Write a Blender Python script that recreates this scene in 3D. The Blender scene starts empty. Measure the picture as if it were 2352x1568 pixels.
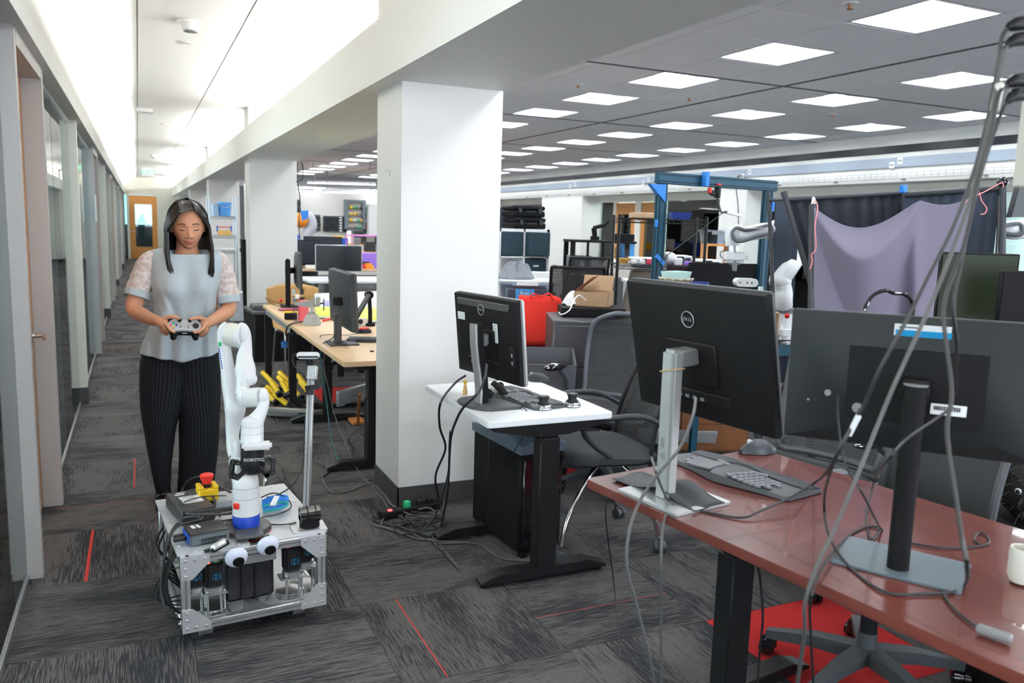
import bpy, bmesh, math, random
from mathutils import Vector, Matrix, Quaternion
R = math.radians
PI = math.pi
random.seed(7)
C = bpy.context.scene.collection
sc = bpy.context.scene
# ---------------------------------------------------------------- camera
FPX, YAW, PITCH, ROLL, EYE = 1862.67, 0.43220633, 0.14088894, 0.02931548, 1.5
_f = Vector((math.sin(YAW)*math.cos(PITCH), math.cos(YAW)*math.cos(PITCH), -math.sin(PITCH)))
_r0 = Vector((math.cos(YAW), -math.sin(YAW), 0)); _u0 = _r0.cross(_f)
_r = _r0*math.cos(ROLL) + _u0*math.sin(ROLL); _u = -_r0*math.sin(ROLL) + _u0*math.cos(ROLL)
cam = bpy.data.cameras.new('camera'); camo = bpy.data.objects.new('camera', cam); C.objects.link(camo)
M = Matrix((_r, _u, -_f)).transposed().to_4x4(); M.translation = (0, 0, EYE)
camo.matrix_world = M
cam.sensor_width = 36; cam.lens = FPX*36/2352; cam.clip_start = 0.05; cam.clip_end = 100
cam.dof.use_dof = True; cam.dof.focus_distance = 3.6; cam.dof.aperture_fstop = 4.0
sc.camera = camo
# ---------------------------------------------------------------- world, view
w = bpy.data.worlds.new('world'); sc.world = w; w.use_nodes = True
w.node_tree.nodes['Background'].inputs[0].default_value = (0.84, 0.90, 1.0, 1)
w.node_tree.nodes['Background'].inputs[1].default_value = 3.3
sc.view_settings.view_transform = 'Standard'; sc.view_settings.look = 'None'
sc.view_settings.gamma = 1; sc.view_settings.use_curve_mapping = False
sc.view_settings.exposure = 1.35
sc.cycles.max_bounces = 7; sc.cycles.diffuse_bounces = 5; sc.cycles.glossy_bounces = 4
sc.cycles.transmission_bounces = 6; sc.cycles.transparent_max_bounces = 8
sc.cycles.caustics_reflective = False; sc.cycles.caustics_refractive = False
sc.cycles.sample_clamp_indirect = 4
TROFFER_E, COVE_E = 9.0, 75.0

def ray(px, py):
    return _f + _r*((px-1176)/FPX) - _u*((py-784)/FPX)
def at(px, py, x=None, y=None, z=None, d=None):
    """point of the place seen at photo pixel (px, py) lying on the plane x=, y= or z=, or at depth d"""
    q = ray(px, py); o = Vector((0, 0, EYE))
    if x is not None: t = x/q.x
    elif y is not None: t = y/q.y
    elif z is not None: t = (z-EYE)/q.z
    else: t = d
    return o + q*t

def A(px, py, **k): return at(px, py, **k)
# ---------------------------------------------------------------- materials
_mats = {}
def mat(name, col, rough=0.5, metal=0.0, emit=0.0, alpha=1.0, trans=0.0, spec=0.5, coat=0.0, noise=0.0, nscale=40, bump=0.0, bscale=200, sheen=0.0, ior=1.45, sss=0.0):
    if name in _mats: return _mats[name]
    assert col != 0, name
    m = bpy.data.materials.new(name); m.use_nodes = True; nt = m.node_tree; b = nt.nodes['Principled BSDF']
    c = (col[0], col[1], col[2], 1)
    b.inputs['Base Color'].default_value = c; b.inputs['Roughness'].default_value = rough
    b.inputs['Metallic'].default_value = metal; b.inputs['Alpha'].default_value = alpha
    b.inputs['Transmission Weight'].default_value = trans; b.inputs['Specular IOR Level'].default_value = spec
    b.inputs['Coat Weight'].default_value = coat; b.inputs['IOR'].default_value = ior
    b.inputs['Sheen Weight'].default_value = sheen
    if sss: b.inputs['Subsurface Weight'].default_value = sss; b.inputs['Subsurface Radius'].default_value = (0.02,0.008,0.004); b.inputs['Subsurface Scale'].default_value=0.5
    if emit: b.inputs['Emission Color'].default_value = c; b.inputs['Emission Strength'].default_value = emit
    tc = nt.nodes.new('ShaderNodeTexCoord')
    n = nt.nodes.new('ShaderNodeTexNoise'); n.inputs['Scale'].default_value = nscale; n.inputs['Detail'].default_value = 4
    nt.links.new(tc.outputs['Object'], n.inputs['Vector'])
    mx = nt.nodes.new('ShaderNodeMix'); mx.data_type = 'RGBA'
    mx.inputs['A'].default_value = c; k = 1-max(noise, 0.02)
    mx.inputs['B'].default_value = (c[0]*k, c[1]*k, c[2]*k, 1)
    nt.links.new(n.outputs['Fac'], mx.inputs['Factor']); nt.links.new(mx.outputs['Result'], b.inputs['Base Color'])
    if bump:
        n2 = nt.nodes.new('ShaderNodeTexNoise'); n2.inputs['Scale'].default_value = bscale; n2.inputs['Detail'].default_value = 3
        nt.links.new(tc.outputs['Object'], n2.inputs['Vector'])
        bp = nt.nodes.new('ShaderNodeBump'); bp.inputs['Strength'].default_value = bump; bp.inputs['Distance'].default_value = 0.004
        nt.links.new(n2.outputs['Fac'], bp.inputs['Height']); nt.links.new(bp.outputs['Normal'], b.inputs['Normal'])
    _mats[name] = m
    return m
def nodes(m): return m.node_tree, m.node_tree.nodes['Principled BSDF']
class NB:
    """tiny node-graph helper"""
    def __init__(s, m): s.nt = m.node_tree; s.b = s.nt.nodes['Principled BSDF']
    def n(s, t, **k):
        x = s.nt.nodes.new(t)
        for a, v in k.items(): setattr(x, a, v)
        return x
    def inp(s, x, i, v):
        if isinstance(v, (int, float)): x.inputs[i].default_value = v
        elif isinstance(v, tuple): x.inputs[i].default_value = v
        else: s.nt.links.new(v, x.inputs[i])
    def m(s, op, a, b=0.0, c=0.0):
        x = s.n('ShaderNodeMath', operation=op); s.inp(x, 0, a); s.inp(x, 1, b)
        if op in ('MULTIPLY_ADD', 'COMPARE', 'WRAP'): s.inp(x, 2, c)
        return x.outputs[0]
    def xyz(s, src='Object'):
        tc = s.n('ShaderNodeTexCoord'); sp = s.n('ShaderNodeSeparateXYZ'); s.nt.links.new(tc.outputs[src], sp.inputs[0]); return sp.outputs[0], sp.outputs[1], sp.outputs[2]
    def vec(s, x, y, z=0.0):
        c = s.n('ShaderNodeCombineXYZ'); s.inp(c, 0, x); s.inp(c, 1, y); s.inp(c, 2, z); return c.outputs[0]
    def noise(s, v, scale=1.0, detail=2, out='Fac'):
        t = s.n('ShaderNodeTexNoise'); s.inp(t, 'Vector', v); t.inputs['Scale'].default_value = scale; t.inputs['Detail'].default_value = detail; return t.outputs[out]
    def white(s, v, out='Value'):
        t = s.n('ShaderNodeTexWhiteNoise', noise_dimensions='3D'); s.inp(t, 'Vector', v); return t.outputs[out]
    def mix(s, f, a, b):
        x = s.n('ShaderNodeMix', data_type='RGBA'); s.inp(x, 'Factor', f); s.inp(x, 'A', a); s.inp(x, 'B', b); return x.outputs['Result']
    def base(s, c): s.nt.links.new(c, s.b.inputs['Base Color'])

def col4(r, g, b): return (r, g, b, 1.0)

# ---------------------------------------------------------------- mesh building
class MB:
    def __init__(s, T=None):
        s.bm = bmesh.new(); s.T = T or Matrix.Identity(4); s.mi = 0
    def _fin(s, vs, fs=None, M=None):
        m = s.T @ M if M is not None else s.T
        for v in vs: v.co = m @ v.co
        if fs is None:
            fs = {f for v in vs for f in v.link_faces}
        for f in fs: f.material_index = s.mi
        return s
    def box(s, c, d, rz=0, rx=0, ry=0, b=0.0, seg=1, M=None):
        tb = bmesh.new(); bmesh.ops.create_cube(tb, size=1)
        for v in tb.verts: v.co = Vector((v.co.x*d[0], v.co.y*d[1], v.co.z*d[2]))
        if b: bmesh.ops.bevel(tb, geom=tb.edges[:], offset=min(b, min(d)*0.49), segments=seg, affect='EDGES', clamp_overlap=True)
        MM = Matrix.Translation(c) @ Matrix.Rotation(rz,4,'Z') @ Matrix.Rotation(ry,4,'Y') @ Matrix.Rotation(rx,4,'X')
        if M is not None: MM = M @ MM
        return s._merge(tb, MM)
    def _merge(s, tb, M):
        m = s.T @ M; vm = {}
        for v in tb.verts: vm[v] = s.bm.verts.new(m @ v.co)
        for f in tb.faces:
            try:
                g = s.bm.faces.new([vm[v] for v in f.verts]); g.material_index = s.mi
            except ValueError: pass
        tb.free(); return s
    def span(s, a, b, bev=0.0):
        a = Vector(a); b = Vector(b)
        return s.box((a+b)/2, [max(abs(t), 1e-4) for t in (b-a)], b=bev)
    def cyl(s, p0, p1, r0, r1=None, n=16, cap=True):
        p0 = Vector(p0); p1 = Vector(p1); r1 = r0 if r1 is None else r1
        d = p1-p0; q = d.to_track_quat('Z', 'Y').to_matrix().to_4x4(); M = Matrix.Translation(p0) @ q
        L = d.length; bm = s.bm
        A = [bm.verts.new(s.T @ (M @ Vector((r0*math.cos(2*PI*i/n), r0*math.sin(2*PI*i/n), 0)))) for i in range(n)]
        B = [bm.verts.new(s.T @ (M @ Vector((r1*math.cos(2*PI*i/n), r1*math.sin(2*PI*i/n), L)))) for i in range(n)]
        for i in range(n):
            f = bm.faces.new((A[i], A[(i+1)%n], B[(i+1)%n], B[i])); f.material_index = s.mi; f.smooth = True
        if cap:
            f = bm.faces.new(A[::-1]); f.material_index = s.mi
            f = bm.faces.new(B); f.material_index = s.mi
        return s
    def bar(s, p0, p1, w, h=None, b=0.0, up=(0,0,1)):
        p0 = Vector(p0); p1 = Vector(p1); h = w if h is None else h
        d = p1-p0; z = d.normalized(); x = Vector(up).cross(z)
        if x.length < 1e-4: x = Vector((1,0,0))
        x.normalize(); y = z.cross(x)
        M = Matrix((x, y, z)).transposed().to_4x4(); M.translation = (p0+p1)/2
        return s.box((0,0,0), (w, h, d.length), b=b, M=M)
    def rings(s, rings, closed=False, cap=True, smooth=True):
        bm = s.bm; V = [[bm.verts.new(s.T @ Vector(p)) for p in r] for r in rings]
        n = len(V[0]); m = len(V)
        for j in range(m if closed else m-1):
            a = V[j]; b = V[(j+1)%m]
            for i in range(n):
                try:
                    f = bm.faces.new((a[i], a[(i+1)%n], b[(i+1)%n], b[i])); f.material_index = s.mi; f.smooth = smooth
                except ValueError: pass
        if cap and not closed:
            for r in (V[0][::-1], V[-1]):
                try:
                    f = bm.faces.new(r); f.material_index = s.mi; f.smooth = smooth
                except ValueError: pass
        return s
    def tube(s, pts, r, n=8, closed=False, res=4, cap=True):
        P = spline(pts, res, closed); rr = r if hasattr(r, '__len__') else [r]*len(pts)
        if hasattr(r, '__len__'):
            k = (len(P)-1)/max(1, len(pts)-1); rs = []
            for i in range(len(P)):
                t = i/k; a = min(int(t), len(pts)-2); rs.append(rr[a]*(1-(t-a)) + rr[a+1]*(t-a))
        else: rs = [r]*len(P)
        m = len(P); up = None; rings = []
        for i in range(m):
            if closed: t = P[(i+1)%m]-P[i-1]
            else: t = P[min(i+1, m-1)]-P[max(i-1, 0)]
            if t.length < 1e-9: t = Vector((0,0,1))
            t.normalize()
            if up is None: up = Vector((0,0,1)) if abs(t.z) < .9 else Vector((1,0,0))
            x = up.cross(t)
            if x.length < 1e-5: x = Vector((1,0,0)).cross(t)
            x.normalize(); y = t.cross(x); up = y.copy()
            rings.append([P[i] + x*(rs[i]*math.cos(2*PI*k/n)) + y*(rs[i]*math.sin(2*PI*k/n)) for k in range(n)])
        # keep frame continuous
        return s.rings(rings, closed=closed, cap=cap)
    def lathe(s, prof, c=(0,0,0), n=24, axis='Z', M=None, cap=True):
        MM = Matrix.Translation(c)
        if axis == 'X': MM = MM @ Matrix.Rotation(PI/2,4,'Y')
        if axis == 'Y': MM = MM @ Matrix.Rotation(-PI/2,4,'X')
        if M is not None: MM = M @ MM
        rs = [[MM @ Vector((r*math.cos(2*PI*i/n), r*math.sin(2*PI*i/n), z)) for i in range(n)] for r, z in prof]
        return s.rings(rs, cap=cap)
    def ball(s, c, r, n=16, M=None):
        if not hasattr(r, '__len__'): r = (r, r, r)
        pr = [(math.sin(PI*k/(n//2)) if 0 < k < n//2 else 0.02, -math.cos(PI*k/(n//2))) for k in range(n//2+1)]
        MM = Matrix.Translation(c)
        if M is not None: MM = MM @ M
        rs = [[MM @ Vector((a*math.cos(2*PI*i/n)*r[0], a*math.sin(2*PI*i/n)*r[1], z*r[2])) for i in range(n)] for a, z in pr]
        return s.rings(rs)
    def prism(s, poly, z0, z1, M=None, b=0.0):
        tb = bmesh.new(); A = [tb.verts.new((p[0], p[1], z0)) for p in poly]
        f = tb.faces.new(A); r = bmesh.ops.extrude_face_region(tb, geom=[f])
        for v in r['geom']:
            if isinstance(v, bmesh.types.BMVert): v.co.z = z1
        bmesh.ops.recalc_face_normals(tb, faces=tb.faces[:])
        if b: bmesh.ops.bevel(tb, geom=tb.edges[:], offset=b, segments=2, affect='EDGES', clamp_overlap=True)
        return s._merge(tb, M or Matrix.Identity(4))
    def grid(s, fn, nu, nv, thick=0.0):
        bm = s.bm; V = [[bm.verts.new(s.T @ Vector(fn(i/(nu-1), j/(nv-1)))) for j in range(nv)] for i in range(nu)]
        for i in range(nu-1):
            for j in range(nv-1):
                f = bm.faces.new((V[i][j], V[i+1][j], V[i+1][j+1], V[i][j+1])); f.material_index = s.mi; f.smooth = True
        return s
    def text(s, txt, M, size=0.05, ext=0.0005):
        cu = bpy.data.curves.new('t', 'FONT'); cu.body = txt; cu.size = size; cu.extrude = ext; cu.align_x = 'CENTER'; cu.align_y = 'CENTER'
        ob = bpy.data.objects.new('t', cu); C.objects.link(ob)
        dg = bpy.context.evaluated_depsgraph_get(); me = bpy.data.meshes.new_from_object(ob.evaluated_get(dg))
        m = s.T @ M; vs = [s.bm.verts.new(m @ v.co) for v in me.vertices]
        for p in me.polygons:
            try: f = s.bm.faces.new([vs[i] for i in p.vertices]); f.material_index = s.mi
            except ValueError: pass
        bpy.data.objects.remove(ob); bpy.data.curves.remove(cu); bpy.data.meshes.remove(me)
        return s
    def build(s, name, m, parent=None, label=None, cat=None, group=None, kind=None, loc=None, rz=0, smooth=None, solid=0, sub=0, weld=False):
        if weld: bmesh.ops.remove_doubles(s.bm, verts=s.bm.verts[:], dist=1e-4)
        bmesh.ops.recalc_face_normals(s.bm, faces=s.bm.faces[:])
        me = bpy.data.meshes.new(name); s.bm.to_mesh(me); s.bm.free()
        for x in (m if isinstance(m, (list, tuple)) else [m]): me.materials.append(x)
        if smooth is not None:
            for p in me.polygons: p.use_smooth = smooth
        try: me.set_sharp_from_angle(angle=R(40))
        except Exception: pass
        o = bpy.data.objects.new(name, me); C.objects.link(o)
        if parent is not None: o.parent = parent
        if loc is not None: o.location = loc
        o.rotation_euler.z = rz
        if solid:
            q = o.modifiers.new('solid', 'SOLIDIFY'); q.thickness = solid; q.offset = 0
        if sub:
            q = o.modifiers.new('sub', 'SUBSURF'); q.levels = sub; q.render_levels = sub
        tag(o, label, cat, group, kind)
        return o

def spline(pts, res=4, closed=False):
    P = [Vector(p) for p in pts]; n = len(P)
    if n < 3 or res <= 1: return P
    out = []
    for i in range(n if closed else n-1):
        if closed: a, b, c, d = P[i-1], P[i], P[(i+1)%n], P[(i+2)%n]
        else: a, b, c, d = P[max(i-1,0)], P[i], P[i+1], P[min(i+2,n-1)]
        for k in range(res):
            t = k/res
            out.append(0.5*((2*b) + (c-a)*t + (2*a-5*b+4*c-d)*t*t + (3*b-a-3*c+d)*t*t*t))
    if not closed: out.append(P[-1].copy())
    return out
def tag(o, label=None, cat=None, group=None, kind=None):
    if label: o['label'] = label
    if cat: o['category'] = cat
    if group: o['group'] = group
    if kind: o['kind'] = kind
    return o
def thing(name, label, cat, loc=(0,0,0), rz=0, group=None):
    o = bpy.data.objects.new(name, None); C.objects.link(o); o.location = loc; o.rotation_euler = (0,0,rz); o.empty_display_size = .05
    return tag(o, label, cat, group)
def kids(o): return [c for c in bpy.data.objects if c.parent == o]
def dup(o, loc=None, rz=None, label=None, group=None, scale=None, parent=None, top=True):
    c = o.copy(); C.objects.link(c)
    if parent is not None: c.parent = parent
    if loc is not None: c.location = loc
    if rz is not None: c.rotation_euler = (o.rotation_euler.x, o.rotation_euler.y, rz)
    if scale is not None: c.scale = (scale,)*3
    if label: c['label'] = label
    if group: c['group'] = group
    for k in list(o.children): dup(k, parent=c)
    return c
def struct(mb, name, m, **k): return mb.build(name, m, kind='structure', **k)
def frame(loc, rz=0, rx=0, ry=0):
    return Matrix.Translation(loc) @ Matrix.Rotation(rz,4,'Z') @ Matrix.Rotation(ry,4,'Y') @ Matrix.Rotation(rx,4,'X')
# ---------------------------------------------------------------- palette
W_WALL = mat('wall_paint', (0.80,0.79,0.76), 0.6, bump=0.03, bscale=300)
W_COL = mat('column_paint', (0.80,0.79,0.765), 0.55, noise=0.03, nscale=2)
W_CEIL = mat('ceiling_paint', (0.86,0.87,0.88), 0.7)
TILE = mat('ceiling_tile', (0.84,0.84,0.88), 0.85, noise=0.06, nscale=120, bump=0.15, bscale=400)
TBAR = mat('ceiling_bar', (0.72,0.72,0.76), 0.5)
JOINT = mat('ceiling_joint', (0.10,0.10,0.12), 0.6)
DKBASE = mat('dark_baseboard', (0.045,0.045,0.047), 0.5)
GREYMET = mat('grey_frame_metal', (0.40,0.42,0.435), 0.45, metal=0.0, noise=0.04, nscale=3)
WARMPOST = mat('warm_grey_frame', (0.42,0.405,0.395), 0.45)
CREAM = mat('cream_paint', (0.74,0.73,0.66), 0.5)
ALU = mat('aluminium', (0.68,0.69,0.70), 0.32, metal=0.9)
ALUP = mat('aluminium_plate', (0.70,0.71,0.72), 0.38, metal=0.75)
CHROME = mat('chrome', (0.75,0.75,0.76), 0.08, metal=1.0)
BLK = mat('black_plastic', (0.012,0.012,0.014), 0.42, spec=.3)
BLKM = mat('black_matte', (0.008,0.008,0.009), 0.55, spec=.14)
BLKS = mat('black_gloss', (0.010,0.010,0.012), 0.12, coat=0.5)
BLKPC = mat('black_powder_coat', (0.009,0.009,0.010), 0.4, spec=.3)
GRAPH = mat('graphite', (0.035,0.04,0.046), 0.45, spec=.35)
DGREY = mat('dark_grey_plastic', (0.06,0.065,0.072), 0.5)
MGREY = mat('mid_grey_plastic', (0.20,0.205,0.21), 0.5)
SILV = mat('silver_plastic', (0.46,0.47,0.47), 0.33, metal=0.5)
WHTP = mat('white_plastic', (0.80,0.81,0.82), 0.3)
WHTR = mat('robot_white', (0.78,0.79,0.80), 0.35, noise=0.05, nscale=6)
IVORY = mat('ivory_plastic', (0.72,0.70,0.62), 0.4)
LAMW = mat('white_laminate', (0.82,0.84,0.86), 0.35)
RED = mat('red_plastic', (0.75,0.03,0.02), 0.4)
REDC = mat('red_cloth', (0.85,0.035,0.02), 0.75, bump=0.3, bscale=300)
YEL = mat('yellow_plastic', (0.85,0.55,0.01), 0.4)
BLUE = mat('blue_plastic', (0.015,0.11,0.55), 0.4)
BLUEB = mat('bright_blue', (0.03,0.22,0.68), 0.5)
TAPEB = mat('blue_tape', (0.05,0.28,0.62), 0.7)
GREEN = mat('green_plastic', (0.02,0.42,0.17), 0.45)
ORNG = mat('orange_plastic', (0.9,0.28,0.02), 0.45)
PURP = mat('purple_plastic', (0.35,0.15,0.75), 0.4)
PINK = mat('pink_cloth', (0.65,0.12,0.28), 0.8)
PAPER = mat('paper', (0.82,0.83,0.84), 0.8)
CARD = mat('cardboard', (0.42,0.27,0.16), 0.85, noise=0.1, nscale=20)
CARDD = mat('cardboard_dark', (0.28,0.11,0.06), 0.85)
CABLE = mat('cable_rubber', (0.018,0.018,0.02), 0.5)
CABG = mat('grey_cable_rubber', (0.07,0.07,0.072), 0.5)
BLUC = mat('teal_profile', (0.006,0.062,0.105), 0.4, metal=0.2)
MESHF = mat('mesh_fabric', (0.03,0.031,0.034), 0.8, bump=0.2, bscale=500)
SEATF = mat('seat_fabric', (0.030,0.034,0.038), 0.85, bump=0.2, bscale=600)
LEATH = mat('black_leather', (0.025,0.026,0.028), 0.45, bump=0.25, bscale=120)
STEEL = mat('brushed_steel', (0.5,0.5,0.5), 0.3, metal=1.0)
GOLDW = mat('orange_wood', (0.62,0.27,0.07), 0.45, noise=0.25, nscale=12)
DOORW = mat('door_wood', (0.46,0.22,0.09), 0.45, noise=0.25, nscale=10)

def wood(name, c1, c2, rough, axis='Y', scale=2.0, coat=0.0, stretch=14):
    m = mat(name, c1, rough, coat=coat); g = NB(m); x, y, z = g.xyz()
    if axis == 'X': v = g.vec(x, g.m('MULTIPLY', y, float(stretch)), g.m('MULTIPLY', z, float(stretch)))
    elif axis == 'Y': v = g.vec(g.m('MULTIPLY', x, float(stretch)), y, g.m('MULTIPLY', z, float(stretch)))
    else: v = g.vec(g.m('MULTIPLY', x, float(stretch)), g.m('MULTIPLY', y, float(stretch)), z)
    n = g.noise(v, scale, 6); ramp = g.n('ShaderNodeValToRGB'); g.inp(ramp, 0, n)
    ramp.color_ramp.elements[0].position = .25; ramp.color_ramp.elements[1].position = .75
    ramp.color_ramp.elements[0].color = col4(*c2); ramp.color_ramp.elements[1].color = col4(*c1)
    g.base(ramp.outputs[0]); return m
BIRCH = wood('birch_laminate', (0.72,0.52,0.32), (0.66,0.45,0.26), 0.4, 'Y', 2.0)
PLY = wood('bent_ply', (0.66,0.40,0.15), (0.58,0.33,0.11), 0.4, 'Z', 2.0)
MAHOG = wood('mahogany_laminate', (0.165,0.043,0.032), (0.095,0.022,0.016), 0.26, 'X', 1.6, coat=0.5, stretch=11)
MAHOGE = mat('mahogany_edge', (0.24,0.065,0.028), 0.35)

def carpet():
    m = mat('carpet_tiles', (0.05,0.05,0.05), 0.95, spec=0.1); g = NB(m); x, y, z = g.xyz()
    S = 0.61
    ux = g.m('DIVIDE', g.m('SUBTRACT', x, 0.133), S); uy = g.m('DIVIDE', g.m('SUBTRACT', y, 2.378), S)
    ix = g.m('FLOOR', ux); iy = g.m('FLOOR', uy)
    lx = g.m('SUBTRACT', ux, ix); ly = g.m('SUBTRACT', uy, iy)
    par = g.m('FLOORED_MODULO', g.m('ADD', ix, iy), 2.0)      # 1: grain along y
    def sel(a, b):                                            # par ? a : b
        return g.m('ADD', g.m('MULTIPLY', a, par), g.m('MULTIPLY', b, g.m('SUBTRACT', 1.0, par)))
    al = sel(ly, lx); ac = sel(lx, ly)                        # along / across, 0..1
    rnd = g.white(g.vec(ix, iy, 3.0)); rnd2 = g.white(g.vec(ix, iy, 9.0))
    # streaky yarns
    v = g.vec(g.m('MULTIPLY', al, 6.5), g.m('MULTIPLY', ac, 165.0), g.m('MULTIPLY', rnd, 50.0))
    s1 = g.noise(v, 1.0, 2)
    v2 = g.vec(g.m('MULTIPLY', al, 1.1), g.m('MULTIPLY', ac, 3.2), g.m('MULTIPLY', rnd2, 50.0))
    s2 = g.noise(v2, 1.0, 2)
    v3 = g.vec(g.m('MULTIPLY', al, 30.0), g.m('MULTIPLY', ac, 130.0), g.m('MULTIPLY', rnd, 20.0))
    s3 = g.noise(v3, 1.0, 1)
    thr = g.m('ADD', s1, g.m('MULTIPLY', g.m('SUBTRACT', s2, 0.5), .85))
    r = g.n('ShaderNodeValToRGB'); g.inp(r, 0, thr)
    e = r.color_ramp.elements; e[0].position = .42; e[1].position = .54
    e[0].color = col4(0.030,0.031,0.035); e[1].color = col4(0.098,0.094,0.093)
    mid = e.new(.475); mid.color = col4(0.072,0.070,0.072)
    fine = g.m('MULTIPLY_ADD', s3, 0.7, 0.65)
    rib = g.m('MULTIPLY_ADD', g.m('SINE', g.m('MULTIPLY', ac, 2*PI*100)), 0.20, 0.92)
    mul = g.n('ShaderNodeVectorMath', operation='SCALE'); g.inp(mul, 0, r.outputs[0]); g.inp(mul, 'Scale', g.m('MULTIPLY', g.m('MULTIPLY', fine, rib), g.m('MULTIPLY_ADD', rnd2, 0.25, 0.88)))
    # thin red accent lines
    pos = g.m('MULTIPLY_ADD', g.white(g.vec(ix, iy, 21.0)), 0.8, 0.1)
    has = g.m('LESS_THAN', g.white(g.vec(ix, iy, 33.0)), 0.20)
    ln = g.m('MULTIPLY', has, g.m('LESS_THAN', g.m('ABSOLUTE', g.m('SUBTRACT', ac, pos)), 0.0026))
    def cell(i, j): return g.m('MULTIPLY', g.m('COMPARE', ix, float(i), 0.1), g.m('COMPARE', iy, float(j), 0.1))
    def line(i, j, p, wd):
        return g.m('MULTIPLY', cell(i, j), g.m('LESS_THAN', g.m('ABSOLUTE', g.m('SUBTRACT', ac, p)), wd))
    for (i, j, p, wd) in ((-1,2,.382,.011), (-1,4,.674,.006), (1,0,.25,.004)):
        ln = g.m('MAXIMUM', ln, line(i, j, p, wd))
    c = g.mix(ln, mul.outputs[0], (0.42,0.045,0.035,1))
    red = cell(3,-1)
    for (i, j) in ((3,3),(2,7)): red = g.m('MAXIMUM', red, cell(i, j))
    rs = g.noise(g.vec(g.m('MULTIPLY', x, 250.0), g.m('MULTIPLY', y, 250.0)), 1.0, 2)
    rc = g.mix(rs, (0.28,0.018,0.018,1), (0.50,0.030,0.030,1))
    c = g.mix(red, c, rc)
    # tile seams
    ed = g.m('MINIMUM', g.m('MINIMUM', lx, g.m('SUBTRACT', 1.0, lx)), g.m('MINIMUM', ly, g.m('SUBTRACT', 1.0, ly)))
    c = g.mix(g.m('MULTIPLY', g.m('LESS_THAN', ed, 0.003), 0.5), c, (0.012,0.012,0.013,1))
    g.base(c)
    bp = g.n('ShaderNodeBump'); bp.inputs['Strength'].default_value = .25; bp.inputs['Distance'].default_value = .002
    g.inp(bp, 'Height', g.m('ADD', s3, s1)); g.nt.links.new(bp.outputs[0], g.b.inputs['Normal'])
    return m
CARPET = carpet()

def glassmat(name, tint, rough=0.0, refl=1.5, thin=True):
    m = bpy.data.materials.new(name); m.use_nodes = True; nt = m.node_tree; nt.nodes.clear()
    out = nt.nodes.new('ShaderNodeOutputMaterial'); mx = nt.nodes.new('ShaderNodeMixShader')
    tr = nt.nodes.new('ShaderNodeBsdfTransparent'); tr.inputs[0].default_value = (*tint, 1)
    gl = nt.nodes.new('ShaderNodeBsdfGlossy'); gl.inputs['Roughness'].default_value = rough; gl.inputs[0].default_value = (0.95,0.97,0.97,1)
    fr = nt.nodes.new('ShaderNodeFresnel'); fr.inputs[0].default_value = refl
    nt.links.new(fr.outputs[0], mx.inputs[0]); nt.links.new(tr.outputs[0], mx.inputs[1]); nt.links.new(gl.outputs[0], mx.inputs[2])
    nt.links.new(mx.outputs[0], out.inputs[0]); return m
GLASS = glassmat('partition_glass', (0.80,0.88,0.86))
CLEARP = glassmat('clear_plastic', (0.80,0.83,0.88), 0.15, 1.45)
MESHT = bpy.data.materials.new('see_through_mesh'); MESHT.use_nodes = True
def _mesht():
    nt = MESHT.node_tree; b = nt.nodes['Principled BSDF']; b.inputs['Base Color'].default_value = (0.028,0.03,0.034,1); b.inputs['Roughness'].default_value = .7
    tc = nt.nodes.new('ShaderNodeTexCoord'); sp = nt.nodes.new('ShaderNodeSeparateXYZ'); nt.links.new(tc.outputs['Object'], sp.inputs[0])
    def wv(o, k):
        a = nt.nodes.new('ShaderNodeMath'); a.operation = 'MULTIPLY'; nt.links.new(o, a.inputs[0]); a.inputs[1].default_value = k
        b2 = nt.nodes.new('ShaderNodeMath'); b2.operation = 'SINE'; nt.links.new(a.outputs[0], b2.inputs[0]); return b2.outputs[0]
    a = nt.nodes.new('ShaderNodeMath'); a.operation = 'MAXIMUM'; nt.links.new(wv(sp.outputs[0], 2*PI*110), a.inputs[0]); nt.links.new(wv(sp.outputs[2], 2*PI*75), a.inputs[1])
    l = nt.nodes.new('ShaderNodeMath'); l.operation = 'GREATER_THAN'; nt.links.new(a.outputs[0], l.inputs[0]); l.inputs[1].default_value = 0.05
    ad = nt.nodes.new('ShaderNodeMath'); ad.operation = 'MULTIPLY_ADD'; nt.links.new(l.outputs[0], ad.inputs[0]); ad.inputs[1].default_value = .45; ad.inputs[2].default_value = .55
    nt.links.new(ad.outputs[0], b.inputs['Alpha'])
_mesht()
def emis(name, c, s):
    m = bpy.data.materials.new(name); m.use_nodes = True; b = m.node_tree.nodes['Principled BSDF']
    b.inputs['Base Color'].default_value = (*c, 1); b.inputs['Emission Color'].default_value = (*c, 1); b.inputs['Emission Strength'].default_value = s; return m
LAMP = emis('troffer_diffuser', (0.93,0.97,1.0), TROFFER_E)
COVE = emis('cove_tube', (1.0,0.97,0.90), COVE_E)
# ================================================================ the room
MODU = 0.62
XW = 8.8            # far right wall of the open lab
YE = 31.3           # end of corridor
mb = MB(); mb.box((9, 14, -0.05), (26, 44, 0.1)); struct(mb, 'floor', CARPET)
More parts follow.
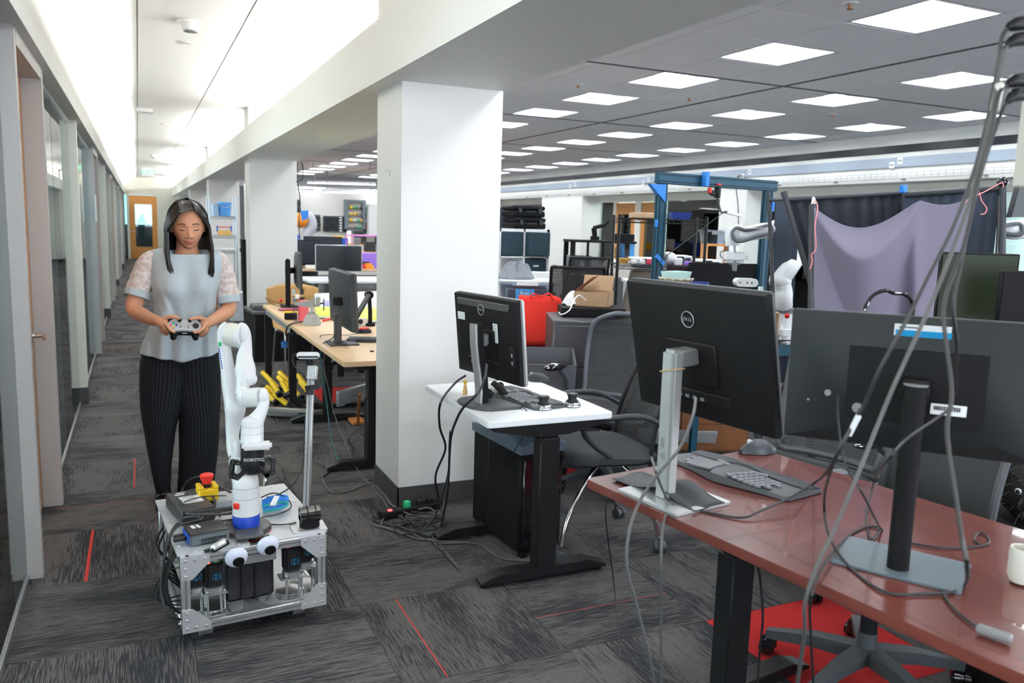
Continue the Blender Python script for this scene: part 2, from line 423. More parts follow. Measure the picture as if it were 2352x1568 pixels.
# ---- lab ceiling: lay-in tiles on a grid, troffers left open
def xcells():
    out = []; x = 5.23
    k = 0
    while x > 1.9: out.append((x-MODU, x, -1-k)); x -= MODU; k += 1
    x = 5.27; k = 0
    while x < XW-0.3: out.append((x, min(x+MODU, XW), k)); x += MODU; k += 1
    return sorted(out)
def ycells():
    out = []; n = 0; y = 5.81; 
    while y < 22.0:
        for q in range(5):
            out.append((y, y+MODU, n)); n += 1; y += MODU
        y += 0.05
    y = 5.77; n = -1
    while y > -3.5:
        for q in range(5):
            out.append((y-MODU, y, n)); n -= 1; y -= MODU
        y -= 0.05
    return sorted(out)
XC, YC = xcells(), ycells()
YMAX = YC[-1][1]
mb = MB(); lights = []
for (x0, x1, i) in XC:
    for (y0, y1, j) in YC:
        if (i in (1, 4, -2, -5)) and j % 2 == 0:
            lights.append(((x0+x1)/2, (y0+y1)/2)); continue
        if y0 < -1: continue
        mb.span((x0+.004, y0+.004, 2.80), (x1-.004, y1-.004, 2.815))
mb.span((1.75, YC[0][0], 2.80), (XC[0][0]-.003, YMAX, 2.815))
struct(mb, 'ceiling', TILE)
mb = MB()
for (x0, x1, i) in XC:
    for e in (x0, x1): mb.span((e-.011, YC[0][0], 2.806), (e+.011, YMAX, 2.83))
for (y0, y1, j) in YC:
    if y0 < -1: continue
    for e in (y0, y1):
        for (x0, x1, i) in XC: mb.span((x0+.01, e-.011, 2.807), (x1-.01, e+.011, 2.829))
mb.span((1.2, -4, 2.95), (XW+1, YMAX, 3.0))
struct(mb, 'trim_1', TBAR)
mb = MB()
mb.span((5.232, YC[0][0], 2.797), (5.268, YMAX, 2.803))
for k in range(-2, 6):
    y = 5.79 + k*3.15
    mb.span((1.9, y-.018, 2.797), (XW, y+.018, 2.803))
struct(mb, 'trim_2', JOINT)
# ---- recessed troffers
def troffer():
    t = thing('ceiling_light', 'square recessed ceiling light with glowing white diffuser', 'ceiling light', (0,0,0))
    h = MODU/2-.012; z = 0.0
    f = MB()
    for s in (-1, 1):
        f.span((s*h, -h, -.002), (s*(h-.016), h, .012)); f.span((-h, s*h, -.002), (h, s*(h-.016), .012))
    a, b = h-.014, h-.075
    ring = [[(-a,-a,.0),(a,-a,.0),(a,a,.0),(-a,a,.0)], [(-a,-a,.05),(a,-a,.05),(a,a,.05),(-a,a,.05)], [(-b,-b,.085),(b,-b,.085),(b,b,.085),(-b,b,.085)]]
    f.rings(ring, cap=False, smooth=False)
    f.build('light_frame', WHTP, t)
    g = MB(); g.span((-b, -b, .078), (b, b, .082)); g.build('light_diffuser', LAMP, t)
    return t
t0 = troffer(); first = True
def row_name(v, vals, words):
    return words[vals.index(v)]
xs = sorted({round(a, 3) for a, b in lights})
colw = ['first', 'second', 'third', 'fourth']
ordn = ['first','second','third','fourth','fifth','sixth','seventh','eighth','ninth','tenth','eleventh','twelfth','thirteenth','fourteenth','fifteenth','sixteenth','seventeenth','eighteenth','nineteenth','twentieth','twenty-first','twenty-second']
ysall = sorted({round(b, 3) for a, b in lights if b > -0.5})
for (x, y) in lights:
    if y < -0.5: continue
    n = ysall.index(round(y, 3)); ci = xs.index(round(x, 3))
    lab = 'square ceiling light, %s from the camera in the %s row from the beam' % (ordn[n], colw[ci])
    if first: t0.location = (x, y, 2.803); t0['label'] = lab; t0['group'] = 'recessed square ceiling lights'; first = False
    else: dup(t0, (x, y, 2.803), label=lab, group='recessed square ceiling lights')
# ---- corridor ceiling, cove, beam and soffit
mb = MB()
seams = [0.039, 0.692]
xs_ = [-1.15, 0.039, 0.692, 1.72]
for a, b in zip(xs_[:-1], xs_[1:]):
    y = -3.0
    while y < YE:
        y2 = min(y+3.05, YE); mb.span((a+.005, y+.0015, 2.80), (b-.005, y2-.0015, 2.815)); y = y2
mb.span((-1.15, -3, 2.83), (1.72, YE, 2.84))
struct(mb, 'ceiling', W_CEIL)
mb = MB()
for s in seams:
    mb.span((s-.006, -3, 2.806), (s+.006, YE, 2.82))
    y = -3
    while y < YE: mb.span((s-.006, y, 2.80), (s+.006, y+.012, 2.805)); y += .61
struct(mb, 'trim_3', mat('seam_grey', (0.42,0.42,0.40), 0.6))
# beam over the columns (right of the corridor) and soffit over the glass wall (left)
COLY = [-2.07+0.0, 4.03, 10.18, 16.33, 22.45, 28.5]
mb = MB(); mb.span((1.115, -3, 2.20), (1.75, YE, 2.50)); mb.span((1.70, -3, 2.50), (1.75, YE, 2.95)); struct(mb, 'trim_4', W_WALL)
mb = MB(); mb.span((-1.0, -3, 2.20), (-0.368, YE, 2.235)); mb.span((-0.40, -3, 2.235), (-0.368, YE, 2.50)); mb.span((-1.20, -3, 2.2), (-1.15, YE, 2.95)); struct(mb, 'trim_5', W_WALL)
for k, y in enumerate(COLY):
    mb = MB(); mb.span((1.217, y, 0), (1.766, y+.46, 2.2)); mb.span((1.217, y, 2.5), (1.70, y+.46, 2.8))
    struct(mb, 'column_%d' % (k+1), W_COL)
    mb = MB(); e = .006; h = .105
    mb.span((1.217-e, y-e, 0), (1.766+e, y, h)); mb.span((1.217-e, y+.46, 0), (1.766+e, y+.46+e, h))
    mb.span((1.217-e, y-e, 0), (1.217, y+.46+e, h)); mb.span((1.766, y-e, 0), (1.766+e, y+.46+e, h))
    struct(mb, 'baseboard_%d' % (k+1), DKBASE)
# cove light strips, hidden behind the lips, with gaps at each column
seg = []
for a, b in zip(COLY[:-1], COLY[1:]): seg.append((a+.75, b-.3))
seg.append((29.25, 31.1))
first = None
for (a, b) in seg:
    for (x, side) in ((-.62, 'left'), (1.50, 'right')):
        L = b-a
        if first is None or first[1] != round(L, 3):
            t = thing('cove_light', 'long cove light strip hidden on the ledge', 'cove light', (x, a, 2.52 if side == 'right' else 2.30))
            m1 = MB(); m1.span((-.05, 0, -.02), (.05, L, 0)); m1.build('light_housing', WHTP, t)
            m2 = MB(); m2.span((-.03, .02, .0), (.03, L-.02, .02)); m2.build('light_tube', COVE, t)
            if first is None: first = (t, round(L, 3))
        else:
            t = dup(first[0], (x, a, 2.52 if side == 'right' else 2.30))
        t['label'] = 'long cove light strip on the %s corridor ledge, %s stretch from the camera' % (side, ordn[seg.index((a, b))]); t['group'] = 'cove light strips on the %s corridor ledge' % side
# ---- left glass wall
def door_bay(y, idx):
    """frame, wood leaf and glass of one office front; y = start of the door opening frame"""
    mb = MB()
    mb.span((-.541, y, 0), (-.405, y+.055, 2.2)); mb.span((-.535, y+.935, 0), (-.402, y+1.0, 2.2)); mb.span((-.535, y+.05, 2.135), (-.403, y+.94, 2.2))
    struct(mb, 'trim_%d' % (10+idx), GREYMET if idx % 2 else WARMPOST)
    d = MB(); d.span((-.535, y+.062, .008), (-.49, y+.93, 2.13)); o = d.build('door_%d' % idx, DOORW, kind='structure')
    h = MB(); h.cyl((-.49, y+.86, .90), (-.43, y+.86, .90), .012, n=10); h.tube([(-.435, y+.86, .90), (-.43, y+.82, .90), (-.43, y+.75, .90)], .009); h.cyl((-.492, y+.86, .90), (-.484, y+.86, .90), .03)
    h.build('door_handle', CHROME, o)
    return
Y0 = 3.70; P = 6.07
mbt = MB()
for k in range(-1, 5):
    y = Y0 + P*k
    if k >= 0 or True: door_bay(y, k+2)
    for (a, b) in ((y+1.0, y+3.45), (y+3.58, y+P)):   # two glazed runs between door, column, next door
        if b < -2: continue
        gm = MB(); gm.span((-.473, a, .03), (-.461, b, 2.185)); struct(gm, 'window_%d' % (k+2), GLASS)
        mbt.span((-.480, a, 0), (-.454, b, .022)); mbt.span((-.486, a, 2.175), (-.448, b, 2.2))
        if b-a > 1.5:
            gj = MB(); gj.span((-.474, (a+b)/2-.2, .03), (-.460, (a+b)/2-.196, 2.18)); struct(gj, 'trim_%d' % (30+k), mat('glass_joint', (.12,.14,.14), .4))
    c = MB(); c.span((-.53, y+3.45, 0), (-.408, y+3.58, 2.2)); struct(c, 'column_%d' % (11+k), CREAM)
    c = MB(); c.span((-.534, y+3.444, 0), (-.404, y+3.586, .135)); struct(c, 'baseboard_%d' % (11+k), DKBASE)
struct(mbt, 'trim_6', ALU)
# offices behind the glass: floor continues, back wall, dividing walls, ceiling
mb = MB(); mb.span((-3.6, -3, 0), (-3.5, YE, .9)); mb.span((-3.6,-3,2.3),(-3.5,YE,2.8)); struct(mb, 'wall_left', mat('office_wall', (.62,.62,.55), .6))  # open above the sill so world light fills from the left
mb = MB(); mb.span((-3.5, -3, 2.45), (-1.2, YE, 2.5)); mb.span((-1.2,-3,2.2),(-.99,YE,2.5)); struct(mb, 'ceiling', W_CEIL)
for k in range(0, 5):
    y = Y0 + P*k + 3.5
    mb = MB(); mb.span((-3.5, y-.05, 0), (-.53, y+.05, 2.45)); struct(mb, 'wall_office', mat('office_wall', (.62,.62,.55), .6))
# office ceiling fixtures behind the glass, boosted as added fill on the column faces
for k in range(0, 5):
    for q in (1.2, 4.6):
        y = Y0 + P*k + q
        m2 = MB(); m2.span((-2.3, y-.6, 2.43), (-2.0, y+.6, 2.449)); m2.build('office_fill_light', emis('office_fill_lamp', (1,.98,.93), 22.0) if (k, q) == (0, 1.2) else bpy.data.materials['office_fill_lamp'], label='long office ceiling light behind the glass wall, %s from the camera' % ordn[2*k+(q > 2)], cat='ceiling light', group='office ceiling lights behind the glass')
# ---- corridor end wall with the wooden glazed door
mb = MB(); mb.span((-1.2, YE, 2.2), (1.8, YE+.1, 3.0)); mb.span((.70, YE, 0), (1.8, YE+.1, 2.2)); mb.span((-1.2, YE, 0), (-.62, YE+.1, 2.2))
mb.span((-.34, YE, 0), (-.26, YE+.1, 2.2)); mb.span((.62,YE,0),(.70,YE+.1,2.2)); struct(mb, 'wall_back', CREAM)
d = MB()
for a, b in (((-.26,0), (-.08,2.19)), ((.45,0), (.62,2.19))): d.span((a[0], YE+.02, a[1]+.01), (b[0], YE+.065, b[1]))
d.span((-.08, YE+.02, .01), (.45, YE+.065, .42)); d.span((-.08, YE+.02, 1.88), (.45, YE+.065, 2.19))
o = d.build('door_9', GOLDW, kind='structure')
h = MB(); h.cyl((-.20, YE+.02, .95), (-.20, YE-.04, .95), .02); h.tube([(-.20,YE-.04,.95),(-.15,YE-.05,.95),(-.08,YE-.05,.95)], .012); h.build('door_handle', CHROME, o)
g = MB(); g.span((-.08, YE+.035, .42), (.45, YE+.045, 1.88)); g.build('door_glass', GLASS, o)
g = MB(); g.span((-.62, YE+.03, .0), (-.34, YE+.04, 2.2)); struct(g, 'window_9', GLASS)
# room past the end door: teal-lit upper window, dark furniture below
mb = MB(); mb.span((-2.5, YE+4, 0), (3, YE+4.1, 3)); mb.span((-2.6,YE+.1,0),(-2.5,YE+4,3)); mb.span((3,YE+.1,0),(3.1,YE+4,3)); mb.span((-2.6,YE+.1,2.9),(3.1,YE+4,3)); struct(mb, 'wall_far', mat('far_room_wall', (.06,.07,.08), .7))
mb = MB(); mb.span((-2.4, YE+3.9, 1.15), (2.9, YE+3.98, 2.4)); struct(mb, 'window_10', emis('daylight_window', (.32,.72,.85), 1.1))
# ---- exit sign
t = thing('exit_sign', 'green and white exit sign hanging from the corridor ceiling', 'sign', (.30, 24.5, 2.8))
m = MB(); m.span((-.16,-.02,-.24),(.16,.02,-.03)); m.cyl((0,0,-.03),(0,0,0),.01); m.build('sign_body', WHTP, t)
m = MB(); m.text('EXIT', Matrix.Translation((0,-.0215,-.135)) @ Matrix.Rotation(PI/2,4,'X'), .17); m.build('sign_lettering', emis('exit_green', (.12,.65,.30), .9), t)
# ---- ceiling fittings in the corridor
def detector(loc, r, label):
    t = thing('smoke_detector', label, 'smoke detector', loc)
    m = MB(); m.lathe([(r,0),(r*.98,-.012),(r*.72,-.03),(r*.6,-.055),(r*.55,-.058)], n=28); m.build('detector_housing', WHTP, t)
    m = MB(); m.lathe([(r*.52,-.0585),(r*.52,-.066),(r*.3,-.069)], n=24); m.build('detector_cap', MGREY, t)
    return t
detector(at(437, 50, z=2.8), .085, 'white round smoke detector on corridor ceiling nearest the camera')
p = at(427, 98, z=2.8); m = MB(); m.lathe([(.055,0),(.05,-.006),(.035,-.008)], n=24); m.build('sprinkler_cover', WHTP, loc=p, label='small flat round sprinkler cover beside the smoke detector', cat='sprinkler cover')
detector(at(352, 355, z=2.8), .085, 'far smoke detector on corridor ceiling near the exit sign')
p = at(376, 285, z=2.8); m = MB(); m.lathe([(.055,0),(.05,-.006),(.035,-.008)], n=24); m.build('sprinkler_cover', WHTP, loc=p, label='faint round sprinkler cover further along the corridor ceiling', cat='sprinkler cover')
p = at(331, 250, z=2.8); t = thing('access_point', 'white rectangular wireless box mounted on corridor ceiling', 'access point', p)
m = MB(); m.box((0,0,-.022), (.20,.20,.044), b=.012, seg=2); m.build('box_body', WHTP, t)
m = MB(); m.cyl((0,-.0,-.044),(0,0,-.046),.005); m.build('status_light', MGREY, t)
# sprinkler heads in lab ceiling
for px, py, d in ((1953, 8, 'nearest the camera'), (1328,193,'near the beam'), (1583,224,'between second and third light columns'), (1912,262,'far across the lab')):
    p = at(px, py, z=2.8); t = thing('sprinkler', 'small sprinkler head in grey tiled ceiling, ' + d, 'sprinkler', p)
    m = MB(); m.lathe([(.045,0),(.045,-.004),(.02,-.006)], n=20); m.build('sprinkler_plate', WHTP, t)
    m = MB(); m.cyl((0,0,-.005),(0,0,-.03),.008); m.cyl((0,0,-.03),(0,0,-.032),.018); m.build('sprinkler_nozzle', mat('copper', (.5,.2,.1), .4, metal=.7), t)
# ---- far right wall of the lab
mb = MB()
mb.span((XW, -4, 2.66), (XW+.1, YMAX, 3.0)); mb.span((XW+.03, -4, 2.56), (XW+.1, YMAX, 2.66)); mb.span((XW, -4, 2.505), (XW+.1, YMAX, 2.56))
mb.span((XW, -4, 2.20), (XW+.6, YMAX, 2.385)); struct(mb, 'wall_right', W_WALL)
mb = MB(); mb.span((XW-.02, -4, 2.57), (XW+.03, YMAX, 2.655)); struct(mb, 'trim_7', mat('black_track', (.02,.022,.03), .35))
mb = MB(); mb.span((XW-.03, -4, 2.385), (XW+.1, YMAX, 2.505)); struct(mb, 'trim_8', mat('raceway_grey', (.36,.42,.50), .35))
mb = MB(); mb.span((XW+.45, -4, 0), (XW+.55, YMAX, .05)); mb.span((XW+.40, -4, 2.07), (XW+.5, YMAX, 2.2)); mb.span((XW+2.6,-4,0),(XW+2.7,YMAX,.9)); mb.span((XW+.5,-4,2.3),(XW+2.6,YMAX,2.35)); struct(mb, 'wall_right', CREAM)  # far office back wall stops low so world light enters from the right
XO = XW+.45
def owin(y0, y1, idx, z0=.05):
    m = MB(); m.span((XO+.02, y0, z0), (XO+.03, y1, 2.07)); struct(m, 'window_%d' % idx, GLASS)
def opost(y0, y1, idx):
    m = MB(); m.span((XO-.02, y0, 0), (XO+.08, y1, 2.07)); struct(m, 'trim_%d' % idx, CREAM)
def odoor(y0, y1, idx):
    m = MB(); s = .12
    m.span((XO, y0, .01), (XO+.045, y0+s, 2.05)); m.span((XO, y1-s, .01), (XO+.045, y1, 2.05)); m.span((XO, y0+s, .01), (XO+.045, y1-s, .35)); m.span((XO, y0+s, 1.82), (XO+.045, y1-s, 2.05))
    o = m.build('door_%d' % idx, GOLDW, kind='structure')
    g = MB(); g.span((XO+.015, y0+s, .35), (XO+.025, y1-s, 1.82)); g.build('door_glass', GLASS, o)
    h = MB(); h.cyl((XO, y0+.06, .95), (XO-.05, y0+.06, .95), .015); h.tube([(XO-.05,y0+.06,.95),(XO-.05,y0+.12,.95),(XO-.05,y0+.18,.95)],.01); h.build('door_handle', CHROME, o)
for k, (y, nm) in enumerate(((9.0,'nearest'),(12.4,'middle'),(15.4,'farthest'))):  # added fill panels that brighten the far offices behind their windows
    t = thing('office_fill_light', 'added fill light panel inside a far-side office, %s one' % nm, 'ceiling light', (XW+1.6, y, 2.25), 0)
    m = MB(); m.span((-.5,-.5,0),(.5,.5,.03)); m.build('light_housing', WHTP, t); m = MB(); m.span((-.45,-.45,-.01),(.45,.45,0)); m.build('light_panel', bpy.data.materials['office_fill_lamp'], t)
# lab columns engaged in the far wall
for k, (a, b) in enumerate(((3.0,3.7),(10.35,11.0),(15.65,17.6),(21.0,21.8))):
    m = MB(); m.span((XW, a, 0), (XW+.6, b, 2.2)); struct(m, 'column_%d' % (20+k), W_COL)
owin(3.8, 10.3, 31); owin(11.1, 13.2, 32); odoor(13.25, 14.0, 33); opost(14.0,14.2,40); odoor(14.25, 14.95, 34); opost(14.97,15.05,41); owin(15.05,16.4,35); owin(17.6,21,36)
for y in (7.4, 10.65, 14.1, 17.0, 20.5):
    m = MB(); m.span((XO+.1, y, 0), (XW+2.6, y+.1, 2.3)); struct(m, 'wall_office_far', mat('far_office_wall', (.50,.56,.54), .6))
m = MB(); 
for y in (5.6,7.2,8.8): m.span((XO-.02,y,0),(XO+.08,y+.08,2.07))
struct(m, 'trim_42', CREAM)
# wire basket tray fixed along the wall
t = thing('cable_tray', 'white wire basket cable tray fixed high along far lab wall', 'cable tray', (0,0,0))
m = MB()
for k, z in enumerate((2.24,2.275,2.31)): m.cyl((XW-.05, 2, z), (XW-.05, YMAX-.1, z), .0025, n=5)
for x in (XW-.05, XW-.03): m.cyl((x, 2, 2.24), (x, YMAX-.1, 2.24), .0025, n=5)
y = 2.0
while y < 19: m.span((XW-.052, y, 2.238), (XW-.048, y+.004, 2.312)); m.span((XW-.05,y,2.238),(XW,y+.004,2.242)); y += .1
m.build('tray_mesh', mat('tray_wire', (.55,.57,.6), .4, metal=.5), t)
m = MB(); y = 3
while y < 19: m.span((XW-.055, y, 2.22), (XW, y+.03, 2.235)); y += 1.1
m.build('tray_bracket', MGREY, t)
# outlets on the raceway
for n, (px, py) in enumerate(((2049,379),(2068,369),(1705,405),(1722,395),(1478,420),(1490,413),(1310,428),(1322,424))):
    p = at(px, py, x=XW-.03)
    t = thing('power_outlet', 'white outlet plate on the grey raceway, %s from the right' % ordn[n], 'outlet', p, group='outlets on the wall raceway')
    m = MB(); m.span((-.006,-.04,-.04),(0,.04,.04)); m.build('outlet_plate', WHTP, t)
    m = MB(); m.span((-.008,-.022,-.01),(-.006,-.008,.012)); m.span((-.008,.008,-.01),(-.006,.022,.012)); m.build('outlet_socket', DGREY, t)
# ---- end of lab: bulkhead, workshop beyond
mb = MB(); mb.span((1.75, YMAX, 2.42), (XW+.1, YMAX+.15, 3.0)); struct(mb, 'wall_end', mat('bulkhead_grey', (.42,.42,.45), .7))
YB = 31.0
mb = MB(); mb.span((1.7, YB, 0), (XW+3, YB+.1, 3.5)); struct(mb, 'wall_workshop', W_WALL)
mb = MB(); mb.span((1.7, YMAX+.15, 3.2), (XW+3, YB, 3.25)); struct(mb, 'ceiling', W_CEIL)
mb = MB(); mb.span((XW+2.9, YMAX, 0), (XW+3, YB, 3.3)); mb.span((XW+.1,YMAX,0),(XW+2.9,YMAX+.1,3.3)); struct(mb, 'wall_workshop_side', W_WALL)
mb = MB(); mb.span((1.72, 24.0, 0), (1.80, YE, 2.2)); mb.span((1.75, 23.3,2.2),(1.8,YE,3.3)); struct(mb, 'wall_partition', W_WALL)
mb = MB(); mb.span((-3.6, -3.2, 0), (11.5, -3.0, .7)); mb.span((-3.6, -3.2, 2.7), (11.5, -3.0, 3)); struct(mb, 'wall_behind', W_WALL)  # unseen wall left open between sill and header to let world light flood in
# ================================================================ desks, monitors, keyboards
def beam_desk(label, loc, rz, L, Dp, z, top_m, edge_m, th=.028, legs=(.18, .82), footw=.075, col=(.085,.06), foot_len=None, group=None, cat='desk', drop=0.02, chamfer=.012, leg_y=None, split=.62):
    """sit-stand desk: local X = length, local Y = depth, origin at floor under the near-left corner"""
    t = thing('standing_desk', label, cat, loc, rz, group)
    m = MB(); poly = rrect(0, 0, L, Dp, .02); m.prism(poly, z-th, z, b=.003)
    m.mi = 0
    m.build('desktop', top_m, t)
    foot_len = foot_len or Dp*.95
    for k, u in enumerate(legs):
        x = L*u; yc = leg_y or Dp/2
        m = MB(); m.span((x-col[0]/2, yc-col[1]/2, .05), (x+col[0]/2, yc+col[1]/2, z*split), .004)
        m.span((x-col[0]/2+.008, yc-col[1]/2+.006, z*split), (x+col[0]/2-.008, yc+col[1]/2-.006, z-th-.03), .003)
        o = m.build('leg', BLKPC, t)
        m = MB(); pr = [(-foot_len/2, .018), (-foot_len/2+.0, .03), (-foot_len/2+.09, .058), (foot_len/2-.09, .058), (foot_len/2, .03), (foot_len/2, .018)]
        m.prism([(a, b) for a, b in pr], -footw/2, footw/2, M=Matrix.Translation((x, yc, 0)) @ Matrix(((0,0,1,0),(1,0,0,0),(0,1,0,0),(0,0,0,1))), b=.003)
        m.build('foot', BLKPC, o)
        m = MB()
        for s in (-1, 1): m.cyl((x, yc+s*(foot_len/2-.03), 0), (x, yc+s*(foot_len/2-.03), .02), .022, n=16)
        m.build('levelling_foot', BLKM, o)
        m = MB(); m.prism([(-Dp*.44, z-th-.001), (Dp*.44, z-th-.001), (Dp*.44, z-th-.02), (yc-Dp/2+.08, z-th-.055), (yc-Dp/2-.08, z-th-.055), (-Dp*.44, z-th-.02)], -.035, .035, M=Matrix.Translation((x, Dp/2, 0)) @ Matrix(((0,0,1,0),(1,0,0,0),(0,1,0,0),(0,0,0,1))))
        m.build('bracket', BLKPC, t)
    m = MB(); m.span((L*legs[0], Dp/2-.09, z-th-.045), (L*legs[1], Dp/2-.05, z-th-.001)); m.span((L*legs[0], Dp/2+.05, z-th-.045), (L*legs[1], Dp/2+.09, z-th-.001)); m.build('crossbar', BLKPC, t)
    return t
def rrect(x0, y0, x1, y1, r, n=4):
    P = []
    for cx, cy, a0 in ((x1-r, y1-r, 0), (x0+r, y1-r, 90), (x0+r, y0+r, 180), (x1-r, y0+r, 270)):
        for k in range(n+1): a = R(a0+90*k/n); P.append((cx+r*math.cos(a), cy+r*math.sin(a)))
    return P
# white desk beside the column: length runs away from the camera
t = beam_desk('small white sit-stand desk with black legs beside the big white column', (1.841, 2.920, 0), R(90), .80, .59, .72, LAMW, LAMW, legs=(.06, .74), foot_len=.60, col=(.07,.092), split=.87)
# mahogany desk in the foreground
RD = R(98)
t = beam_desk('dark red wood sit-stand desk in the right foreground, on black legs', (2.245, .85, 0), RD, 1.42, .80, .72, MAHOG, MAHOGE, legs=(.14, .80), foot_len=.74, col=(.07,.10), split=.70)

def panel_T(c, yaw, tilt): return Matrix.Translation(c) @ Matrix.Rotation(yaw-PI/2, 4, 'Z') @ Matrix.Rotation(tilt, 4, 'X')
def monitor(label, base, c, yaw, tilt, w, h, th=.05, shell=BLKM, rim=None, style='dell', stand=None, base_m=None, base_kind='plate', logo=True, col_yaw=None, group=None, base_size=(.22,.19), arm=True, screen=BLKS, top_z=None):
    t = thing('computer_monitor', label, 'monitor', base, 0, group)
    I = Matrix.Translation(-Vector(base)); T = I @ panel_T(c, yaw, tilt)
    rim = rim or shell; stand = stand or rim; base_m = base_m or stand
    m = MB(T); m.prism(rrect(-w/2, -h/2, w/2, h/2, .008), -th*.35, th*.15, M=Matrix.Rotation(PI/2,4,'X') @ Matrix.Translation((0,0,-0))) if False else None
    m = MB(T); m.box((0, th*.22, 0), (w, th*.40, h), b=.006, seg=2); m.build('bezel', rim, t)
    m = MB(T); m.box((0, th*.43, 0), (w-.03, .003, h-.03)); m.build('screen', screen, t)
    m = MB(T)
    if style == 'wedge':
        a, b, d = w/2-.002, h/2-.002, th*.8; iw, ih = w*.26, h*.28
        m.rings([[(-a,0,-b),(a,0,-b),(a,0,b),(-a,0,b)], [(-iw,-d,-ih-.02),(iw,-d,-ih-.02),(iw,-d,ih),(-iw,-d,ih)]], smooth=False)
        pm = MB(T); pm.box((0,-d-.001,0), (iw*2-.006,.004,ih*2-.006)); pm.build('rear_panel', BLKM, t)
    else:
        a, b = w/2-.002, h/2-.002; d = th*.6
        m.rings([[(-a,.0,-b),(a,.0,-b),(a,.0,b),(-a,.0,b)], [(-a+.004,-d*.5,-b+.004),(a-.004,-d*.5,-b+.004),(a-.004,-d*.5,b-.004),(-a+.004,-d*.5,b-.004)], [(-a*.78,-d,-b*.80),(a*.78,-d,-b*.80),(a*.78,-d,b*.72),(-a*.78,-d,b*.72)]], smooth=False)
    m.build('back_cover', shell, t)
    if style == 'dell':
        m = MB(T); m.box((0,-th*.63, -.02), (.20,.012,.13), b=.004); 
        m.box((.0,-th*.6,-h*.30), (w*.5,.01,.035), b=.003); m.build('port_cover', BLKM, t)
        m = MB(T)
        for k in range(5): m.box((-.09+.03*k, -th*.6-.006, -h*.31), (.014,.004,.010))
        m.build('video_ports', MGREY, t)
    if logo:
        lz = logo if isinstance(logo, float) else h*.27
        M = T @ Matrix.Translation((-.0, -th*.36 if style != 'dell' else -th*.47, h*.375)) @ Matrix.Rotation(PI/2,4,'X')
        if style == 'dell': M = T @ Matrix.Translation((0, -th*.60-.002, lz)) @ Matrix.Rotation(PI/2,4,'X')
        m = MB(M); r = .024; pts = [(r*math.cos(2*PI*i/24), r*math.sin(2*PI*i/24), .001) for i in range(24)]
        m.tube(pts, .0017, n=6, closed=True, res=1)
        m.text('D', Matrix.Translation((-.0125,0,.001)), .015); m.text('E', Matrix.Translation((-.0035,-.0,.001)) @ Matrix.Rotation(R(25),4,'Z'), .013); m.text('LL', Matrix.Translation((.0095,0,.001)), .015)
        m.build('logo', SILV, t)
    # stand
    B = Matrix.Rotation((col_yaw if col_yaw is not None else yaw)-PI/2, 4, 'Z')
    zc = c[2]-base[2]
    if base_kind == 'plate':
        m = MB(B); m.prism(rrect(-base_size[0]/2, -base_size[1]*.35, base_size[0]/2, base_size[1]*.65, .008), 0, .008); m.build('stand_base', base_m, t)
        tz = top_z or zc+.05
        m = MB(B); m.box((0,0,tz/2), (.055,.045,tz), b=.010, seg=2); m.build('stand_column', stand, t)
    elif base_kind == 'curved':
        m = MB(B); pl = [(-.13,-.02),(-.10,-.055),(-.04,-.075),(.04,-.075),(.10,-.055),(.13,-.02),(.15,.13),(-.15,.13)]; m.prism(pl, 0, .012, b=.004); m.build('stand_base', base_m, t)
        tz = top_z or zc+.06
        def prof(dy, w2):   # S-curved tapering column
            zs = [.01,.06,.13,.20,.27,.34,tz]; ys = [.0,.002,-.006,-.020,-.030,-.034,-.034]
            return [(z, y+dy) for z, y in zip(zs, ys)]
        m = MB(B); rr = []
        for z, y in prof(0, 0): rr.append([(-.022,y-.012,z),(.022,y-.012,z),(.022,y,z),(-.022,y,z)])
        m.rings(rr, smooth=False); m.build('stand_column', stand, t)
        m = MB(B); rr = []
        for z, y in prof(0, 0): rr.append([(-.026,y,z),(.026,y,z),(.026,y+.028,z),(-.026,y+.028,z)])
        m.rings(rr, smooth=False); m.build('stand_spine', BLKM, t)
    elif base_kind == 'pole':
        m = MB(B); m.prism(rrect(-.14, -.06, .14, .14, .008), 0, .006); m.build('stand_base', base_m, t)
        tz = top_z or zc+.02
        m = MB(B); m.cyl((0,0,.006),(0,0,tz), .0245, n=28); m.build('stand_column', stand, t)
        m = MB(B); m.cyl((0,0,tz),(0,0,tz+.003), .026, n=28); m.build('column_cap', MGREY, t)
    if arm:
        pc = I @ Vector(c); bk = (T.to_3x3() @ Vector((0,-1,0))); q = pc + bk*(th*.5)
        m = MB(); top = Vector((0, 0, q.z)); m.bar(top, q, .06, .05, b=.006); m.build('hinge_arm', MGREY if stand is SILV else BLKM, t)
    return t, T

def sticker(parent, T, x, z, w, h, y, lines=6, m=PAPER, name='sticker', col=None):
    mb = MB(T); mb.box((x, y, z), (w, .0012, h), b=.0005); o = mb.build(name, m, parent)
    if lines:
        mb = MB(T)
        for k in range(lines): mb.box((x-w*.05*(k%2), y-.001, z+h*.4-k*h*.8/max(1,lines-1)), (w*(.7 if k%2 else .6), .0008, h*.018))
        mb.build('print', DGREY, o)
    return o
GRL = mat('perforated_back', (0.05,0.052,0.055), 0.5); 
def _grl():
    g = NB(GRL); x, y, z = g.xyz('Object'); gz = g.m('GREATER_THAN', g.m('SINE', g.m('MULTIPLY', z, 2*PI*150)), .2)
    c = g.mix(gz, (0.10,0.10,0.105,1), (0.012,0.012,0.014,1)); g.base(c)
_grl()
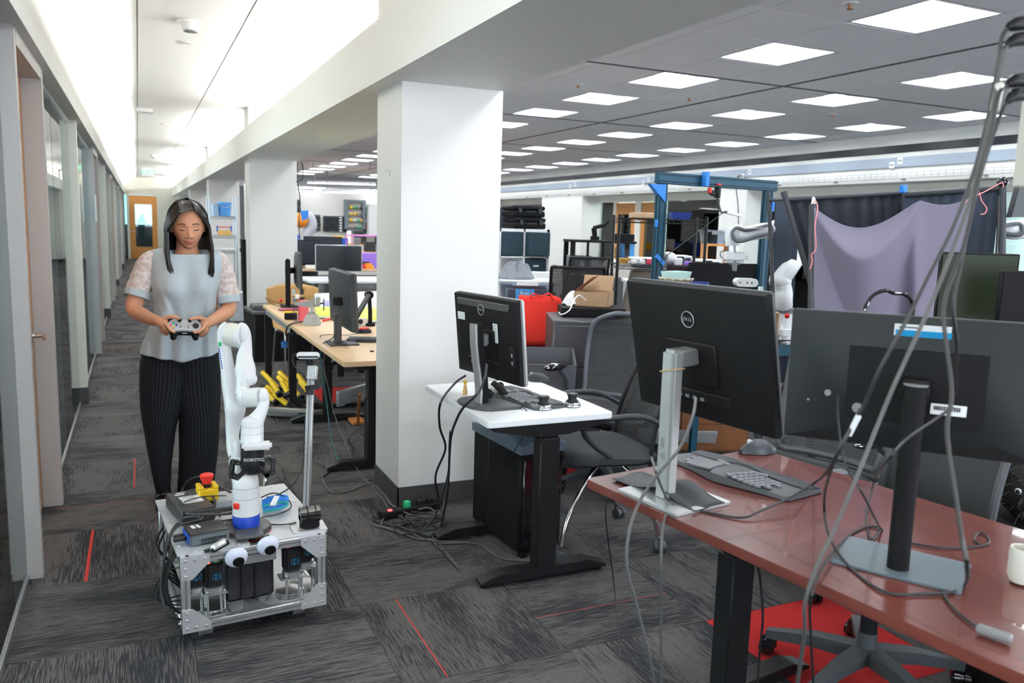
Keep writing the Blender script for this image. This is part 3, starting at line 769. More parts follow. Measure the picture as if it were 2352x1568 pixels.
# --- monitor on the white desk
A_, TA = monitor('silver-framed black monitor seen from behind on the white desk', (1.335, 3.215, .721), (1.405, 3.290, 1.010), R(11.2), R(5.7), .502, .374, th=.055, shell=BLKM, rim=SILV, stand=SILV, base_m=DGREY, base_kind='curved', top_z=.36, logo=.128)
m = MB(TA); m.box((0,-.0255,.128), (.40,.012,.075), b=.003); m.build('vent_panel', GRL, A_)
sticker(A_, TA, .105, .035, .035, .085, -.036, 7)
m = MB(TA); m.box((.215,-.026,-.06), (.03,.03,.09), b=.004); o = m.build('usb_ports', BLKM, A_)
m = MB(TA); m.box((.226,-.042,-.045), (.006,.002,.014)); m.box((.226,-.042,-.078), (.006,.002,.014)); m.build('usb_slot', SILV, o)
m = MB(TA); m.box((-.16,-.05,.05),(.05,.03,.03),rz=.2); 
sticker(A_, TA, -.165, .085, .06, .035, -.036, 0, m=PAPER, name='paper_tag')
# --- monitor with silver pillar on the red desk
B_, TB = monitor('black monitor on a thick silver pillar stand, red desk', (1.380, 1.888, .721), (1.500, 1.925, 1.145), R(8.2), R(12.5), .56, .415, th=.05, shell=BLKM, rim=DGREY, stand=SILV, base_m=mat('base_silver', (.52,.54,.55), .35, metal=.5), base_kind='plate', base_size=(.25,.22), top_z=.445)
m = MB(TB); m.box((0,-.012,.193), (.50,.006,.006)); m.build('vent_slot', BLKM, B_)
m = MB(Matrix.Rotation(R(8.2)-PI/2,4,'Z')); P_ = rrect(-.0295,-.0245,.0295,.0245,.010); m.tube([(p[0], p[1], .385+p[0]*.25) for p in P_], .0022, n=6, closed=True, res=1); m.build('rubber_band', mat('rubber_band', (.55,.38,.18), .6), B_)
m = MB(Matrix.Rotation(R(8.2)-PI/2,4,'Z')); m.cyl((.004,-.0235,.135),(.004,-.0215,.135),.011,n=18); m.box((.0,-.0235,.175),(.012,.003,.028),b=.003); m.build('cable_hole', MGREY, B_)
# --- wide monitor with black pole stand on the red desk
Cc = Vector(at(1821, 707.5, d=2.05)) + Vector((.656,-.755,0))*.29 + Vector((0,0,-.165))
C_, TC = monitor('wide black monitor on a round black pole stand, red desk', (1.611, 1.274, .721), Cc, R(41), R(0.8), .58, .33, th=.05, shell=mat('dark_shell', (.013,.0155,.017), .5, spec=.25), rim=DGREY, stand=BLKM, base_m=mat('base_slate', (.11,.14,.165), .4), base_kind='pole', style='wedge', logo=False, col_yaw=R(30), top_z=.445)
TL_ = TC @ Matrix.Translation((.005,-.0255,.1215)) @ Matrix.Rotation(R(28.8),4,'X')
m = MB(TL_); m.box((0,0,0), (.120,.0012,.062), b=.0004); o = m.build('blue_label', PAPER, C_)
m = MB(TL_); m.box((.003,-.001,.001), (.118,.001,.028)); m.build('blue_stripe', mat('label_blue', (.02,.30,.58), .5), o)
m = MB(TL_); m.box((.015,-.001,-.022), (.06,.001,.002)); m.box((-.03,-.001,.023), (.04,.001,.003)); m.build('print', DGREY, o)
o = sticker(C_, TC, .075, -.045, .075, .026, -.0460, 0, name='barcode_label')
m = MB(TC)
x = .045
random.seed(3)
while x < .098: wd = random.choice((.0008,.0016,.0024)); m.box((x,-.0472,-.042), (wd,.0006,.010)); x += wd+random.choice((.001,.0018))
m.build('barcode', BLKM, o)
m = MB(TC)
for k in range(3): m.cyl((-.235+.018*k,-.016,-.06),(-.235+.018*k,-.020,-.06),.003,n=10); m.build('screw_hole', MGREY, C_); m = MB(TC)
m.cyl((-.12,-.040,-.062),(-.12,-.049,-.062),.012,n=14); m.build('video_port', MGREY, C_); m = MB(TC); m.cyl((-.19,-.024,-.035),(-.19,-.034,-.035),.008,n=12); m.build('power_port', MGREY, C_)
m = MB(TC); m.box((.283,-.006,.145), (.03,.012,.04)); m.build('blue_tape', TAPEB, C_)
# --- curved monitor and far monitor on the birch desks
D_, TD = monitor('large curved dark monitor seen edge-on on the near birch desk', (1.165, 5.25, .706), (1.235, 5.42, .985), R(-1), R(2.5), .70, .378, th=.06, shell=GRAPH, rim=DGREY, stand=DGREY, base_m=GRAPH, base_kind='plate', base_size=(.20,.19), logo=True, style='plain', top_z=.20)
E_, TE = monitor('slim black monitor on a tall square post, far birch desk', (1.24, 7.66, .706), (1.36, 7.80, 1.035), R(-6), R(0), .44, .335, th=.05, shell=DGREY, rim=GRAPH, stand=BLKM, base_m=BLKM, base_kind='plate', base_size=(.24,.2), logo=False, top_z=.44)

# ---------------------------------------------------------------- split ergonomic keyboard
KEYM = mat('key_grey', (.16,.17,.185), .45); 
def keyboard(label, loc, rz, split=True, s=1.0):
    t = thing('keyboard', label, 'keyboard', loc, rz)
    def hz(x): return .016+.016*math.exp(-((abs(x)-.0)/.075)**2)
    def outline(x): return (-.115-.018*math.exp(-((abs(x)-.15)/.07)**2)+.030*math.exp(-(x/.06)**2), .082+.030*math.exp(-(x/.09)**2)-.012*(abs(x)/.24)**2)
    N = 26; m = MB(); top = []; bot = []
    for i in range(N+1):
        x = -.24+.48*i/N; y0, y1 = outline(x); e = min(1, (.24-abs(x))/.02+.25)
        y0 *= (.75+.25*min(1, e)); y1 *= (.82+.18*min(1, e)); z = hz(x)
        top.append([(x,y0,.004),(x,y0+.006,z*.75),(x,y0+.05,z),(x,y1-.03,z+.004),(x,y1-.003,z*.9),(x,y1,.006),(x,y1,.002),(x,y0,.002)])
    m.rings(top); m.build('keyboard_body', DGREY, t)
    m = MB()
    for i in range(4): pass
    for side in (-1, 1):
        m = MB()
        for r in range(5):
            for c in range(6 + (r % 2)):
                x = side*(.042+.0195*c+ .004*(r)); y = .072-.0195*r - .012*(1-abs(x)/.2)*0 - .0
                y = .078-.0192*r + .022*math.exp(-(x/.09)**2)
                m.box((x, y, hz(x)+.0065), (.0170,.0165,.007), b=.0012)
        m.box((side*.07, -.012, hz(.07)+.005), (.06,.018,.008), b=.003, rz=side*R(-10)); m.build('key_cluster', KEYM, t)
    m = MB(); top = []
    for i in range(N+1):
        x = -.232+.464*i/N; y0, y1 = outline(x); z = hz(x); e = min(1, (.24-abs(x))/.02+.3)
        top.append([(x,y0*.9+.006,z*.95),(x,y0*.6,z+.007),(x,-.032,z+.006),(x,-.028,z)])
    m.rings(top); m.build('palm_rest', GRAPH, t)
    return t
kb = keyboard('dark split ergonomic keyboard on the red desk', (1.735, 1.99, .7205), R(100))
kb2 = keyboard('dark split ergonomic keyboard on the white desk', (1.565, 3.27, .7205), R(96))
kb2.scale = (.92,.92,.92)
# flat keyboard on birch desk
t = thing('keyboard', 'flat dark keyboard on the near birch desk at the column', 'keyboard', at(870, 783, z=.707), R(-22))
m = MB(); m.box((0,0,.008), (.42,.14,.016), b=.004); m.build('keyboard_body', DGREY, t)
m = MB()
for r in range(5):
    for c in range(20): m.box((-.195+.0205*c, -.05+.025*r, .018), (.017,.02,.005))
m.build('keycaps', GRAPH, t)

def mouse(label, loc, rz, mt=GRAPH, top=None):
    t = thing('computer_mouse', label, 'mouse', loc, rz)
    m = MB(); rr = []
    for k in range(9):
        a = k/8; x = -.06+.12*a; w = .034*math.sin(PI*min(1, a*1.0+.08))**.45 if a < .98 else .012; h = .042*math.sin(PI*(.10+.84*a))**.7
        ring = []
        for q in range(12):
            th = PI*q/11; ring.append((x, w*math.cos(th), h*math.sin(th)))
        rr.append(ring)
    m.rings(rr, cap=True); m.build('mouse_body', mt, t)
    m = MB(); m.cyl((.028,-.004,.033),(.028,.004,.033),.010,n=14); m.build('scroll_wheel', SILV, t)
    if top: m = MB(); m.ball((-.005,0,.03),(.045,.024,.012)); m.build('mouse_shell', top, t)
    return t
mo = mouse('grey wireless mouse on the far edge of the red desk', at(1738, 1038, z=.722), R(175), MGREY if False else mat('mouse_grey', (.045,.052,.06), .4)); mo.scale = (1.15,1.15,1.15)
mo2 = mouse('dark grey mouse with magnet gel rest, back of the white desk', at(1233, 874, z=.722), R(150), GRAPH)
mo3 = mouse('red and black mouse on the near birch desk', at(835, 764, z=.707), R(200), BLK, RED)

# dark sheet lying on the monitor foot, red desk
t = MB(); P0 = Vector((1.46, 1.93, .735))
def sheet(u, v):
    x = -.16+.34*u; y = -.05+.13*v; return (x, y, .002+.028*math.exp(-((x+.02)/.07)**2)+.004*math.sin(6*v))
o = t.grid(sheet, 22, 8).build('folded_sleeve', GRAPH, label='dark grey folded cloth sleeve draped over the silver monitor foot', cat='sleeve', loc=(1.435,1.93,.727), rz=R(100), solid=.003)

# space-navigator knobs on the white desk
for k, (px, py, lab) in enumerate(((1248, 938, 'silver and black 3D control knob, nearer the monitor'), (1314, 932, 'silver and black 3D control knob near the white desk corner'))):
    t = thing('control_knob', lab, 'control knob', at(px, py, z=.721))
    m = MB(); m.lathe([(.030,0),(.0385,.002),(.0385,.006),(.034,.017),(.030,.020)], n=32); m.build('knob_base', STEEL, t)
    m = MB(); m.lathe([(.030,.020),(.026,.024),(.0235,.028)], n=28); m.build('knob_ring', BLK, t)
    m = MB(); m.lathe([(.022,.027),(.019,.034),(.021,.045),(.0255,.052),(.025,.056),(.015,.0575)], n=28); o = m.build('knob_cap', BLK, t)
    m = MB(); m.cyl((0,0,.0574),(0,0,.0582),.010,n=18); m.build('cap_badge', MGREY, o)
    m = MB()
    for a in range(-3, 4): m.box((.037*math.cos(R(250+a*16)), .037*math.sin(R(250+a*16)), .010), (.004,.003,.005), rz=R(250+a*16))
    m.build('button_marks', DGREY, t)
# penguin / cow plush on the monitor foot
t = thing('plush_toy', 'small black and white plush toy slumped on the monitor foot', 'plush toy', at(1130, 905, z=.735))
m = MB(); m.ball((.0,.0,.030),(.028,.045,.028),M=Matrix.Rotation(.5,4,'Z')); m.ball((-.045,-.01,.022),(.038,.020,.018)); m.build('toy_body', mat('plush_white', (.75,.73,.68), .95, bump=.4, bscale=150), t)
m = MB(); m.tube([(.0,-.01,.05),(.02,-.05,.035),(.03,-.085,.012)], [.017,.017,.016], n=10); m.tube([(-.05,-.02,.03),(-.04,-.06,.02),(-.03,-.075,.012)], [.014,.018,.014], n=10); m.ball((.05,.02,.035),(.016,.02,.016)); m.build('toy_leg', mat('plush_black', (.012,.012,.012), .95, bump=.4, bscale=150), t)
m = MB(); m.ball((-.035,.03,.05),(.022,.016,.012)); m.build('toy_scarf', ORNG, t)
t = thing('plush_toy', 'tiny tan figure with tufted yellow hair behind the monitor pillar', 'figurine', at(1068, 905, z=.722))
m = MB(); m.lathe([(.014,0),(.016,.02),(.010,.04),(.013,.05),(.004,.062)], n=16); m.build('figure_body', mat('figure_tan', (.7,.42,.18), .6), t)
m = MB()
for k in range(26): a = k*2.4; m.cyl((0,0,.055),(.026*math.cos(a)*(k%4)/3, .026*math.sin(a)*(k%4)/3, .095-.004*(k%5)), .0028, .0006, n=5)
m.build('figure_hair', mat('yellow_hair', (.75,.48,.05), .9), t); t.scale = (.75,)*3
# hub and dongle on the red desk, white carved piece, cable tie
a, b = at(2243, 1440, z=.733), at(2325, 1468, z=.733)
m = MB(); m.bar(a, b, .022, .016, b=.004); m.build('cable_adapter', MGREY, label='slim grey cable adapter lying near the red desk edge', cat='adapter')
t = thing('printed_part', 'off-white printed plastic cup-shaped part on the red desk', 'plastic part', at(2345, 1338, z=.721))
m = MB(); m.lathe([(.004,0),(.024,.004),(.030,.018),(.031,.07),(.029,.084),(.025,.084),(.024,.03),(.004,.02)], n=28); m.build('cup_shell', IVORY, t)
m = MB(); m.box((-.012,-.015,.086),(.012,.012,.02),b=.002); m.box((.014,-.01,.086),(.012,.012,.02),b=.002); m.build('cup_prong', IVORY, t)
# ================================================================ chairs
def caster(parent, p, r=.028, m=BLKS, ang=0, name='caster', stem=.055):
    mb = MB(Matrix.Translation(p) @ Matrix.Rotation(ang, 4, 'Z'))
    for s in (-1, 1): mb.cyl((s*.008,.0,r),(s*.026,.0,r), r, n=20); mb.cyl((s*.026,.0,r),(s*.029,.0,r), r*.6, n=16)
    mb.cyl((-.008,0,r),(.008,0,r), r*.75, n=14); mb.cyl((0,-.022,r*.9),(0,-.022,stem+.02), .011, n=10); mb.box((0,-.012,r*1.5),(.022,.036,.022),b=.005)
    return mb.build(name, m, parent)
def star_base(t, r=.31, z=.075, hub=.03, m=BLK, a0=0.3, lift=.05, col_top=.40, gas=CHROME):
    base = MB()
    for k in range(5):
        a = a0+2*PI*k/5; d = Vector((math.cos(a), math.sin(a), 0)); n = Vector((-d.y, d.x, 0)); rr = []
        for s, w, zz, h in ((.02,.030,z+lift,.055),(.5,.024,z+lift*.75,.045),(1,.016,z,.032)):
            c = d*(r*s); rr.append([c+n*w+Vector((0,0,zz)), c-n*w+Vector((0,0,zz)), c-n*w*.8+Vector((0,0,zz-h)), c+n*w*.8+Vector((0,0,zz-h))])
        base.rings(rr, smooth=False)
    base.cyl((0,0,z-.01),(0,0,z+lift+.05), hub+.008, hub, n=20)
    o = base.build('star_base', m, t)
    for k in range(5):
        a = a0+2*PI*k/5; caster(t, (math.cos(a)*(r-.005), math.sin(a)*(r-.005), 0), ang=a+.9+k)
    c = MB(); c.cyl((0,0,z+lift+.04),(0,0,col_top), .017, n=16); c.build('gas_lift', gas, t)
    c = MB(); c.cyl((0,0,z+lift),(0,0,z+lift+.13), .027, n=18); c.build('lift_sleeve', BLK, t)
def mesh_back(T, w0, w1, h, m, frame_m, t, bow=.05, lean=.12, fr=.014, inner=True, name='backrest', wave=0.0):
    """upright curved back in T: local X across, Z up, front toward -Y ... surface y(z)"""
    def sp(u, v, d=0.0):
        x = (u-.5)*2; ww = (w0*(1-v)+w1*v)/2*(1-.10*max(0, v-.82)/.18*0); zc = h*v
        corner = 0
        y = lean*v*v*h*1.2 + bow*(x*x) + wave*math.sin(PI*v)
        return (x*ww, y+d, zc)
    mb = MB(T); mb.grid(lambda u, v: sp(u, v), 17, 17); o = mb.build(name, m, t)
    P = [sp(u/10, 0) for u in range(11)] + [sp(1, v/10) for v in range(1, 10)] + [sp(1-u/10, 1) for u in range(0, 11)] + [sp(0, 1-v/10) for v in range(1, 10)]
    mb = MB(T); mb.tube(P, fr, n=8, closed=True, res=2); mb.build('back_frame', frame_m, t)
    return o
def seat_pad(T, w, d, th, m, t, name='seat', nose=.03, dish=.012):
    mb = MB(T); rr = []
    for k in range(13):
        a = -1+2*k/12; x = a*w/2; e = math.sqrt(max(0, 1-abs(a)**5)); rr.append([])
        for q in range(24):
            b = 2*PI*q/24; cy = math.copysign(abs(math.cos(b))**.5, math.cos(b)); cz = math.copysign(abs(math.sin(b))**.8, math.sin(b))
            y = cy*d/2*(.55+.45*e); z = cz*th/2*(.35+.65*e) - dish*(1-a*a)*(1-cy*cy) - (nose if cy < -.75 else 0)*(-cy-.75)*2
            rr[-1].append((x, y, z))
    mb.rings(rr); return mb.build(name, m, t)

# --- guest chair with chrome legs (faces the white desk, i.e. -x)
t = thing('mesh_chair', 'black mesh-back chair with curved chrome legs behind the white desk', 'chair', (1.99, 3.28, 0), R(-98))
T = Matrix.Identity(4)     # local: front = -Y, so rotated to face -x
seat_pad(frame((0, 0, .455), rx=R(-2)), .50, .47, .07, SEATF, t)
m = MB()
for k in range(2):
    pass
def back_pt(u, v): return None
mesh_back(frame((0, .225, .42), rx=R(0)), .43, .36, .52, MESHT, BLK, t, bow=-.05, lean=.28, fr=.011)
for s in (-1, 1):
    m = MB(); m.tube([(s*.255,.23,.60),(s*.275,.10,.665),(s*.28,-.06,.668),(s*.27,-.17,.645),(s*.262,-.185,.60),(s*.25,-.12,.53),(s*.235,-.02,.46)], [.011,.013,.014,.014,.013,.012,.011], n=10); m.build('armrest', GRAPH, t)
    m = MB(); m.tube([(s*.235,.21,.44),(s*.245,.24,.56),(s*.20,.34,.80)], .011, n=8); m.build('back_post', BLK, t)
    m = MB(); m.tube([(s*.10,-.02,.42),(s*.16,-.10,.38),(s*.22,-.22,.22),(s*.245,-.265,.075)], .0115, n=12, res=6); m.build('leg', CHROME, t)
    m = MB(); m.tube([(s*.12,.05,.42),(s*.17,.10,.36),(s*.215,.19,.20),(s*.235,.225,.075)], .0115, n=12, res=6); m.build('leg', CHROME, t)
    caster(t, (s*.245,-.275,0), .026, DGREY, ang=.5*s, stem=.06); caster(t, (s*.235,.235,0), .026, DGREY, ang=1.2*s, stem=.06)
m = MB(); m.box((0,.02,.415),(.30,.30,.02)); m.build('seat_pan', BLK, t)

# --- big grey mesh task chair behind it
SLATE = mat('slate_frame', (.085,.098,.115), .4)
def aeron(label, loc, rz, back=MESHT, fr=SLATE, arms=True, group=None, h=.56, headrest=False):
    t = thing('task_chair', label, 'chair', loc, rz, group)
    star_base(t, .30, a0=.5, m=GRAPH)
    m = MB(); m.box((0,.03,.39),(.20,.28,.06),b=.02); m.build('tilt_mechanism', BLK, t)
    seat_pad(frame((0,-.02,.455)), .52, .46, .045, MESHF, t)
    m = MB(); m.tube([(-.26,-.22,.455),(.26,-.22,.455),(.265,.0,.46),(.25,.21,.46),(-.25,.21,.46),(-.265,0,.46)], .018, closed=True, n=8); m.build('seat_frame', fr, t)
    # round-shouldered back
    def sp(u, v):
        x = (u-.5)*2; prof = .19+.075*math.sin(PI*min(1,(v*.62+.18))); prof *= math.sqrt(max(.02, 1-max(0,(v-.72)/.30)**3))
        return (x*prof, .24+.10*v+.05*x*x*-1+.03*math.sin(PI*v), .50+h*v-.0*abs(x)**3*(v**3))
    m = MB(); m.grid(sp, 17, 17); m.build('backrest', back, t)
    P = [sp(0, v/12) for v in range(13)] + [sp(u/6, 1) for u in range(1, 6)] + [sp(1, 1-v/12) for v in range(13)] + [sp(1-u/6, 0) for u in range(1, 6)]
    m = MB(); m.tube(P, .016, n=8, closed=True, res=2); m.build('back_frame', fr, t)
    m = MB(); m.tube([(0,.12,.40),(0,.30,.46),(0,.36,.62),(0,.34,.80)], [.022,.022,.018,.012], n=8); m.build('back_spine', fr, t)
    if arms:
        for s in (-1, 1):
            m = MB(); m.tube([(s*.24,.16,.42),(s*.31,.16,.46),(s*.325,.12,.58),(s*.32,.02,.655)], [.016,.016,.016,.018], n=8); o = m.build('armrest', fr, t)
            m = MB(); m.ball((s*.315,-.03,.68),(.045,.125,.026)); m.build('arm_pad', BLKS, o)
    if headrest:
        m = MB(); m.tube([(-.11,.36,1.18),(-.095,.38,1.27),(-.05,.385,1.315),(0,.385,1.305),(.05,.385,1.325),(.10,.38,1.27),(.115,.36,1.19)], .008, n=8); m.build('headrest_loop', BLKS, t)
        m = MB(); m.tube([(-.11,.36,1.18),(-.10,.35,1.0)], .006); m.tube([(.115,.36,1.19),(.10,.35,1.0)], .006); m.build('headrest_stem', BLKS, t)
    return t
aeron('large grey mesh task chair with rounded back behind the white desk', (2.44, 3.98, 0), R(-58), h=.49)
tch = aeron('dark mesh task chair standing beyond the silver-pillar monitor', (2.62, 2.60, 0), R(-75), fr=DGREY)
# chair whose star base shows under the red desk
t = thing('task_chair', 'grey task chair pushed under the red desk, star base on red carpet', 'chair', (2.19, 1.82, 0), R(-97))
star_base(t, .335, z=.088, a0=R(97-168), m=DGREY, col_top=.42, gas=STEEL)
seat_pad(frame((0,.02,.47)), .50, .47, .07, SEATF, t)
m = MB(); m.box((0,.02,.41),(.22,.30,.05),b=.02); m.build('tilt_mechanism', BLK, t)
mesh_back(frame((0,.26,.52)), .46, .44, .50, SEATF, DGREY, t, bow=-.05, lean=.2)
m = MB(); m.tube([(0,.20,.42),(0,.33,.46),(0,.36,.62)], .02, n=8); m.build('back_spine', DGREY, t)
for s in (-1, 1):
    m = MB(); m.tube([(s*.20,.05,.43),(s*.29,.05,.47),(s*.30,.04,.62)], .016, n=8); o = m.build('armrest', DGREY, t)
    m = MB(); m.box((s*.30,.01,.635),(.085,.23,.022),b=.010,seg=2); m.build('arm_pad', mat('arm_pad_grey', (.13,.15,.165), .5), o)
m = MB(frame((2.19,1.82,0), R(-97)).inverted()); m.tube([A(1990,900,d=2.62), A(1984,730,d=2.62), A(1993,695,d=2.64), A(2010,675,d=2.65), A(2035,667,d=2.65), A(2052,673,d=2.65), A(2075,675,d=2.65), A(2092,688,d=2.65), A(2098,712,d=2.65), A(2094,735,d=2.66), A(2090,900,d=2.68)], .0062, n=8); m.build('headrest_loop', BLKS, t)

# --- computer tower beneath the white desk
t = thing('computer_tower', 'blue-grey domed computer tower standing under the white desk', 'computer tower', (1.62, 3.42, 0), R(4))
m = MB(); m.span((-.115,-.24,.03),(.115,.24,.50),.012); m.build('tower_case', BLKM, t)
m = MB(); rr = []
for k in range(9):
    y = -.25+.50*k/8; e = math.sin(PI*(k+.6)/9.2)**.35; hh = .5+.085*e
    rr.append([(-.12,y,.49),(-.12,y,.53*1.0),(-.105,y,hh-.02),(-.05,y,hh),(.05,y,hh),(.105,y,hh-.02),(.12,y,.53),(.12,y,.49)])
m.rings(rr); m.build('tower_lid', mat('tower_blue_grey', (.15,.19,.25), .32, metal=.3), t)
m = MB(); m.span((-.10,-.252,.05),(.10,-.24,.47),.01)
for k in range(16): m.span((-.085,-.257,.10+.02*k),(.02,-.252,.108+.02*k))
m.build('front_grille', BLKS, t)
m = MB(); m.box((-.08,-.22,.015),(.03,.04,.03)); m.box((.08,-.22,.015),(.03,.04,.03)); m.box((-.08,.22,.015),(.03,.04,.03)); m.box((.08,.22,.015),(.03,.04,.03)); m.build('tower_foot', BLKM, t)
m = MB(); m.span((-.05,-.10,.586),(.05,.16,.589)); m.build('lid_vent', GRL, t)

# --- plush with eyes at the right edge, on a dark case behind the red desk
t = thing('storage_case', 'black box standing behind the red desk under the fuzzy plush', 'box', (2.75, 1.50, 0), R(-15))
m = MB(); m.span((-.25,-.22,0),(.35,.22,.60),.01); m.build('case_body', BLKM, t)
t = thing('plush_toy', 'dark fuzzy plush head with two white-rimmed eyes behind the red desk', 'plush toy', (2.62,1.60,.60), R(-62))
m = MB(); m.ball((0,0,.09),(.10,.08,.095),n=20)
random.seed(5)
for k in range(260):
    a = random.uniform(0, 2*PI); q = random.uniform(-.6, 1); rr_ = math.sqrt(1-q*q*.95); p = Vector((.10*rr_*math.cos(a), .08*rr_*math.sin(a), .09+.095*q)); n_ = Vector((p.x/.01, p.y/.0064, (p.z-.09)/.009)).normalized()
    m.cyl(p, p+n_*random.uniform(.02,.045)+Vector((0,0,random.uniform(-.02,.01))), .003, .0005, n=4, cap=False)
m.build('plush_head', mat('fuzzy_black', (.035,.032,.03), .95), t)
for s in (-1, 1):
    m = MB(); m.ball((s*.035,-.085,.11),(.010,.006,.010),n=12); o = m.build('plush_eye', WHTP, t)
    m = MB(); m.ball((s*.035,-.089,.11),(.007,.005,.007),n=10); m.build('plush_pupil', BLKS, o)

# ================================================================ cables
def cable(label, pts, r=.0035, m=CABLE, name='cable', cat='cable', n=7, group=None, res=6):
    mb = MB(); mb.tube(pts, r, n=n, res=res); return mb.build(name, m, label=label, cat=cat, group=group)
# power strip on the white pillar at the right edge
t = thing('power_strip', 'cream vertical power strip with black plugs at top right edge', 'power strip', (1.51,1.02,1.60))
m = MB(Matrix.Rotation(R(-25),4,'Z')); m.span((.0,-.02,.0),(.06,.02,.40),.004); m.build('strip_body', IVORY, t)
m = MB(Matrix.Rotation(R(-25),4,'Z'))
for z in (.05,.10,.15,.22,.29,.35): m.box((.025,-.021,z),(.024,.002,.024),b=.0009)
m.build('socket', mat('ivory_dark', (.5,.48,.4), .5), t)
m = MB(); m.cyl((.03,-.0,.39),(.03,0,1.22),.012,n=12); m.build('ceiling_rod', SILV, t)
PD = 1.45
def plug(px, py, tilt, lab):
    a = A(px, py, d=PD+.02); b = A(px-38, py+14+tilt, d=PD-.0)
    mb = MB(); mb.tube([a, (a+b)/2, b], [.012,.011,.005], n=10); return b
plugs = []
for (px, py, tl) in ((2350,52,0),(2350,88,6),(2350,182,2),(2350,215,8)):
    a = A(px+14, py, d=PD+.02); b = A(px-20, py+4, d=PD); c = A(px-36, py+12+tl, d=PD-.005)
    mb = MB(); mb.tube([a, b, c], [.013,.012,.005], n=10); mb.build('power_plug', BLK, label='black power plug in the cream strip, %s from the top' % ordn[len(plugs)], cat='plug', group='plugs in the cream power strip'); plugs.append(c)
def deskz(px, py): return A(px, py, z=.725)
cable('black power cable running from the topmost plug down behind the wide monitor', [plugs[0], A(2300,90,d=1.44), A(2292,150,d=1.44), A(2262,300,d=1.46), A(2235,400,d=1.47), A(2190,520,d=1.48), A(2130,640,d=1.47), A(2085,730,d=1.45), A(2020,850,d=1.46), A(1985,930,d=1.50), A(1965,962,d=1.52), A(1905,1075,d=1.62), A(1875,1105,z=.765), A(1820,1139,z=.756), A(1750,1172,z=.738), deskz(1690,1188), deskz(1560,1158)], .0036)
cable('grey cable hanging from the second plug past the blue label', [plugs[1], A(2306,118,d=1.42), A(2290,200,d=1.43), A(2262,330,d=1.43), A(2225,470,d=1.43), A(2170,620,d=1.42), A(2120,740,d=1.40), A(2060,870,d=1.40), A(2010,990,d=1.40), A(1970,1090,d=1.38), A(1915,1220,d=1.37), A(1880,1290,d=1.36), A(1850,1380,d=1.36), A(1848,1450,d=1.40), A(1832,1568,d=1.5)], .0036, CABG)
cable('black cable looping over the wide monitor and across the red desk', [plugs[2], A(2295,215,d=1.42), A(2278,300,d=1.42), A(2246,420,d=1.42), A(2215,560,d=1.40), A(2170,690,d=1.36), A(2172,780,d=1.34), A(2186,900,d=1.32), A(2175,990,d=1.30), A(2192,1120,d=1.25), A(2208,1230,d=1.21), A(2222,1310,d=1.18), A(2215,1345,z=.729), A(2190,1358,z=.727), deskz(2120,1364), deskz(2030,1358), deskz(1950,1300), A(1905,1230,z=.76), A(1893,1150,z=.84), A(1915,1060,d=1.6), A(1950,990,d=1.66), A(1975,940,d=1.75)], .0036)
cable('black cable from the lowest plug down the wide monitor back', [plugs[3], A(2300,260,d=1.44), A(2268,350,d=1.45), A(2240,450,d=1.45), A(2208,600,d=1.43), A(2190,700,d=1.40), A(2198,790,d=1.45), A(2196,850,d=1.62), A(2196,900,d=1.75)], .0034)
cable('short cable crossing in front of the wide monitor pole', [A(2188,935,d=1.72), A(2140,968,d=1.70), A(2080,1010,d=1.66), A(2035,1062,d=1.70), A(2010,1100,z=.80), deskz(1990,1180), deskz(2000,1238), deskz(2020,1215), deskz(1995,1208), deskz(1950,1230), A(1890,1300,z=.74), A(1862,1380,z=.70), A(1862,1450,z=.50), A(1868,1568,z=.28)], .0032)
cable('thin black lead from the wide monitor ports down the desk', [A(1925,912,d=1.98), A(1925,960,d=1.9), A(1940,1060,d=1.75), A(1985,1140,d=1.62), deskz(2025,1215), deskz(2075,1243), deskz(2180,1258), deskz(2265,1250), deskz(2268,1232), deskz(2250,1222), deskz(2238,1238), deskz(2255,1252)], .0028)
cable('grey cable arching across the front of the silver pillar', [A(1598,915,d=1.9), A(1590,960,d=1.82), A(1560,1030,d=1.80), A(1510,1090,d=1.80), A(1470,1150,d=1.80), A(1445,1220,d=1.78), A(1440,1300,d=1.77), A(1460,1380,d=1.78), A(1490,1500,d=1.80), A(1510,1600,d=1.85)], .0036, CABG)
cable('second cable crossing the silver pillar into the desk lead', [A(1497,1050,d=1.85), A(1512,1100,d=1.83), A(1535,1148,z=.727), deskz(1560,1158), A(1545,1160,z=.728), A(1530,1180,z=.715), A(1520,1240,d=1.80), A(1518,1400,d=1.82), A(1520,1600,d=1.9)], .003, CABG)
cable('black cable hanging below the red desk over the red carpet', [A(1740,1300,z=.69), A(1746,1330,z=.62), A(1752,1420,z=.42), A(1745,1500,z=.25), A(1738,1600,z=.02)], .0035)
cable('thin cable hanging at the left side of the red desk leg', [A(1432,1100,z=.725), A(1412,1108,z=.72), A(1396,1140,z=.66), A(1392,1200,z=.50), A(1410,1340,z=.20), A(1425,1500,z=.004), A(1445,1600,z=.004)], .0028)
m = MB(); m.tube([deskz(2165,1362), deskz(2180,1385), deskz(2210,1415), deskz(2245,1440)], .003); m.build('cable', CABLE, label='short lead joining the desk cable loop to the slim adapter', cat='cable')
t = thing('cable_label', 'white wrap-around tag on the cable beside the wide monitor', 'tag', (0,0,0)); m = MB(); m.cyl(A(1972,955,d=1.508), A(1950,998,d=1.53), .0055, n=10); m.build('tag_sleeve', PAPER, t)
t = thing('cable_adapter', 'white inline adapter on the cables high at right edge', 'adapter', (0,0,0)); m = MB(); m.bar(A(2298,190,d=1.43), A(2283,258,d=1.44), .017, .014, b=.003); m.build('adapter_body', IVORY, t)
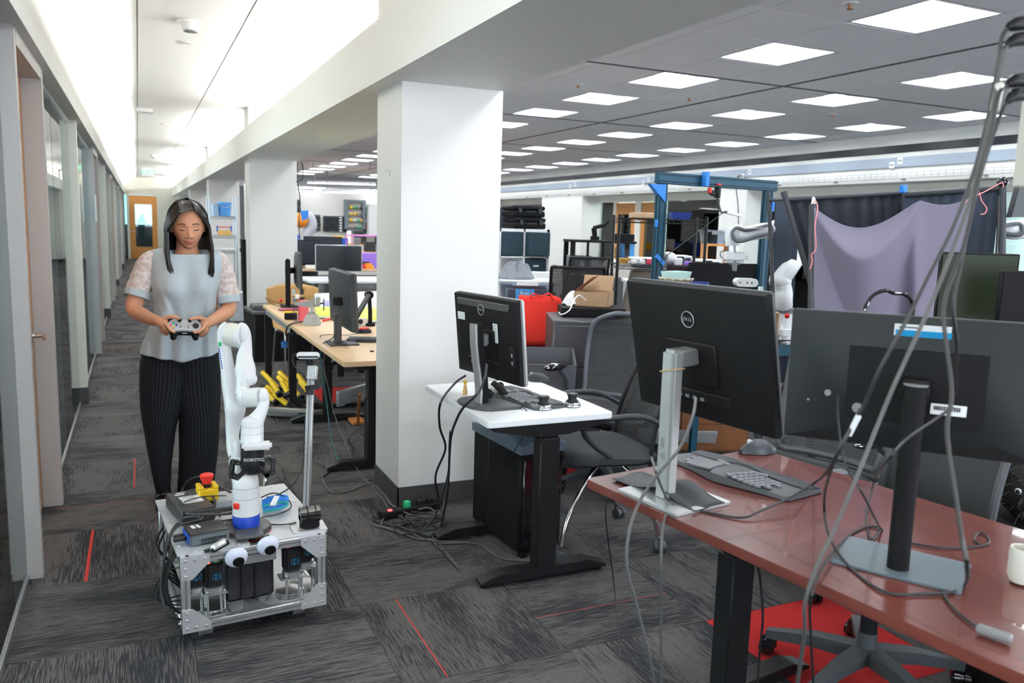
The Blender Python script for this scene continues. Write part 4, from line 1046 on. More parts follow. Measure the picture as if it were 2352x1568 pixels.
# cables at the white desk
cable('thick black cable from the silver-framed monitor over the desk edge', [A(1118,835,d=3.35), A(1113,870,d=3.33), A(1095,905,d=3.2), A(1065,935,z=.76), A(1048,965,z=.68), A(1035,1010,z=.55), A(1030,1100,z=.33), A(1025,1150,z=.18), A(1012,1210,z=.02), A(1005,1240,z=.006), A(1030,1280,z=.006), A(1056,1310,z=.006)], .0055)
cable('black cable looping out behind the white desk against the column', [A(1070,862,z=.80), A(1045,880,z=.76), A(1012,925,z=.70), A(1010,980,z=.55), A(1023,1030,z=.42), A(1000,1095,z=.25), A(1012,1160,z=.08), A(1020,1200,z=.01)], .0055)
cable('thin lead dropping from the near edge of the white desk', [A(1185,932,z=.727), A(1205,938,z=.727), A(1216,958,z=.70), A(1213,985,z=.66), A(1200,1005,z=.62), A(1180,1040,z=.52), A(1158,1100,z=.30), A(1130,1180,z=.10), A(1085,1222,z=.006), A(1050,1200,z=.006)], .0022)
cable('black cable falling from the white desk between the legs', [A(1236,985,z=.68), A(1242,1020,z=.60), A(1232,1090,z=.42), A(1228,1200,z=.20), A(1232,1250,z=.08), A(1262,1290,z=.006), A(1270,1293,z=.006)], .004)
random.seed(11)
def floor_coil(pts, lab, r=.0045): cable(lab, [A(px, py, z=zz) for (px, py, zz) in pts], r, CABG)
floor_coil([(738,1092,.006),(760,1130,.006),(800,1128,.006),(850,1112,.01),(885,1140,.01),(900,1160,.02),(945,1182,.03),(990,1188,.03),(1010,1178,.02)], 'long grey cable crossing the carpet past the big column')
floor_coil([(822,1080,.006),(850,1112,.006),(880,1148,.008),(900,1175,.01),(960,1200,.02),(1010,1180,.02),(1020,1150,.04)], 'second grey cable wrapping the corner of the big column')
floor_coil([(900,1178,.01),(862,1190,.006),(856,1205,.006),(900,1215,.006),(950,1235,.006),(990,1238,.006),(1060,1228,.006),(1085,1235,.006),(1070,1245,.006),(1000,1248,.006)], 'coiled cable loop spreading on the carpet beside the column')
floor_coil([(895,1180,.012),(878,1195,.01),(880,1210,.008),(930,1225,.008),(960,1222,.01),(1000,1205,.012),(1020,1190,.02)], 'inner coil of the tangled cables beside the column')
floor_coil([(960,1170,.05),(985,1166,.05),(1000,1180,.04),(960,1192,.02),(945,1205,.01),(950,1225,.008),(985,1240,.008),(1060,1245,.006),(1105,1252,.006),(1145,1280,.006),(1200,1288,.006),(1265,1294,.006)], 'grey cable running under the near foot of the white desk')
floor_coil([(1010,1200,.03),(995,1230,.01),(1000,1250,.006),(1025,1270,.006),(1050,1300,.006),(1056,1311,.006)], 'cable end stretching forward on the carpet')
floor_coil([(930,1195,.02),(915,1200,.02),(930,1215,.012),(985,1218,.012),(1000,1212,.01)], 'small cable coil in the middle of the tangle')
random.seed(31)
for k in range(6):
    x0, y0 = random.uniform(905,985), random.uniform(1188,1225); P_ = []
    for j in range(9): a_ = 2*PI*j/8*random.uniform(.92,1.08)+k; P_.append(A(x0+random.uniform(28,52)*math.cos(a_), y0+random.uniform(8,20)*math.sin(a_), z=.006+.006*k))
    cable('black cable loop in the floor tangle beside the column, %s layer' % ordn[k], P_, .0042)
cable('black cable rising from the floor tangle to the rear desk leg', [A(975,1215,z=.02), A(1000,1180,z=.08), A(1018,1130,z=.2), A(1030,1080,z=.32), A(1032,1020,z=.5), A(1034,990,z=.62)], .004)
t = thing('power_strip', 'black power strip with red light on the carpet by the column', 'power strip', A(945,1178,z=.0), R(10))
m = MB(); m.box((0,0,.02),(.36,.06,.04),b=.006); m.build('strip_body', BLKM, t)
m = MB(); m.box((-.13,-.012,.043),(.02,.018,.006)); m.build('power_switch', emis('red_indicator', (1,.05,.05), 2.0), t)
m = MB(); m.box((-.03,-.005,.055),(.035,.03,.035),b=.004,rz=.3); m.build('green_plug', GREEN, t)
m = MB(); m.box((.05,0,.05),(.035,.03,.03),b=.004); m.box((.11,0,.05),(.035,.03,.03),b=.004); m.build('black_plug', BLK, t)
m = MB(); m.box((0,0,.012),(.11,.07,.024),b=.004); m.build('power_brick', GRAPH, label='dark power brick lying at the end of the rear desk foot', cat='power supply', loc=A(990,1228,z=.0), rz=R(30))
# ================================================================ lab beyond: shelves, robots, curtains
def box_thing(name, label, cat, loc, rz, dims, m, part='box_body', b=.006, group=None):
    t = thing(name, label, cat, loc, rz, group)
    q = MB(); q.box((0,0,dims[2]/2), dims, b=b); q.build(part, m, t); return t
# dark cabinet block, black platform, red bag, bin, cardboard box
t = thing('filing_cabinet', 'dark grey metal cabinet behind the big mesh chair', 'cabinet', (2.78, 4.80, 0), R(-22))
m = MB(); m.span((-.26,-.26,0),(.34,.30,.90),.008); m.build('cabinet_body', mat('cabinet_plum', (.055,.055,.065), .45), t)
for k in range(3): m = MB(); m.span((-.25,-.268,.03+.285*k),(.33,-.258,.30+.285*k),.004); o = m.build('drawer', mat('cabinet_plum', 0), t); m = MB(); m.box((.04,-.272,.265+.285*k),(.12,.012,.012)); m.build('handle', BLKM, o)
t = thing('equipment_cart', 'low black cart carrying the red bag', 'cart', (2.60, 5.46, 0), R(-24))
m = MB(); m.span((-.30,-.22,.58),(.30,.25,.622),.005); m.build('cart_top', BLK, t)
m = MB(); m.span((-.28,-.23,.30),(.28,.23,.33)); m.build('cart_shelf', BLK, t)
for sx in (-.28,.28):
    for sy in (-.23,.23): m = MB(); m.span((sx-.012,sy-.012,0),(sx+.012,sy+.012,.58)); m.build('leg', BLK, t)
t = thing('shopping_bag', 'bright red cloth shopping bag standing on the black cart', 'bag', (2.71, 5.39, .623), R(-24)); t.scale = (1.06,)*3
m = MB(); a, b, h = .145, .055, .355
rr = []
for k in range(9):
    v = k/8; sx = a*(1+.03*math.sin(3*v)); sy = b*(1-.55*v); z = h*v; n_ = 28; ring = []
    for q in range(n_):
        an = 2*PI*q/n_; cx = math.copysign(abs(math.cos(an))**.35, math.cos(an)); cy = math.copysign(abs(math.sin(an))**.35, math.sin(an))
        zz = z + (0.010*math.sin(4.4*cx+.6)-.030*math.exp(-((cx+.12)/.17)**2)-.012*cx**6 if k == 8 else .004*math.sin(9*cx+4*v))
        ring.append((sx*cx+.006*math.sin(5*v+cy*2), sy*cy+.008*math.sin(6*v+5*cx), zz))
    rr.append(ring)
m.rings(rr, cap=False); m.bm.faces.new  # open top
o = m.build('bag_body', REDC, t, solid=.003)
m = MB(); m.box((0,0,.004),(.27,.10,.006)); m.build('bag_bottom', REDC, t)
m = MB(); m.tube([(-.08,-.03,.33),(-.06,-.035,.365),(.0,-.03,.35),(.06,-.03,.37),(.09,-.03,.33)], .006, n=6); m.build('handle', REDC, t)
t = thing('paper_recycling_bin', 'slanted dark grey open bin in front of the red bag', 'bin', (2.32, 4.52, .0), R(-24))
m = MB()
def bn(s, z, zf): return [(-.19*s,-.13*s,zf),(.19*s,-.13*s,zf),(.19*s,.13*s,z),(-.19*s,.13*s,z)]
m.rings([bn(.85,.0,.0), bn(1,.73,.66), bn(.93,.73,.66), bn(.8,.05,.05)], smooth=False); m.build('bin_body', mat('bin_grey', (.10,.10,.115), .4), t)
def open_box(label, loc, rz, d, flaps=True, m1=CARD, m2=CARDD, rx=0):
    t = thing('cardboard_box', label, 'cardboard box', loc, rz); T = Matrix.Rotation(rx,4,'X'); w, l, h = d
    q = MB(T); e = .004
    q.span((-w/2,-l/2,0),(w/2,l/2,e)); q.span((-w/2,-l/2,0),(w/2,-l/2+e,h)); q.span((-w/2,l/2-e,0),(w/2,l/2,h)); q.span((-w/2,-l/2,0),(-w/2+e,l/2,h)); q.span((w/2-e,-l/2,0),(w/2,l/2,h)); q.build('box_body', m1, t)
    if flaps:
        for (nm, c, dd, ax, an, mm) in (('f',(-w/2,0,h),(.16,l,e),'Y',-40,m2),('f',(w/2,0,h),(.17,l,e),'Y',145,m1),('f',(0,l/2,h),(w*.9,.12,e),'X',60,m1)):
            M_ = Matrix.Translation(c) @ Matrix.Rotation(R(an),4,ax) @ Matrix.Translation((dd[0]/2 if ax == 'Y' else 0, dd[1]/2 if ax == 'X' else 0, 0))
            q = MB(T); q.box((0,0,0), dd, M=M_); q.build('flap', mm, t)
    return t
box_thing('shoe_box', 'flat black box with white print under the open cardboard box', 'box', (2.86, 4.90, .902), R(-22), (.44,.30,.062), BLKM, 'box_body')
cb = open_box('open brown cardboard box with raised flaps on the dark cabinet', (2.90, 4.93, .966), R(-42), (.24,.20,.10))
m = MB(); m.grid(lambda u, v: (.075*v*math.cos(2*PI*u)*(1+.2*math.sin(6*PI*u)), .055*v*math.sin(2*PI*u), .10*(1-v**2)+.015*math.sin(9*u*PI)*v), 36, 10); m.build('packing_bag', mat('white_bag', (.8,.76,.76), .6), label='crumpled white plastic bag beside the open cardboard box', cat='bag', loc=(2.76,4.98,.966))
cable('white cord hanging down from the open cardboard box', [A(1345,690,d=5.22), A(1330,678,d=5.15), A(1318,690,d=5.1), A(1308,712,d=5.05), A(1290,722,d=5.05), A(1283,716,d=5.05)], .004, WHTP, name='cord_loop', cat='cord')
# storage tubs on a table behind
t = thing('lab_table', 'white-topped table holding the clear storage tubs', 'table', (3.05, 6.45, 0), R(-24))
m = MB(); m.span((-.55,-.24,.80),(.55,.4,.83),.004); m.build('tabletop', LAMW, t)
for sx in (-.5,.5):
    for sy in (-.20,.35): m = MB(); m.span((sx-.02,sy-.02,0),(sx+.02,sy+.02,.80)); m.build('leg', MGREY, t)
def tub(label, loc, rz, d, clip=BLUE, lid=True, group=None, lidm=None, fill=None):
    t = thing('storage_tub', label, 'storage box', loc, rz, group); w, l, h = d
    q = MB(); rr = [[(-w/2*s,-l/2*s,z),(w/2*s,-l/2*s,z),(w/2*s,l/2*s,z),(-w/2*s,l/2*s,z)] for s, z in ((.88,0),(1,h),(.97,h),(.85,.006))]; q.rings(rr, smooth=False); q.build('tub_body', CLEARP, t)
    q = MB(); 
    if lid: q.span((-w/2-.01,-l/2-.01,h),(w/2+.01,l/2+.01,h+.018),.004); q.build('tub_lid', lidm or WHTP, t)
    q = MB(); q.span((-w*.2,-l/2-.014,h-.025),(w*.2,-l/2-.004,h+.012)); q.build('tub_clip', clip, t)
    if fill: q = MB(); q.span((-w*.40,-l*.40,.01),(w*.40,l*.40,h*.75),.02); q.build('tub_contents', fill, t)
    return t
FILLW = mat('tub_fill', (.80,.82,.88), .8, noise=.4, nscale=30); FILLR = mat('tub_fill_red', (.55,.12,.12), .8, noise=.6, nscale=25)
tub('clear storage tub with dark blue clips beside the big column', (2.70, 6.66, .832), R(-24), (.22,.34,.20), BLUE, fill=FILLW)
tb = tub('larger clear storage tub with cartoon-bright snack packet behind the red bag', (3.06, 6.36, .832), R(-24), (.46,.34,.20), WHTP, fill=FILLW)
m = MB(); m.box((-.02,-.182,.10),(.16,.01,.09),b=.003); o = m.build('snack_packet', mat('packet_blue', (.08,.35,.75), .4, noise=.5, nscale=60), tb)
m = MB(); m.text('fruit', frame((-.02,-.189,.11), rx=PI/2), .045); m.build('packet_lettering', PAPER, o)
# grey garments heap
t = MB(); random.seed(9)
def heap(u, v):
    a = 2*PI*u; r_ = v; return (.17*r_*math.cos(a)*(1+.15*math.sin(3*a)), .12*r_*math.sin(a), .13*(1-r_**2.2)+.020*math.sin(5*a+3*r_)*r_*(1-r_)*4+.018*math.sin(9*a-7*r_)*r_*(1-r_)*4+.012*math.sin(13*r_+2*a)*(1-r_))
t.grid(heap, 40, 12).build('grey_garment', mat('grey_cloth', (.22,.235,.27), .9, bump=.5, bscale=40), label='crumpled grey garment heaped on the tub beside the column', cat='clothing', loc=(2.98,6.40,1.052), solid=.004)
# white chair, dark mesh chairs behind
t = thing('white_chair', 'white slatted wooden chair behind the storage tubs', 'chair', (3.58, 7.28, 0), R(-200)); t.scale = (1.07,)*3
m = MB(); m.span((-.21,-.21,.43),(.21,.21,.455),.006); m.build('seat', WHTP, t)
for s in (-1,1):
    m = MB(); m.bar((s*.19,.19,0),(s*.20,.23,1.02),.035,.03,b=.004); m.build('leg', WHTP, t); m = MB(); m.bar((s*.19,-.19,0),(s*.19,-.18,.43),.035,.03); m.build('leg', WHTP, t)
    m = MB(); m.bar((s*.06,.21,.46),(s*.06,.23,.86),.03,.012); m.build('back_slat', WHTP, t)
m = MB(); m.box((0,.232,.94),(.40,.025,.13),b=.008); m.build('back_rail', WHTP, t)
def task_simple(label, loc, rz, z=1.0, group=None, w=.44, rail=True, fm=BLK, mm=MESHT):
    t = thing('mesh_chair', label, 'chair', loc, rz, group)
    star_base(t, .28, a0=.2, m=BLK); seat_pad(frame((0,0,.46)), .46,.44,.06, MESHF, t)
    mesh_back(frame((0,.22,.50)), w, w*.92, z-.5, mm, fm, t, bow=-.04, lean=.15, fr=.014)
    if rail: q = MB(); q.box((0,.22+.16*(z-.5)-.01, z-.045),(.10,.012,.022),b=.005); q.build('grab_handle', MGREY, t)
    q = MB(); q.tube([(0,.15,.42),(0,.30,.46),(0,.28,.62)], .018); q.build('back_spine', BLK, t)
    return t
task_simple('black-framed see-through mesh chair behind the open cardboard box', A(1318, 700, d=6.6).to_2d().to_3d(), R(155), 1.20)
task_simple('smaller dark mesh chair in front of the equipment rack', A(1335, 640, d=8.2).to_2d().to_3d(), R(165), 1.22, w=.42, rail=False)
task_simple('beige mesh chair standing beside the black wire shelf', A(1434, 660, d=7.15).to_2d().to_3d(), R(190), 1.17, w=.42, rail=False, fm=mat('taupe', (.20,.17,.15), .6), mm=mat('taupe_mesh', (.30,.25,.21), .8))
task_simple('small black mesh chair half hidden by the black desk monitor', A(1434, 720, d=6.0).to_2d().to_3d(), R(200), .98, w=.40, rail=False)
# sofa with cushion
t = thing('armchair', 'cream upholstered armchair beyond the black wire shelf', 'armchair', A(1458,620,d=9.7).to_2d().to_3d(), R(150))
CREAMF = mat('cream_fabric', (.55,.50,.47), .9, noise=.1)
m = MB(); m.span((-.40,-.36,.12),(.40,.36,.42),.04); m.build('seat', CREAMF, t)
m = MB(); m.span((-.40,.26,.30),(.40,.44,1.16),.06); m.build('backrest', CREAMF, t)
for s in (-1,1): m = MB(); m.span((s*.48-.08,-.36,.12),(s*.48+.08,.40,.66),.05); m.build('armrest', CREAMF, t)
for s in (-1,1):
    for q in (-1,1): m = MB(); m.cyl((s*.4,q*.3,0),(s*.4,q*.3,.12),.02,n=10); m.build('leg', BLK, t)
box_thing('storage_crate', 'dark storage crate beneath the beige cushion', 'crate', A(1378,630,d=9.3).to_2d().to_3d(), R(-20), (.50,.40,.96), DGREY, 'crate_body')
m = MB(); m.ball((0,0,.05),(.20,.14,.055)); m.build('cushion', CREAMF, label='beige cushion lying on the dark crate', cat='cushion', loc=A(1370,625,d=9.3).to_2d().to_3d()+Vector((0,0,.962)), rz=R(-20))
# white cube shelf with dark bins and hard cases
SX = Vector((4.36, 9.95, 0))
t = thing('cube_shelf', 'white cube shelving unit with dark fabric bins by the column', 'shelf', SX, R(0))
L_, S_ = 1.47, .354
m = MB(); e = .038
for k in range(5):
    x = -.72+ .355*k if False else -.70+.3575*k
    m.span((x-.012 if 0<k<4 else x-e/2,0,0),(x+.012 if 0<k<4 else x+e/2,.39,1.47))
m.build('upright', WHTP, t)
m = MB()
for k in range(5): z = .019+.358*k; m.span((-.72,0,z-(.019 if k in (0,4) else .009)),(.75,.39,z+(.019 if k in (0,4) else .009)))
m.build('shelf_board', WHTP, t)
m = MB(); m.span((-.72,.38,0),(.75,.39,1.47)); m.build('back_panel', WHTP, t)
BIN = mat('bin_teal', (.020,.045,.062), .85)
n = 0
for col in range(4):
    for row in (2, 3):
        if (col, row) == (1,2) or (col,row) == (2,2): continue
        x = -.70+.3575*col+.179; z = .04+.358*row; yy = -.01 if (col,row) != (3,3) else -.10
        b = thing('fabric_bin', 'dark teal fabric cube bin, %s row, %s from the left of the white shelf' % ({3:'top',2:'second'}[row], ordn[col]), 'storage bin', SX+Vector((x, yy, z)), 0, 'dark bins in the white cube shelf')
        q = MB(); q.span((-.16,0,0),(.16,.34,.315),.006); q.build('bin_body', BIN, b)
        q = MB(); q.box((0,-.003,.22),(.08,.004,.02)); q.build('bin_pull' if (col,row)!=(3,2) else 'paper_label', BIN if (col,row)!=(3,2) else PAPER, b)
b = box_thing('document_box', 'narrow black box file in the second shelf row', 'box', SX+Vector((-.70+.3575*1.28, .02, .396)), 0, (.14,.30,.30), BLKM)
def hardcase(label, loc, rz, g):
    t = thing('hard_case', label, 'case', loc, rz, g)
    q = MB(); q.span((-.24,-.19,.0),(.24,.19,.085),.02); q.build('case_base', BLKM, t)
    q = MB(); q.span((-.24,-.19,.089),(.24,.19,.15),.02); q.build('case_lid', BLKM, t)
    for k in (-.15,.15): q = MB(); q.box((k,-.195,.085),(.05,.016,.06),b=.004); q.build('latch', GRAPH, t)
    q = MB(); q.tube([(-.07,-.19,.07),(-.07,-.225,.07),(.07,-.225,.07),(.07,-.19,.07)], .009, res=1); q.build('handle', GRAPH, t)
    q = MB()
    for k in range(5): q.box((-.18+.09*k,0,.151),(.012,.34,.006))
    q.build('lid_ribs', GRAPH, t)
    return t
c1 = hardcase('lower black hard case stacked on the white shelf', SX+Vector((.44,.17,1.472)), R(4), 'hard cases stacked on the white shelf')
c2 = dup(c1, SX+Vector((.43,.18,1.630)), R(2), label='upper black hard case stacked on the white shelf')
t = thing('room_divider', 'black pleated fabric divider standing behind the white shelf', 'divider', (3.9, 10.75, 0), 0)
m = MB(); m.grid(lambda u, v: (.25+.95*u, .02*math.sin(u*40), v*1.76), 90, 3); m.build('divider_cloth', mat('black_cloth', (.030,.032,.042), .9), t, solid=.004)
m = MB(); m.cyl((.23,0,1.77),(1.22,0,1.77),.014,n=8); m.cyl((.23,0,0),(.23,0,1.78),.014,n=8); m.cyl((1.22,0,0),(1.22,0,1.78),.014,n=8); m.build('divider_frame', MGREY, t)
# bench with blue legs and machines in front of the windows
BN = A(1372, 575, d=10.9).to_2d().to_3d()
t = thing('equipment_rack', 'blue-legged bench with black shelf frame near the windows', 'workbench', BN, R(-20))
m = MB(); m.span((-.42,-.35,.88),(.45,.35,.92)); m.build('bench_top', BLKM, t)
m = MB(); m.span((-.42,-.35,1.32),(.45,.35,1.35)); m.build('upper_shelf', BLKM, t)
BL2 = mat('bench_blue', (.05,.25,.55), .5)
for sx in (-.38,.40):
    for sy in (-.30,.30): m = MB(); m.span((sx-.03,sy-.03,0),(sx+.03,sy+.03,1.32)); m.build('leg', BL2 if sx > 0 else BLKM, t)
for k in range(3): m = MB(); m.span((-.20+.20*k,-.33,.92),(-.17+.20*k,-.30,1.32)); m.build('shelf_post', BLKM, t)
m = MB(); m.span((-.40,-.34,.80),(.43,-.32,.88)); m.build('bench_rail', BL2, t)
p = BN+Vector((-.06,-.02,1.352)); t = thing('small_manipulator', 'small black jointed robot arm on the upper rack shelf', 'robot arm', p, 0)
m = MB(); m.cyl((0,0,0),(0,0,.05),.06,n=14); m.build('arm_base', BLKM, t)
m = MB(); m.bar((0,0,.05),(-.02,0,.16),.05); m.bar((-.02,0,.16),(.14,0,.20),.045); m.bar((.14,0,.20),(.20,0,.26),.03); m.build('arm_links', BLKM, t)
box_thing('bench_equipment', 'low black instrument on the right of the rack shelf', 'instrument', BN+Vector((.30,-.16,1.352)), R(-20), (.26,.2,.09), BLKM)
box_thing('bench_equipment', 'grey boxy instrument on the blue-legged bench', 'instrument', BN+Vector((-.25,.05,.922)), R(-20), (.30,.25,.22), MGREY)
t = thing('desk_fan', 'black desk fan on the blue-legged bench', 'fan', BN+Vector((.22,-.12,.922)), R(10))
m = MB(); m.cyl((0,0,0),(0,0,.02),.08); m.cyl((0,0,.02),(0,0,.16),.014); m.build('fan_stand', BLKM, t)
m = MB(Matrix.Translation((0,-.02,.22)) @ Matrix.Rotation(PI/2,4,'X'))
for k in range(7): m.tube([((.02+.016*k)*math.cos(a), (.02+.016*k)*math.sin(a), 0) for a in [2*PI*j/18 for j in range(18)]], .003, n=4, closed=True, res=1)
for k in range(6): a = PI*k/3; m.bar((0,0,.01),(.11*math.cos(a),.11*math.sin(a),.01),.004)
m.build('fan_guard', BLKM, t)
for k, (dx, col, nm) in enumerate(((-.34, WHTP, 'white bottle'), (-.30, MGREY, 'grey bottle'), (-.05, WHTP, 'short white bottle'))):
    q = MB(); q.lathe([(.028,0),(.03,.02),(.03,.11),(.012,.14),(.012,.16)], n=12); q.build('bottle', col, label='%s among the tools on the blue-legged bench' % nm, cat='bottle', loc=BN+Vector((dx,-.2,.922)))

# black wire shelving with things
WS = Vector((3.86, 5.58, 0)); WR = R(-25)
t = thing('wire_shelf', 'black wire shelving unit behind the teal frame', 'shelving', WS, WR)
W2, D2 = .345, .19
for sx in (-1,1):
    for sy in (-1,1):
        m = MB(); m.cyl((sx*W2,sy*D2,0),(sx*W2,sy*D2,1.62),.0125,n=10)
        z = .05
        while z < 1.6: m.cyl((sx*W2,sy*D2,z),(sx*W2,sy*D2,z+.003),.0137,n=10,cap=False); z += .05
        m.build('post', BLK, t)
for z in (.45,.80,1.22,1.59):
    m = MB()
    for sy in (-1,1): m.cyl((-W2,sy*D2,z),(W2,sy*D2,z),.004,n=6); m.cyl((-W2,sy*D2,z-.03),(W2,sy*D2,z-.03),.004,n=6)
    for sx in (-1,1): m.cyl((sx*W2,-D2,z),(sx*W2,D2,z),.004,n=6); m.cyl((sx*W2,-D2,z-.03),(sx*W2,D2,z-.03),.004,n=6)
    for k in range(23): x = -W2+2*W2*k/22; m.cyl((x,-D2,z+.003),(x,D2,z+.003),.0018,n=4)
    for sy in (-1,1):
        P_ = [(-W2+2*W2*k/20, sy*D2, z-(.03 if k%2 else 0)) for k in range(21)]; m.tube(P_, .002, n=4, res=1)
    m.build('wire_deck', BLK, t)
def on_ws(x, y, z): return frame(WS, WR) @ Vector((x, y, z))
box_thing('egg_carton', 'stack of beige cartons on top of the black wire shelf', 'carton', on_ws(-.10,.02,1.595), WR, (.26,.22,.045), mat('carton_tan', (.60,.42,.26), .8, noise=.3, nscale=60))
t = thing('blue_tray', 'dark blue plastic tray on top of the black wire shelf', 'tray', on_ws(.16,-.02,1.595), WR)
m = MB(); m.rings([[(-.08*s,-.10*s,z),(.08*s,-.10*s,z),(.08*s,.10*s,z),(-.08*s,.10*s,z)] for s, z in ((.85,0),(1,.055),(.96,.055),(.8,.006))], smooth=False); m.build('tray_body', mat('tray_navy', (.02,.05,.28), .5), t)
def bowl(label, p, r, h, m_, cat='bowl'):
    q = MB(); q.lathe([(r*.45,0),(r*.5,.004),(r*.8,h*.5),(r,h),(r*.95,h),(r*.7,h*.45),(.01,.01)], n=22); return q.build('bowl', m_, label=label, cat=cat, loc=p)
bowl('orange-yellow bowl on the middle wire shelf', on_ws(-.28,-.06,1.226), .055, .045, mat('bowl_orange', (.85,.50,.12), .5))
for k, (x, c, w_, h_, lab) in enumerate(((-.20, WHTP, .05,.035,'white plastic pot beside the orange bowl'),(-.13, WHTP,.04,.04,'small white tub on the middle wire shelf'),(-.06, mat('pink_red', (.65,.05,.10), .5),.07,.045,'pinkish-red packet on the middle wire shelf'),(.01,mat('lilac',(.5,.5,.75),.5),.05,.05,'lilac packet beside the teal leg'),(.16, WHTP,.06,.06,'white cup at the front of the middle wire shelf'),(.24, PURP,.05,.035,'small purple package on the middle wire shelf'))):
    box_thing('small_package', lab, 'package', on_ws(x,-.08,1.226), WR, (w_,.06,h_), c, 'package_body', b=.008)
t = thing('hair_dryer', 'white and grey rounded appliance lying on the wire shelf', 'appliance', on_ws(.10,.05,1.226), WR)
m = MB(); m.ball((0,0,.055),(.075,.05,.05)); m.build('appliance_body', WHTP, t); m = MB(); m.ball((-.045,-.02,.062),(.05,.045,.035)); m.build('appliance_face', MGREY, t)
# clear tubs behind to the right on a far counter
cc = A(1590, 600, d=7.6)
t = thing('side_counter', 'plain white side counter behind the teal frame', 'counter', (4.75, 6.25, 0), R(-25))
m = MB(); m.span((-.62,-.3,0),(.65,.3,1.0),.006); m.build('counter_body', WHTP, t); m = MB(); m.span((-.64,-.32,1.0),(.67,.32,1.03),.004); m.build('counter_top', LAMW, t)
def on_c(x, y=-.1, z=1.032): return frame((4.75,6.25,0), R(-25)) @ Vector((x, y, z))
tub('clear tub with black latch, left one on the side counter', on_c(-.48), R(-25), (.26,.3,.20), BLK, lidm=WHTP, fill=FILLW)
tub('clear tub holding red and blue things, middle of the side counter', on_c(-.20), R(-25), (.22,.3,.23), BLK, lidm=WHTP, fill=FILLR)
tub('clear tub with black latch, right one on the side counter', on_c(.06), R(-25), (.22,.3,.20), BLK, lidm=WHTP, fill=FILLW)
t = thing('wooden_stand', 'small orange wooden shelf stand with a clear case on top', 'stand', on_c(.22,.12), R(-25))
for s in (-1,1): m = MB(); m.span((s*.11-.012,-.1,0),(s*.11+.012,.1,.34)); m.build('side_panel', GOLDW, t)
m = MB(); m.span((-.125,-.1,.34),(.125,.1,.36)); m.build('top_board', GOLDW, t)
tub('shallow clear case on the wooden stand', on_c(.20,.12,1.394), R(-25), (.25,.2,.11), MGREY, lidm=CLEARP)
# teal aluminium gantry
def prof(m_, a, b, w=.045, h=None):
    h = h or w; m_.bar(a, b, w, h, b=.002)
    d = (Vector(b)-Vector(a)).normalized(); x = Vector((0,0,1)).cross(d)
    if x.length < .1: x = Vector((1,0,0)).cross(d)
    x.normalize(); y = d.cross(x)
GA, GB = Vector((3.30,4.76,0)), Vector((4.36,4.87,0)); GZ = 1.86
t = thing('robot_gantry', 'teal aluminium extrusion frame standing over the white robot arm', 'frame', (0,0,0))
def slotted(name, a, b, w, h):
    q = MB(); q.bar(a, b, w, h, b=.002); o = q.build(name, BLUC, t)
    a = Vector(a); b = Vector(b); d = (b-a).normalized(); x = Vector((0,0,1)).cross(d)
    if x.length < .1: x = Vector((1,0,0))
    x.normalize(); y = d.cross(x); q = MB()
    nw = max(1, round(w/.045)); nh = max(1, round(h/.045))
    for s in (-1,1):
        for k in range(nh): off = (k-(nh-1)/2)*.045; q.bar(a+x*s*(w/2)+y*off, b+x*s*(w/2)+y*off, .006 if nh else 0, .008)
        for k in range(nw): off = (k-(nw-1)/2)*.045; q.bar(a+y*s*(h/2)+x*off, b+y*s*(h/2)+x*off, .008, .006)
    q.build('slot', mat('profile_slot', (.003,.02,.035), .6), o)
slotted('top_beam', GA+Vector((-.05,-.01,GZ)), GB+Vector((.06,.01,GZ)), .045, .075)
slotted('post', GA, GA+Vector((0,0,GZ-.04)), .075, .045); slotted('post', GB+Vector((-.02,0,0)), GB+Vector((-.02,0,GZ-.04)), .075, .045)
slotted('lower_beam', GA+Vector((0,0,.80)), GB+Vector((0,0,.80)), .045, .085)
m = MB(); m.prism([(0,0),(.13,0),(.13,-.12)], -.022,.022, M=Matrix.Translation(GA+Vector((-.115,-.012,GZ-.045))) @ Matrix.Rotation(PI/2,4,'X') @ Matrix.Scale(1,4)); m.build('corner_bracket', BLUEB, t)
for (v_, d_, r_) in (((.36,-.01,GZ+.01),(.03,.055,.10),0),((1.07,.08,1.72),(.02,.02,.10),0),((0,-.03,1.30),(.09,.01,.03),.7),((-.04,-.02,1.55),(.012,.02,.05),0)): m = MB(); m.box(GA+Vector(v_), d_, ry=r_); m.build('tape_piece', BLUEB, t)
t = thing('camera_clamp', 'red and black clamp with gooseneck hanging from the teal beam', 'clamp', (0,0,0))
cp = GA.lerp(GB, .47)+Vector((0,0,GZ-.045))
m = MB(); m.box(cp+Vector((0,-.03,-.03)),(.03,.05,.08),b=.006); m.box(cp+Vector((-.05,-.03,-.035)),(.05,.03,.035),b=.006,ry=.5); m.build('clamp_body', BLK, t)
m = MB(); m.box(cp+Vector((-.075,-.035,-.02)),(.02,.03,.04),b=.004); m.cyl(cp+Vector((0,-.04,.02)),cp+Vector((0,-.04,.03)),.02); m.build('clamp_grip', RED, t)
m = MB(); m.tube([cp+Vector((0,-.03,-.06)),cp+Vector((.02,-.03,-.12)),cp+Vector((.03,-.05,-.17)),cp+Vector((.07,-.05,-.165))], .008); m.build('gooseneck', DGREY, t)
m = MB(); m.bar(cp+Vector((.07,-.05,-.168)), cp+Vector((.22,-.04,-.19)), .035, .018); m.build('camera_body', SILV, t)
cable('thin dark string sagging from the clamp to the left teal post', [cp+Vector((.05,-.05,-.17)), cp+Vector((-.2,-.05,-.34)), GA+Vector((.0,-.05,1.30)), GA+Vector((-.03,-.04,1.2))], .003, name='string', cat='string')

